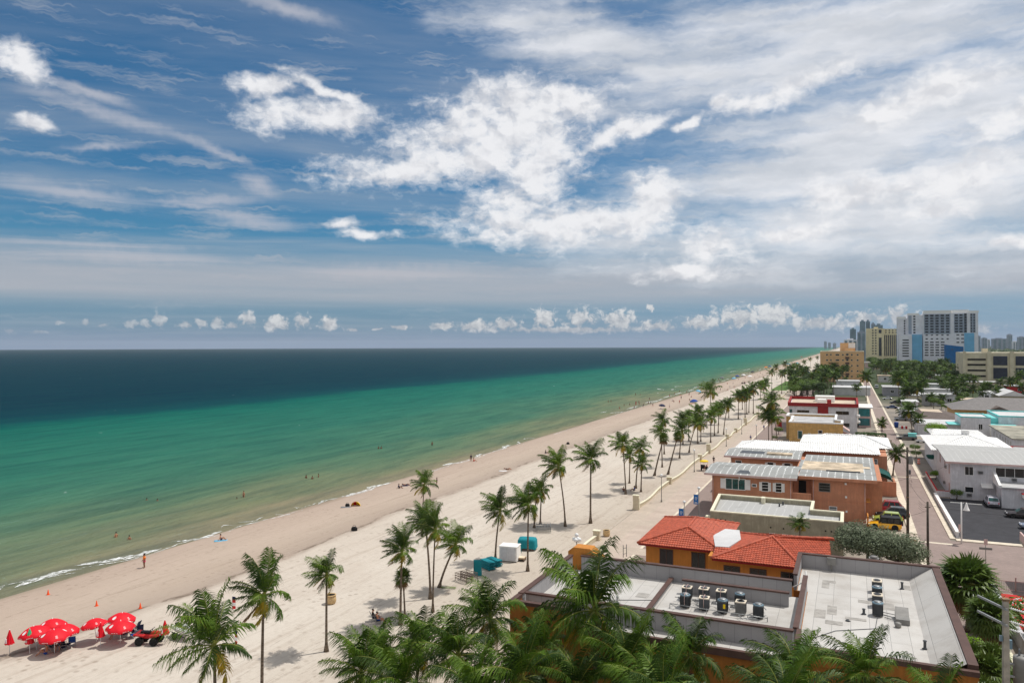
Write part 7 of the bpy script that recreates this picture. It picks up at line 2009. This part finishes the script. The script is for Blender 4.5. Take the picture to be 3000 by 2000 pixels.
for x in (-.9, .9):
    for y in (-.65, .65): wheel(t, x, y, .36, .25)
g = MB(); g.box(-1.4, 1.4, -.65, .65, .5, .95); g.build('body', MT['black'], t, None, .06); g = MB(); g.box(-.6, .7, -.62, .62, 1.85, 1.92); [g.tube([(x, y, .9), (x, y, 1.86)], .03, 5) for x in (-.55, .65) for y in (-.55, .55)]; g.build('roof', MT['black'], t)
t = T('beach_kiosk', 'round blue and white kiosk in the far grove', 'kiosk', P(2363, 1104, 0)); g = MB(); g.lathe([(2.2, 0), (2.2, 3)], 16); g.build('wall', MT['c_white'], t); g = MB(); g.lathe([(2.8, 3), (2.4, 4.4), (1.2, 5.4), (.1, 5.8)], 16); g.build('roof', MT['c_blue'], t)

# ------------------------------------------------------------------ low wall, lamps, banners along the walkway
def wall_pillar(label, y, tall=True):
    t = T('wall_pillar', label, 'pillar', (-32.1, y, 0), 0, 'cream pillars of the beach wall')
    h_ = 2.3 if tall else 1.25
    g = MB(); g.box(-.45, .45, -.3, .3, 0, h_); g.build('shaft', MT['wallcream'], t, None, .03)
    g = MB(); g.box(-.52, .52, -.37, .37, 0, .25); g.build('plinth', MT['wallcream'], t); g = MB(); g.box(-.53, .53, -.38, .38, h_, h_ + .14); g.build('cap', MT['cream'], t)
    if tall:
        g = MB(); g.prism([(.6, -.22), (.46, -.22), (.46, .22), (.6, .22)], .3, 2.0); g.build('niche', MT['cream'], t)
PY_ = [(100, False), (121, True), (146, False), (190.5, True), (179, False), (263, True), (222, False), (240, False), (300, False), (344, False), (398, True)]
NMS = {100: 'low pier at the near end of the beach wall beside the pot', 121: 'tall pillar nearest in the beach wall, by the crossing', 146: 'low pier behind the near tall pillar', 179: 'low pier beside the yellow pedicab', 190.5: 'tall pillar at the foot of the very tall palms, middle of the beach wall', 222: 'low pier beyond the middle pillar', 240: 'low pier near the walkers', 263: 'tall pillar with the far row of palms behind', 300: 'low pier far along the beach wall, nearer one', 344: 'low pier far along the beach wall, farther one', 398: 'farthest tall pillar of the beach wall'}
for y, tl_ in PY_: wall_pillar(NMS[y], y, tl_)
ys = [84] + sorted(y for y, _ in PY_) + [470]
skip = {(100, 121)}
wi_ = 0
WLAB = ['cream beach wall curving up to the pot, nearest stretch', '', 'cream beach wall beyond the near tall pillar', 'cream beach wall stretch before the pedicab', 'cream beach wall between the pedicab and the middle pillar', 'cream beach wall beyond the middle pillar', 'cream beach wall between the two far low piers near the walkers', 'cream beach wall before the pillar by the far palms', 'cream beach wall beyond the pillar by the far palms', 'cream beach wall between the farther low piers', 'cream beach wall before the farthest pillar', 'farthest cream beach wall stretch']
for i, (a, b_) in enumerate(zip(ys, ys[1:])):
    if (a, b_) == (100, 121): continue
    t = T('beach_wall', WLAB[i], 'wall', (-32.1, a, 0), 0, 'cream beach wall')
    L = b_ - a; n = max(6, int(L / 2)); g = MB(); gc = MB()
    for j in range(n):
        f0, f1 = j / n, (j + 1) / n
        hh = lambda f: .5 + .25 * (2 * f - 1) ** 2
        xo = lambda f: .25 * math.sin(f * pi * 2) if L > 15 else 0
        y0, y1 = .35 + f0 * (L - .7), .35 + f1 * (L - .7)
        def seg(gg, w_, za, zb0, zb1):
            gg.add([(xo(f0) - w_, y0, za if za is not None else zb0 - .1), (xo(f0) + w_, y0, za if za is not None else zb0 - .1), (xo(f1) + w_, y1, za if za is not None else zb1 - .1), (xo(f1) - w_, y1, za if za is not None else zb1 - .1), (xo(f0) - w_, y0, zb0), (xo(f0) + w_, y0, zb0), (xo(f1) + w_, y1, zb1), (xo(f1) - w_, y1, zb1)], [(4, 5, 6, 7), (0, 1, 5, 4), (1, 2, 6, 5), (2, 3, 7, 6), (3, 0, 4, 7)])
        seg(g, .13, 0.0, hh(f0) - .1, hh(f1) - .1); seg(gc, .18, None, hh(f0), hh(f1))
    w0 = g.build('body', MT['wallcream'], t); gc.build('coping', MT['cream'], w0)


def lamp(label, loc, h=4.2, multi=False, group='globe lamps along the walkway'):
    t = T('street_lamp', label, 'street lamp', loc, 0, group)
    g = MB(); g.lathe([(.16, 0), (.14, .3), (.07, .42), (.055, h - .3), (.09, h - .25), (.05, h - .1)], 10); g.build('pole', MT['steel'], t)
    hs = [(0, 0, h + .2)] if not multi else [(.32, 0, h), (-.32, 0, h), (0, .32, h), (0, -.32, h), (0, 0, h + .5)]
    for c_ in hs:
        g = MB(); g.ball(c_, .24, n=14); gl = g.build('globe', MT['globe'], t)
        g = MB(); g.tube([(0, 0, h - .25), (c_[0] * .9, c_[1] * .9, h - .3), (c_[0], c_[1], c_[2] - .22)], .025, 5); g.build('bracket', MT['steel'], t)
    return t
lamp('lamp with a cluster of globes at the near end of the walkway', P(1690, 1690, 0), 4.4, True)
LM = [(1938, 1470, 'globe lamp beside the near low pier'), (2034, 1382, 'globe lamp left of the pedicab'), (2128, 1307, 'globe lamp by the wall before the three palms'), (2173, 1271, 'globe lamp farther along the wall, before the far pillar'), (2222, 1222, 'globe lamp far along the wall, left of the tallest walkway palm'), (2216, 1294, 'globe lamp on the brick side beside the walker in blue')]
for u, v, lb in LM: lamp(lb, P(u, v, 0), 4.4)


def banner_post(label, loc, h=4.4, lampm=True):
    t = T('banner_post', label, 'banner post', loc, 0)
    g = MB(); g.lathe([(.09, 0), (.06, .3), (.055, h)], 8); g.build('pole', MT['steel'], t)
    g = MB(); g.box(-.75, -.1, -.015, .015, h - 2.1, h - .75); bn_ = g.build('banner', MT['banner'], t)
    g = MB()
    for i in range(3): g.add([(-.42 + .2 * math.cos(a) * (1 - .25 * i), -.0165, h - 1.2 - .16 * i + .1 * math.sin(a)) for a in [pi * j / 8 for j in range(9)]] + [(-.42 + .14 * math.cos(a) * (1 - .25 * i), -.0165, h - 1.23 - .16 * i + .07 * math.sin(a)) for a in [pi * j / 8 for j in range(8, -1, -1)]], [tuple(range(18))])
    g.box(-.66, -.2, -.018, -.016, h - 1.98, h - 1.9); g.box(-.6, -.26, -.018, -.016, h - 1.84, h - 1.78)
    g.build('print', MT['c_white'], bn_)
    g = MB(); g.tube([(0, 0, h - .73), (-.78, 0, h - .73)], .015, 5); g.tube([(0, 0, h - 2.12), (-.78, 0, h - 2.12)], .015, 5); g.build('bracket', MT['steel'], t)
    g = MB(); g.ball((0, 0, h + .22), .22, n=12); g.build('globe', MT['globe'], t)
banner_post('post with a blue banner and globe lamp, left of the sage building', P(2005, 1580, 0), 5.0); banner_post('taller post with a blue banner nearer the sage building', P(2048, 1560, 0), 6.2)
# pedicab
t = T('pedicab', 'pedicab with a yellow canopy on the walkway', 'pedicab', P(2065, 1377, 0), 1.3)
for x, y in ((-.5, -.55), (-.5, .55), (1.2, 0)): wheel(t, x, y, .36, .08, 'chrome')
g = MB(); g.box(-1.0, .1, -.5, .5, .45, .6); g.obox((-.95, 0, .95), .1, 1.0, .8, ry=-.15); g.build('bench', MT['black'], t, None, .03)
g = MB(); [g.tube([(x, y, .6), (x, y, 1.95)], .025, 5) for x in (-1.0, .3) for y in (-.5, .5)]; g.tube([(.1, 0, .5), (.7, 0, .5), (1.05, 0, .9), (1.2, 0, .36)], .03, 6); g.tube([(1.05, -.28, 1.05), (1.05, .28, 1.05)], .02, 5); g.tube([(.7, 0, .5), (.62, 0, .9)], .03, 5); g.build('frame', MT['c_red'], t)
g = MB(); g.lathe([(1.05, 1.9), (1.1, 1.98), (.85, 2.15), (.3, 2.25), (.02, 2.27)], 18, (-.35, 0, 0), 0, True, 'Z', .85); g.build('canopy', MT['c_yellow'], t)
g = MB(); g.obox((.15, 0, .8), .04, .8, .4); g.build('sign_board', MT['c_white'], t)
person('chair', 'rider in black seated on the yellow canopied pedicab', P(2065, 1377, .45) * 1.0 + Vector((.25, .1, -.02)), 1.0, 'c_black', 'c_black', 'skindark')
t = T('lounge_chair', 'red plastic lounge chair at the edge of the brick walkway', 'chair', P(2283, 1253, 0), .4); t.scale = (1.7,) * 3
g = MB(); [g.obox((0, -.3 + i * .12, .38 - i * .02), .6, .1, .03) for i in range(6)]; g.build('seat', MT['redpaint'], t); g = MB(); [g.obox((-.25 + i * .125, -.42, .75), .11, .04, .85, rx=.3) for i in range(5)]; g.build('backrest', MT['redpaint'], t); g = MB(); [g.box(sx - .05, sx + .05, -.35, .4, .55, .59) for sx in (-.36, .36)]; [g.box(sx - .04, sx + .04, y, y + .08, 0, .55) for sx in (-.36, .36) for y in (-.35, .3)]; g.build('arm', MT['redpaint'], t)

# ------------------------------------------------------------------ vehicles
def car(label, loc, rz, paint, L=4.6, W=1.82, H=1.65, kind='suv', name='parked_car', roofm=None):
    t = T(name, label, 'car', loc, rz)
    hb = {'suv': (.98, .30, .44, .84, .98), 'sedan': (.88, .27, .43, .70, .86), 'mini': (.95, .24, .38, .86, .97), 'box': (1.0, .33, .37, .97, .985), 'pickup': (1.0, .3, .4, .58, .6)}[kind]
    belt, xc, xw, xr, xb = hb
    X = lambda f: L / 2 - f * L          # 0 front .. 1 rear
    st = [(0.0, .62, .42, .66), (.03, .84, .28, .76), (.12, .95, .22, .84 * belt), (xc, 1.0, .22, .95 * belt + .02), (.5, 1.0, .22, belt), (.8, 1.0, .22, belt + .02), (.96, .95, .26, belt - .02), (1.0, .84, .4, belt - .14)]
    g = MB(); vs = []
    for f, wf, zb, zt in st:
        w_ = W / 2 * wf; x = X(f)
        vs += [(x, -w_ * .9, zb), (x, -w_, zb + .18), (x, -w_, zt - .22), (x, -w_ * .95, zt - .05), (x, -w_ * .82, zt), (x, w_ * .82, zt), (x, w_ * .95, zt - .05), (x, w_, zt - .22), (x, w_, zb + .18), (x, w_ * .9, zb)]
    n = len(st)
    g.add(vs, [(i * 10 + q, i * 10 + (q + 1) % 10, i * 10 + 10 + (q + 1) % 10, i * 10 + 10 + q) for i in range(n - 1) for q in range(10)] + [tuple(range(10)), tuple(range((n - 1) * 10, n * 10))], 0, True)
    body = g.build('body', paint, t)
    # cabin
    wb, wt = W / 2 * .93, W / 2 * (.9 if kind == 'box' else .76)
    a = [(X(xc), belt - .03, wb), (X(xw), H - .06, wt), (X(xw) - .12, H, wt * .95), (X(xr) + .1, H, wt * .95), (X(xr), H - .06, wt), (X(xb), belt - .03, wb)]
    g = MB(); vs = [(x, -w_, z) for x, z, w_ in a] + [(x, w_, z) for x, z, w_ in a]
    g.add(vs, [(0, 1, 7, 6), (1, 2, 8, 7), (2, 3, 9, 8), (3, 4, 10, 9), (4, 5, 11, 10), (0, 1, 2, 3, 4, 5)[::-1], (6, 7, 8, 9, 10, 11)], 0)
    g.build('cabin', roofm or paint, t, None, .04)
    gl = MB(); e = .012
    def q4(p0, p1, p2, p3): gl.add([p0, p1, p2, p3], [(0, 1, 2, 3)])
    lerp = lambda A_, B_, f: tuple(A_[i] + (B_[i] - A_[i]) * f for i in range(3))
    A0, A1, B1, B0 = a[0], a[1], a[4], a[5]
    for i, (f0, f1, f2, f3) in enumerate(((.1, .9, .14, .86),)):
        b0, b1 = lerp(A0, A1, .14), lerp(A0, A1, .9)
        q4((b0[0] + e, -b0[2] * .88, b0[1] + e), (b0[0] + e, b0[2] * .88, b0[1] + e), (b1[0] + e, b1[2] * .88, b1[1] + e), (b1[0] + e, -b1[2] * .88, b1[1] + e))
        b0, b1 = lerp(B0, B1, .2), lerp(B0, B1, .88)
        q4((b0[0] - e, -b0[2] * .86, b0[1] + e), (b0[0] - e, b0[2] * .86, b0[1] + e), (b1[0] - e, b1[2] * .86, b1[1] + e), (b1[0] - e, -b1[2] * .86, b1[1] + e))
    gw = gl.build('windscreens', MT['glassgreen'], t)
    gl = MB(); nwin = 3 if kind in ('suv', 'box') and L > 4.2 else 2
    for sy in (-1, 1):
        for i in range(nwin):
            g0, g1 = i / nwin + .03, (i + 1) / nwin - .03
            lo0, lo1 = lerp(A0, B0, .07 + .86 * g0), lerp(A0, B0, .07 + .86 * g1)
            hi0, hi1 = lerp(A1, B1, .02 + .96 * g0), lerp(A1, B1, .02 + .96 * g1)
            pts = [lerp(lo0, hi0, .14), lerp(lo1, hi1, .14), lerp(lo1, hi1, .9), lerp(lo0, hi0, .9)]
            q4(*[(p[0], sy * (p[2] + e), p[1]) for p in pts])
    gl.build('side_windows', MT['glass'], t)
    R_w = .34 if kind != 'box' else .4
    for f in (.19, .80):
        for sy in (-1, 1):
            g = MB(); g.lathe([(R_w * 1.16, -.02), (R_w * 1.16, .008)], 16, (X(f), sy * (W / 2 - .0), R_w * 1.03), 0, False, 'Y'); g.build('wheel_arch', MT['black'], t)
            wheel(t, X(f), sy * (W / 2 - .07), R_w, .22, 'chrome')
    for sy in (-1, 1):
        g = MB(); g.obox((X(.035) + .03, sy * W * .33, .7), .12, .34, .16); g.build('headlight', MT['c_white'], t, None, .03)
        g = MB(); g.obox((X(.985) - .02, sy * W * .37, .82), .1, .16, .26); g.build('tail_light', MT['c_red'], t, None, .02)
        g = MB(); g.obox((X(xc + .05), sy * (W / 2 + .07), belt + .06), .1, .16, .13); g.build('mirror', paint, t, None, .03)
    g = MB(); g.obox((X(.0) - .02, 0, .45), .12, W * .72, .2); g.obox((X(1.0) + .03, 0, .5), .1, W * .76, .18); g.build('bumper', MT['black' if kind != 'sedan' else 'darksteel'], t, None, .04)
    g = MB(); g.obox((X(1.0) - .01, 0, .74), .03, .34, .12); g.build('number_plate', MT['c_white'], t)
    if kind == 'suv':
        g = MB(); [g.tube([(X(xw) - .3, sy * wt * .8, H + .05), (X(xr) + .2, sy * wt * .8, H + .05)], .02, 5) for sy in (-1, 1)]; g.build('roof_rail', MT['darksteel'], t)
    return t


def paintm(name, c, metal=.25):
    m, k, b = new_mat(name)
    pos = k.node("ShaderNodeTexCoord").outputs["Object"]
    cc = srgb(*c); dull = tuple(x * .85 for x in cc[:3]) + (1,)
    k.set(b.inputs["Base Color"], k.mix(k.smooth(k.noise(pos, 3, 4, .6), .4, .7), cc, dull))
    b.inputs["Roughness"].default_value = .28; b.inputs["Metallic"].default_value = metal; b.inputs["Coat Weight"].default_value = .5; b.inputs["Coat Roughness"].default_value = .08
    return m
car('red sport utility car parked behind the motel, first of the row', (5.4, 135.6, .017), pi, paintm('red car paint', (176, 22, 34)), 5.0, 1.95, 1.85)
car('dark grey car parked between the red and the lime cars', (6.0, 131.4, .017), pi, paintm('charcoal car paint', (52, 56, 62)), 4.8, 1.9, 1.7)
car('lime green small car beside the yellow off road car', (5.2, 127.4, .017), pi, paintm('lime car paint', (172, 190, 84), .1), 4.2, 1.8, 1.62, 'mini')
t = car('yellow boxy off road car with a black soft top', (4.6, 122.9, .017), pi, paintm('yellow car paint', (246, 182, 20), 0), 4.4, 1.85, 1.85, 'box', 'parked_car', MT['black'])
g = MB(); g.lathe([(.38, -.12), (.38, .12), (.2, .13)], 16, (-2.3, 0, 1.0), 0, True, 'X'); g.build('spare_wheel', MT['rubber'], t)
car('white car half hidden under the silver green tree', (3.2, 97.0, .017), pi, paintm('white car paint', (228, 230, 232), 0), 4.5, 1.8, 1.5, 'sedan')
car('light grey sport utility car backed against the low white wing', (21.6, 147.6, .016), pi * .5, paintm('pale grey car paint', (172, 172, 182)), 4.5, 1.88, 1.7)
car('dark brown saloon at the right edge of the asphalt lot', (24.6, 139.2, .016), pi, paintm('brown black car paint', (62, 54, 52)), 4.9, 1.85, 1.48, 'sedan')
car('silver blue saloon nearest in the asphalt lot, at the right edge', (25.0, 131.2, .016), pi, paintm('silver blue car paint', (150, 164, 186)), 4.7, 1.82, 1.46, 'sedan')
t = car('grey pickup with an aqua canopy cover beside the alley palms', P(2656, 1288, .015), pi, paintm('dusty pickup paint', (110, 104, 100)), 5.2, 1.9, 1.7, 'pickup')
g = MB(); g.box(-2.55, -.35, -.9, .9, 1.0, 2.0); g.build('canopy_cover', MT['aqua'], t, None, .08)
t = T('golf_cart', 'white golf cart behind the alley palms', 'golf cart', P(2698, 1296, 0), .2)
for x in (-.8, .8):
    for y in (-.5, .5): wheel(t, x, y, .24, .18)
g = MB(); g.box(-1.2, 1.1, -.55, .55, .35, .7); g.box(-.7, 0, -.5, .5, .7, .9); g.build('body', MT['c_white'], t, None, .05); g = MB(); g.box(-1.2, 1.0, -.65, .65, 1.85, 1.95); g.build('roof', MT['c_white'], t, None, .04); g = MB(); [g.tube([(x, y, .7), (x, y, 1.86)], .025, 5) for x in (-1.1, .9) for y in (-.5, .5)]; g.build('posts', MT['black'], t)
t = T('waste_bin', 'round blue waste bin on the right side of the alley', 'bin', P(2626, 1252, 0)); t.scale = (1.6,) * 3
g = MB(); g.lathe([(.34, 0), (.42, .9), (.44, .95)], 14); g.build('bin', MT['c_blue'], t); g = MB(); g.lathe([(.44, .95), (.4, 1.08), (.1, 1.14)], 14); g.build('lid', MT['c_blue'], t)
t = T('barrier', 'red and white striped barrier beside the blue bin', 'barrier', P(2646, 1256, 0), .1)
for i in range(4):
    g = MB(); g.box(-1.2 + i * .6, -.6 + i * .6, -.2, .2, 0, .9); g.build('block', MT['redpaint' if i % 2 else 'c_white'], t, None, .05)
t = T('barrel', 'orange striped traffic barrel near the white motel terrace', 'barrel', P(2692, 1358, 0)); 
for i in range(5):
    g = MB(); g.lathe([(.3 - i * .012, i * .22), (.3 - i * .012, i * .22 + .22)], 14); g.build('band', MT['cone' if i % 2 == 0 else 'c_white'], t)
car('white van at the far end of the alley', P(2568, 1137, .02), pi / 2, paintm('white van paint', (226, 226, 228), 0), 5.2, 2.0, 2.2, 'box', 'parked_van')
car('small white car on the right of the alley before the tall palm', P(2600, 1170, .02), pi, paintm('second white paint', (222, 224, 226), 0), 4.4, 1.8, 1.5, 'sedan')

pc_ = [paintm('blue car paint', (60, 84, 128)), paintm('grey car paint', (120, 122, 126)), paintm('dark car paint', (44, 46, 50))]
for i, (u, v, rz_, lb, kd) in enumerate(((2612, 1196, pi, 'grey car parked right of the alley by the low fence', 'sedan'), (2640, 1232, pi, 'dark car parked beside the carport wall', 'suv'), (2622, 1182, pi, 'blue car parked right of the alley, farther up', 'sedan'), (2716, 1228, 1.2, 'grey car under the palms beside the brown roofed bungalow', 'suv'), (2470, 1118, pi, 'blue car parked behind the two window white house', 'sedan'), (2608, 1112, pi / 2, 'dark car at the far end of the alley behind the van', 'suv'))):
    car(lb, P(u, v, .02), rz_, pc_[i % 3], 4.5, 1.8, 1.5, kd)
# ------------------------------------------------------------------ poles, wall and fences on the right
t = T('low_white_wall', 'low white wall between the alley and the asphalt lot', 'wall', (13.65, 121, 0)); g = MB(); g.box(-.18, .18, 0, 30.2, 0, .8); g.build('body', MT['white'], t); g = MB(); g.box(-.24, .24, -.05, 30.25, .8, .92); g.build('coping', MT['whitetrim'], t)
def wire(pts, r=.018, sag=.5):
    out = []
    for a, b_ in zip(pts, pts[1:]):
        a, b_ = Vector(a), Vector(b_)
        for i in range(9): f = i / 8; out.append(a.lerp(b_, f) - Vector((0, 0, sag * 4 * f * (1 - f))))
    return out
t = T('utility_pole', 'tall dark wooden utility pole rising between the cars and the alley', 'utility pole', (7.2, 116.4, 0))
g = MB(); g.tube([(0, 0, 0), (.02, 0, 6), (0, 0, 12.9)], [.2, .17, .13], 10); g.build('pole', MT['woodpole'], t)
g = MB(); [g.lathe([(.19, z), (.19, z + .12)], 10) for z in (3.2, 6.0, 8.8)]; g.build('strap_band', MT['wood'], t)
g = MB(); g.lathe([(.28, 10.6), (.3, 10.7), (.3, 11.6), (.2, 11.7)], 12, (.42, 0, 0)); g.build('transformer', MT['steel'], t); g = MB(); g.box(-.9, .9, -.06, .06, 12.3, 12.42); g.build('crossarm', MT['woodpole'], t)
g = MB(); g.box(.18, .4, -.15, .15, 9.2, 9.8); g.build('junction_box', MT['darksteel'], t)
g = MB(); r_ = random.Random(2); [g.tube([(.15, 0, z), (.5, .1, z + r_.uniform(-.3, .3)), (.2 + r_.uniform(0, .4), .2, z - r_.uniform(.1, .6))], .012, 4) for z in (8.2, 8.5, 9.0, 9.5, 7.9)]; g.build('cable_loops', MT['black'], t)
g = MB(); g.lathe([(1.35, 0), (1.3, .12), (.9, .22), (.2, .26)], 16); tag(g.build('mulch_mound', MT['wood'], None, (7.2, 116.4, .002)), 'brown mulch mound round the foot of the wooden utility pole', 'mulch mound')
t = T('short_utility_pole', 'short dark wooden pole with cable ends at the alley mouth', 'utility pole', (8.55, 103.5, 0)); g = MB(); g.tube([(0, 0, 0), (0, 0, 8.0)], [.16, .12], 9); g.build('pole', MT['woodpole'], t); g = MB(); g.box(-.3, .3, -.05, .05, 7.3, 7.4); g.build('crossarm', MT['woodpole'], t)
g = MB(); [g.tube([(0, 0, 7.6 - i * .2), (-.5, .3, 7.5 - i * .25), (-.9, .9, 7.9 - i * .3)], .012, 4) for i in range(4)]; g.build('cable_ends', MT['black'], t)
for i, (pts, lb) in enumerate((([(8.55, 103.5, 7.7), (7.2, 116.4, 8.6), (2.2, 131, 6.0)], 'thin black cable from the short pole over the parked cars'), ([(8.55, 103.5, 7.6), (24, 104, 7.4)], 'thin black cable from the short pole across the brick street'), ([(7.2, 116.4, 9.0), (16.2, 152, 6.2)], 'thin black cable from the tall wooden pole to the white motel'), ([(7.2, 116.4, 9.4), (8.2, 170, 8.5), (9, 260, 8.5)], 'thin black cable following the alley'), ([(8.55, 103.5, 6.9), (-.6, 106, 4.2)], 'thin black cable from the short pole to the sage building'))):
    g = MB(); g.tube(wire(pts), .014, 4); tag(g.build('cable', MT['black']), lb, 'cable')
# concrete pole with transformer at bottom right
t = T('concrete_power_pole', 'square concrete power pole with steel cross arms at the bottom right corner', 'power pole', (8.0, 50.3, 0), .15)
g = MB(); g.add([(sx * r_, sy * r_, z) for z, r_ in ((0, .2), (12.5, .13)) for sx, sy in ((-1, -1), (1, -1), (1, 1), (-1, 1))], [(0, 1, 5, 4), (1, 2, 6, 5), (2, 3, 7, 6), (3, 0, 4, 7), (4, 5, 6, 7)]); g.build('pole', MT['concrete'], t)
g = MB(); g.box(-.19, .19, -.19, .19, 12.5, 12.62); g.build('cap', MT['wood'], t)
for z, y in ((12.1, -.24), (11.2, -.26)):
    g = MB(); g.obox((-.45, .75 + y * .1, z), .1, 2.4, .12, rz=.35); g.build('crossarm', MT['galv'], t)
for z in (12.1, 11.35, 10.9):
    g = MB()
    for j in range(7): g.lathe([(.03, 0), (.075, .04), (.03, .08)], 8, (.25 + j * .1, 0, z - .03 - j * .025), 0, True, 'X')
    g.tube([(.15, 0, z), (1.6, -.1, z - .35)], .018, 5); g.build('insulator', MT['c_white'], t)
g = MB(); g.lathe([(.05, 7.8), (.44, 7.85), (.46, 9.2), (.44, 9.35), (.3, 9.42), (.05, 9.45)], 18, (.85, .1, 0)); tr_ = g.build('transformer', MT['c_grey' if False else 'steel'], t); g = MB(); [g.lathe([(.05, 0), (.07, .1), (.04, .2), (.06, .3), (.03, .4)], 8, (.85 + dx, .1, 9.42)) for dx in (-.15, .15)]; g.build('bushing', MT['c_grey'], tr_); g = MB(); g.box(.15, .5, -.05, .05, 8.2, 8.3); g.box(.15, .5, -.05, .05, 8.9, 9.0); g.build('bracket', MT['galv'], t)
g = MB(); g.box(.15, .3, -.1, .1, 9.8, 10.3); g.box(-.3, -.16, -.08, .08, 10.2, 10.5); g.build('switch', MT['bluetower'], t)
# parking lot lamp, street sign
t = T('lot_lamp', 'white pole lamp with a cone shade at the asphalt lot corner', 'street lamp', (13.75, 117.9, 0)); g = MB(); g.lathe([(.1, 0), (.09, 5.6)], 8); g.build('pole', MT['whitetrim'], t); g = MB(); g.tube([(0, 0, 5.5), (.2, 0, 5.62), (.55, 0, 5.6)], .04, 6); g.build('arm', MT['steel'], t); g = MB(); g.lathe([(.42, 4.55), (.38, 4.62), (.22, 5.0), (.12, 5.4), (.08, 5.6)], 16, (.6, 0, 0)); g.build('shade', MT['whitetrim'], t); g = MB(); g.box(-.35, -.1, -.02, .02, 1.6, 2.6); g.build('sign', MT['whitepink'], t)
t = T('street_sign', 'street sign post with crossed blades on the brick corner', 'street sign', P(2888, 1650, 0), .1); g = MB(); g.lathe([(.04, 0), (.04, 3.0)], 6); g.build('pole', MT['steel'], t); g = MB(); g.box(-.2, .2, -.07, -.045, 2.3, 3.0); g.build('notice_plate', MT['whitepink'], t); g = MB(); g.box(-.7, .7, -.03, .03, 1.7, 1.98); g.build('name_blade', MT['steel'], t)
# red deck, fence, white arch, block steps
t = T('red_deck', 'red painted deck with a white arbour at the right edge', 'deck', (15.6, 89, 0)); g = MB(); g.box(-1.6, 6, -14, 5, 0, .6); g.build('floor', MT['redpaint'], t); g = MB(); g.box(-2.0, -1.65, -14, 5, 0, 1.5); g.build('side_wall', MT['white'], t)
ar = T('arbour', 'white arched lattice arbour on the red deck', 'arbour', (14.9, 84.5, .6), .1)
for y in (-.8, .8):
    g = MB(); g.tube([(-.8, y, 0), (-.8, y, 1.5), (-.55, y, 2.0), (0, y, 2.2), (.55, y, 2.0), (.8, y, 1.5), (.8, y, 0)], .06, 6); g.build('arch', MT['whitetrim'], ar)
g = MB(); [g.box(x - .05, x + .05, -.8, .8, z, z + .06) for x, z in ((-.8, 1.2), (-.72, 1.75), (-.4, 2.08), (0, 2.2), (.4, 2.08), (.72, 1.75), (.8, 1.2))]; g.build('slat', MT['whitetrim'], ar)
t = T('picket_fence', 'pale metal picket fence along the brick street corner', 'fence', (14.6, 97.2, 0)); g = MB(); [g.box(i * .16, i * .16 + .03, -.015, .015, .1, 1.15) for i in range(34)]; g.build('pickets', MT['steel'], t); g = MB(); g.box(0, 5.4, -.02, .02, 1.1, 1.18); g.box(0, 5.4, -.02, .02, .15, .22); g.build('rail', MT['whitepink'], t)
for i in range(4):
    g = MB(); g.lathe([(.06, 0), (.06, 1.5), (.1, 1.52), (.02, 1.7)], 8, (i * 1.8, -.08, 0)); g.build('post', MT['whitepink'], t)
t = T('balcony_corner', 'pale concrete balcony on a round column at the right edge', 'building', (22, 100, 0)); g = MB(); g.box(-4.2, 8, -5, 3, 4.2, 4.5); g.build('slab', MT['concrete'], t); g = MB(); g.box(-4.2, -4.05, -5, 3, 4.5, 5.4); g.box(-4.05, 8, -5, -4.85, 4.5, 5.4); g.build('parapet', MT['whitepink'], t); g = MB(); g.lathe([(.35, 0), (.3, 4.2)], 14, (-3.4, -4.2, 0)); g.build('column', MT['concrete'], t)
t = T('block_wall', 'grey block garden wall beside the big fan palms', 'wall', (12.0, 62, 0)); g = MB(); g.box(0, .25, 0, 26, 0, 1.1); g.build('body', MT['concrete'], t); g = MB(); g.box(-.05, .3, 0, 26, 1.1, 1.2); g.build('coping', MT['cream'], t)
tag(MB().box(-.5, .5, -.5, .5, .9, 1.8).box(-.55, .55, -.55, .55, 1.8, 1.9).box(-.45, .45, -.45, .45, 0, .9).build('planter_box', MT['concrete'], None, P(2606, 1308, 0)), 'grey utility cabinet on the seaside pavement of the alley', 'cabinet')
# antenna on the roof edge
t = T('walkway_bracket', 'small dark double bracket standing at the roof edge over the walkway', 'bracket', PY(1826, 1632, 65.05)); g = MB(); g.tube([(0, 0, 0), (0, 0, 1.1)], .03, 5); g.tube([(.3, 0, .1), (.3, 0, 1.2)], .03, 5); g.tube([(0, 0, .8), (.3, 0, .9)], .02, 5); g.tube([(0, 0, .3), (.3, 0, .4)], .02, 5); g.build('frame', MT['darksteel'], t)
S.render.resolution_x, S.render.resolution_y = 1024, 682
S.cycles.max_bounces = 6
S.cycles.transparent_max_bounces = 6

# ------------------------------------------------------------------ air
hm = bpy.data.materials.new('haze'); hm.use_nodes = True
hk = NB(hm.node_tree); hk.n.remove(hk.n["Principled BSDF"])
hv = hk.node("ShaderNodeVolumePrincipled", {"Color": (.86, .93, 1.0, 1), "Density": 4.5e-5, "Anisotropy": .2})
hk.l.new(hv.outputs[0], hk.n["Material Output"].inputs["Volume"])
struct(MB().box(-9600, 6400, -110, 9500, -12, 104).build('haze', hm), 'stuff')
S.cycles.volume_bounces = 0
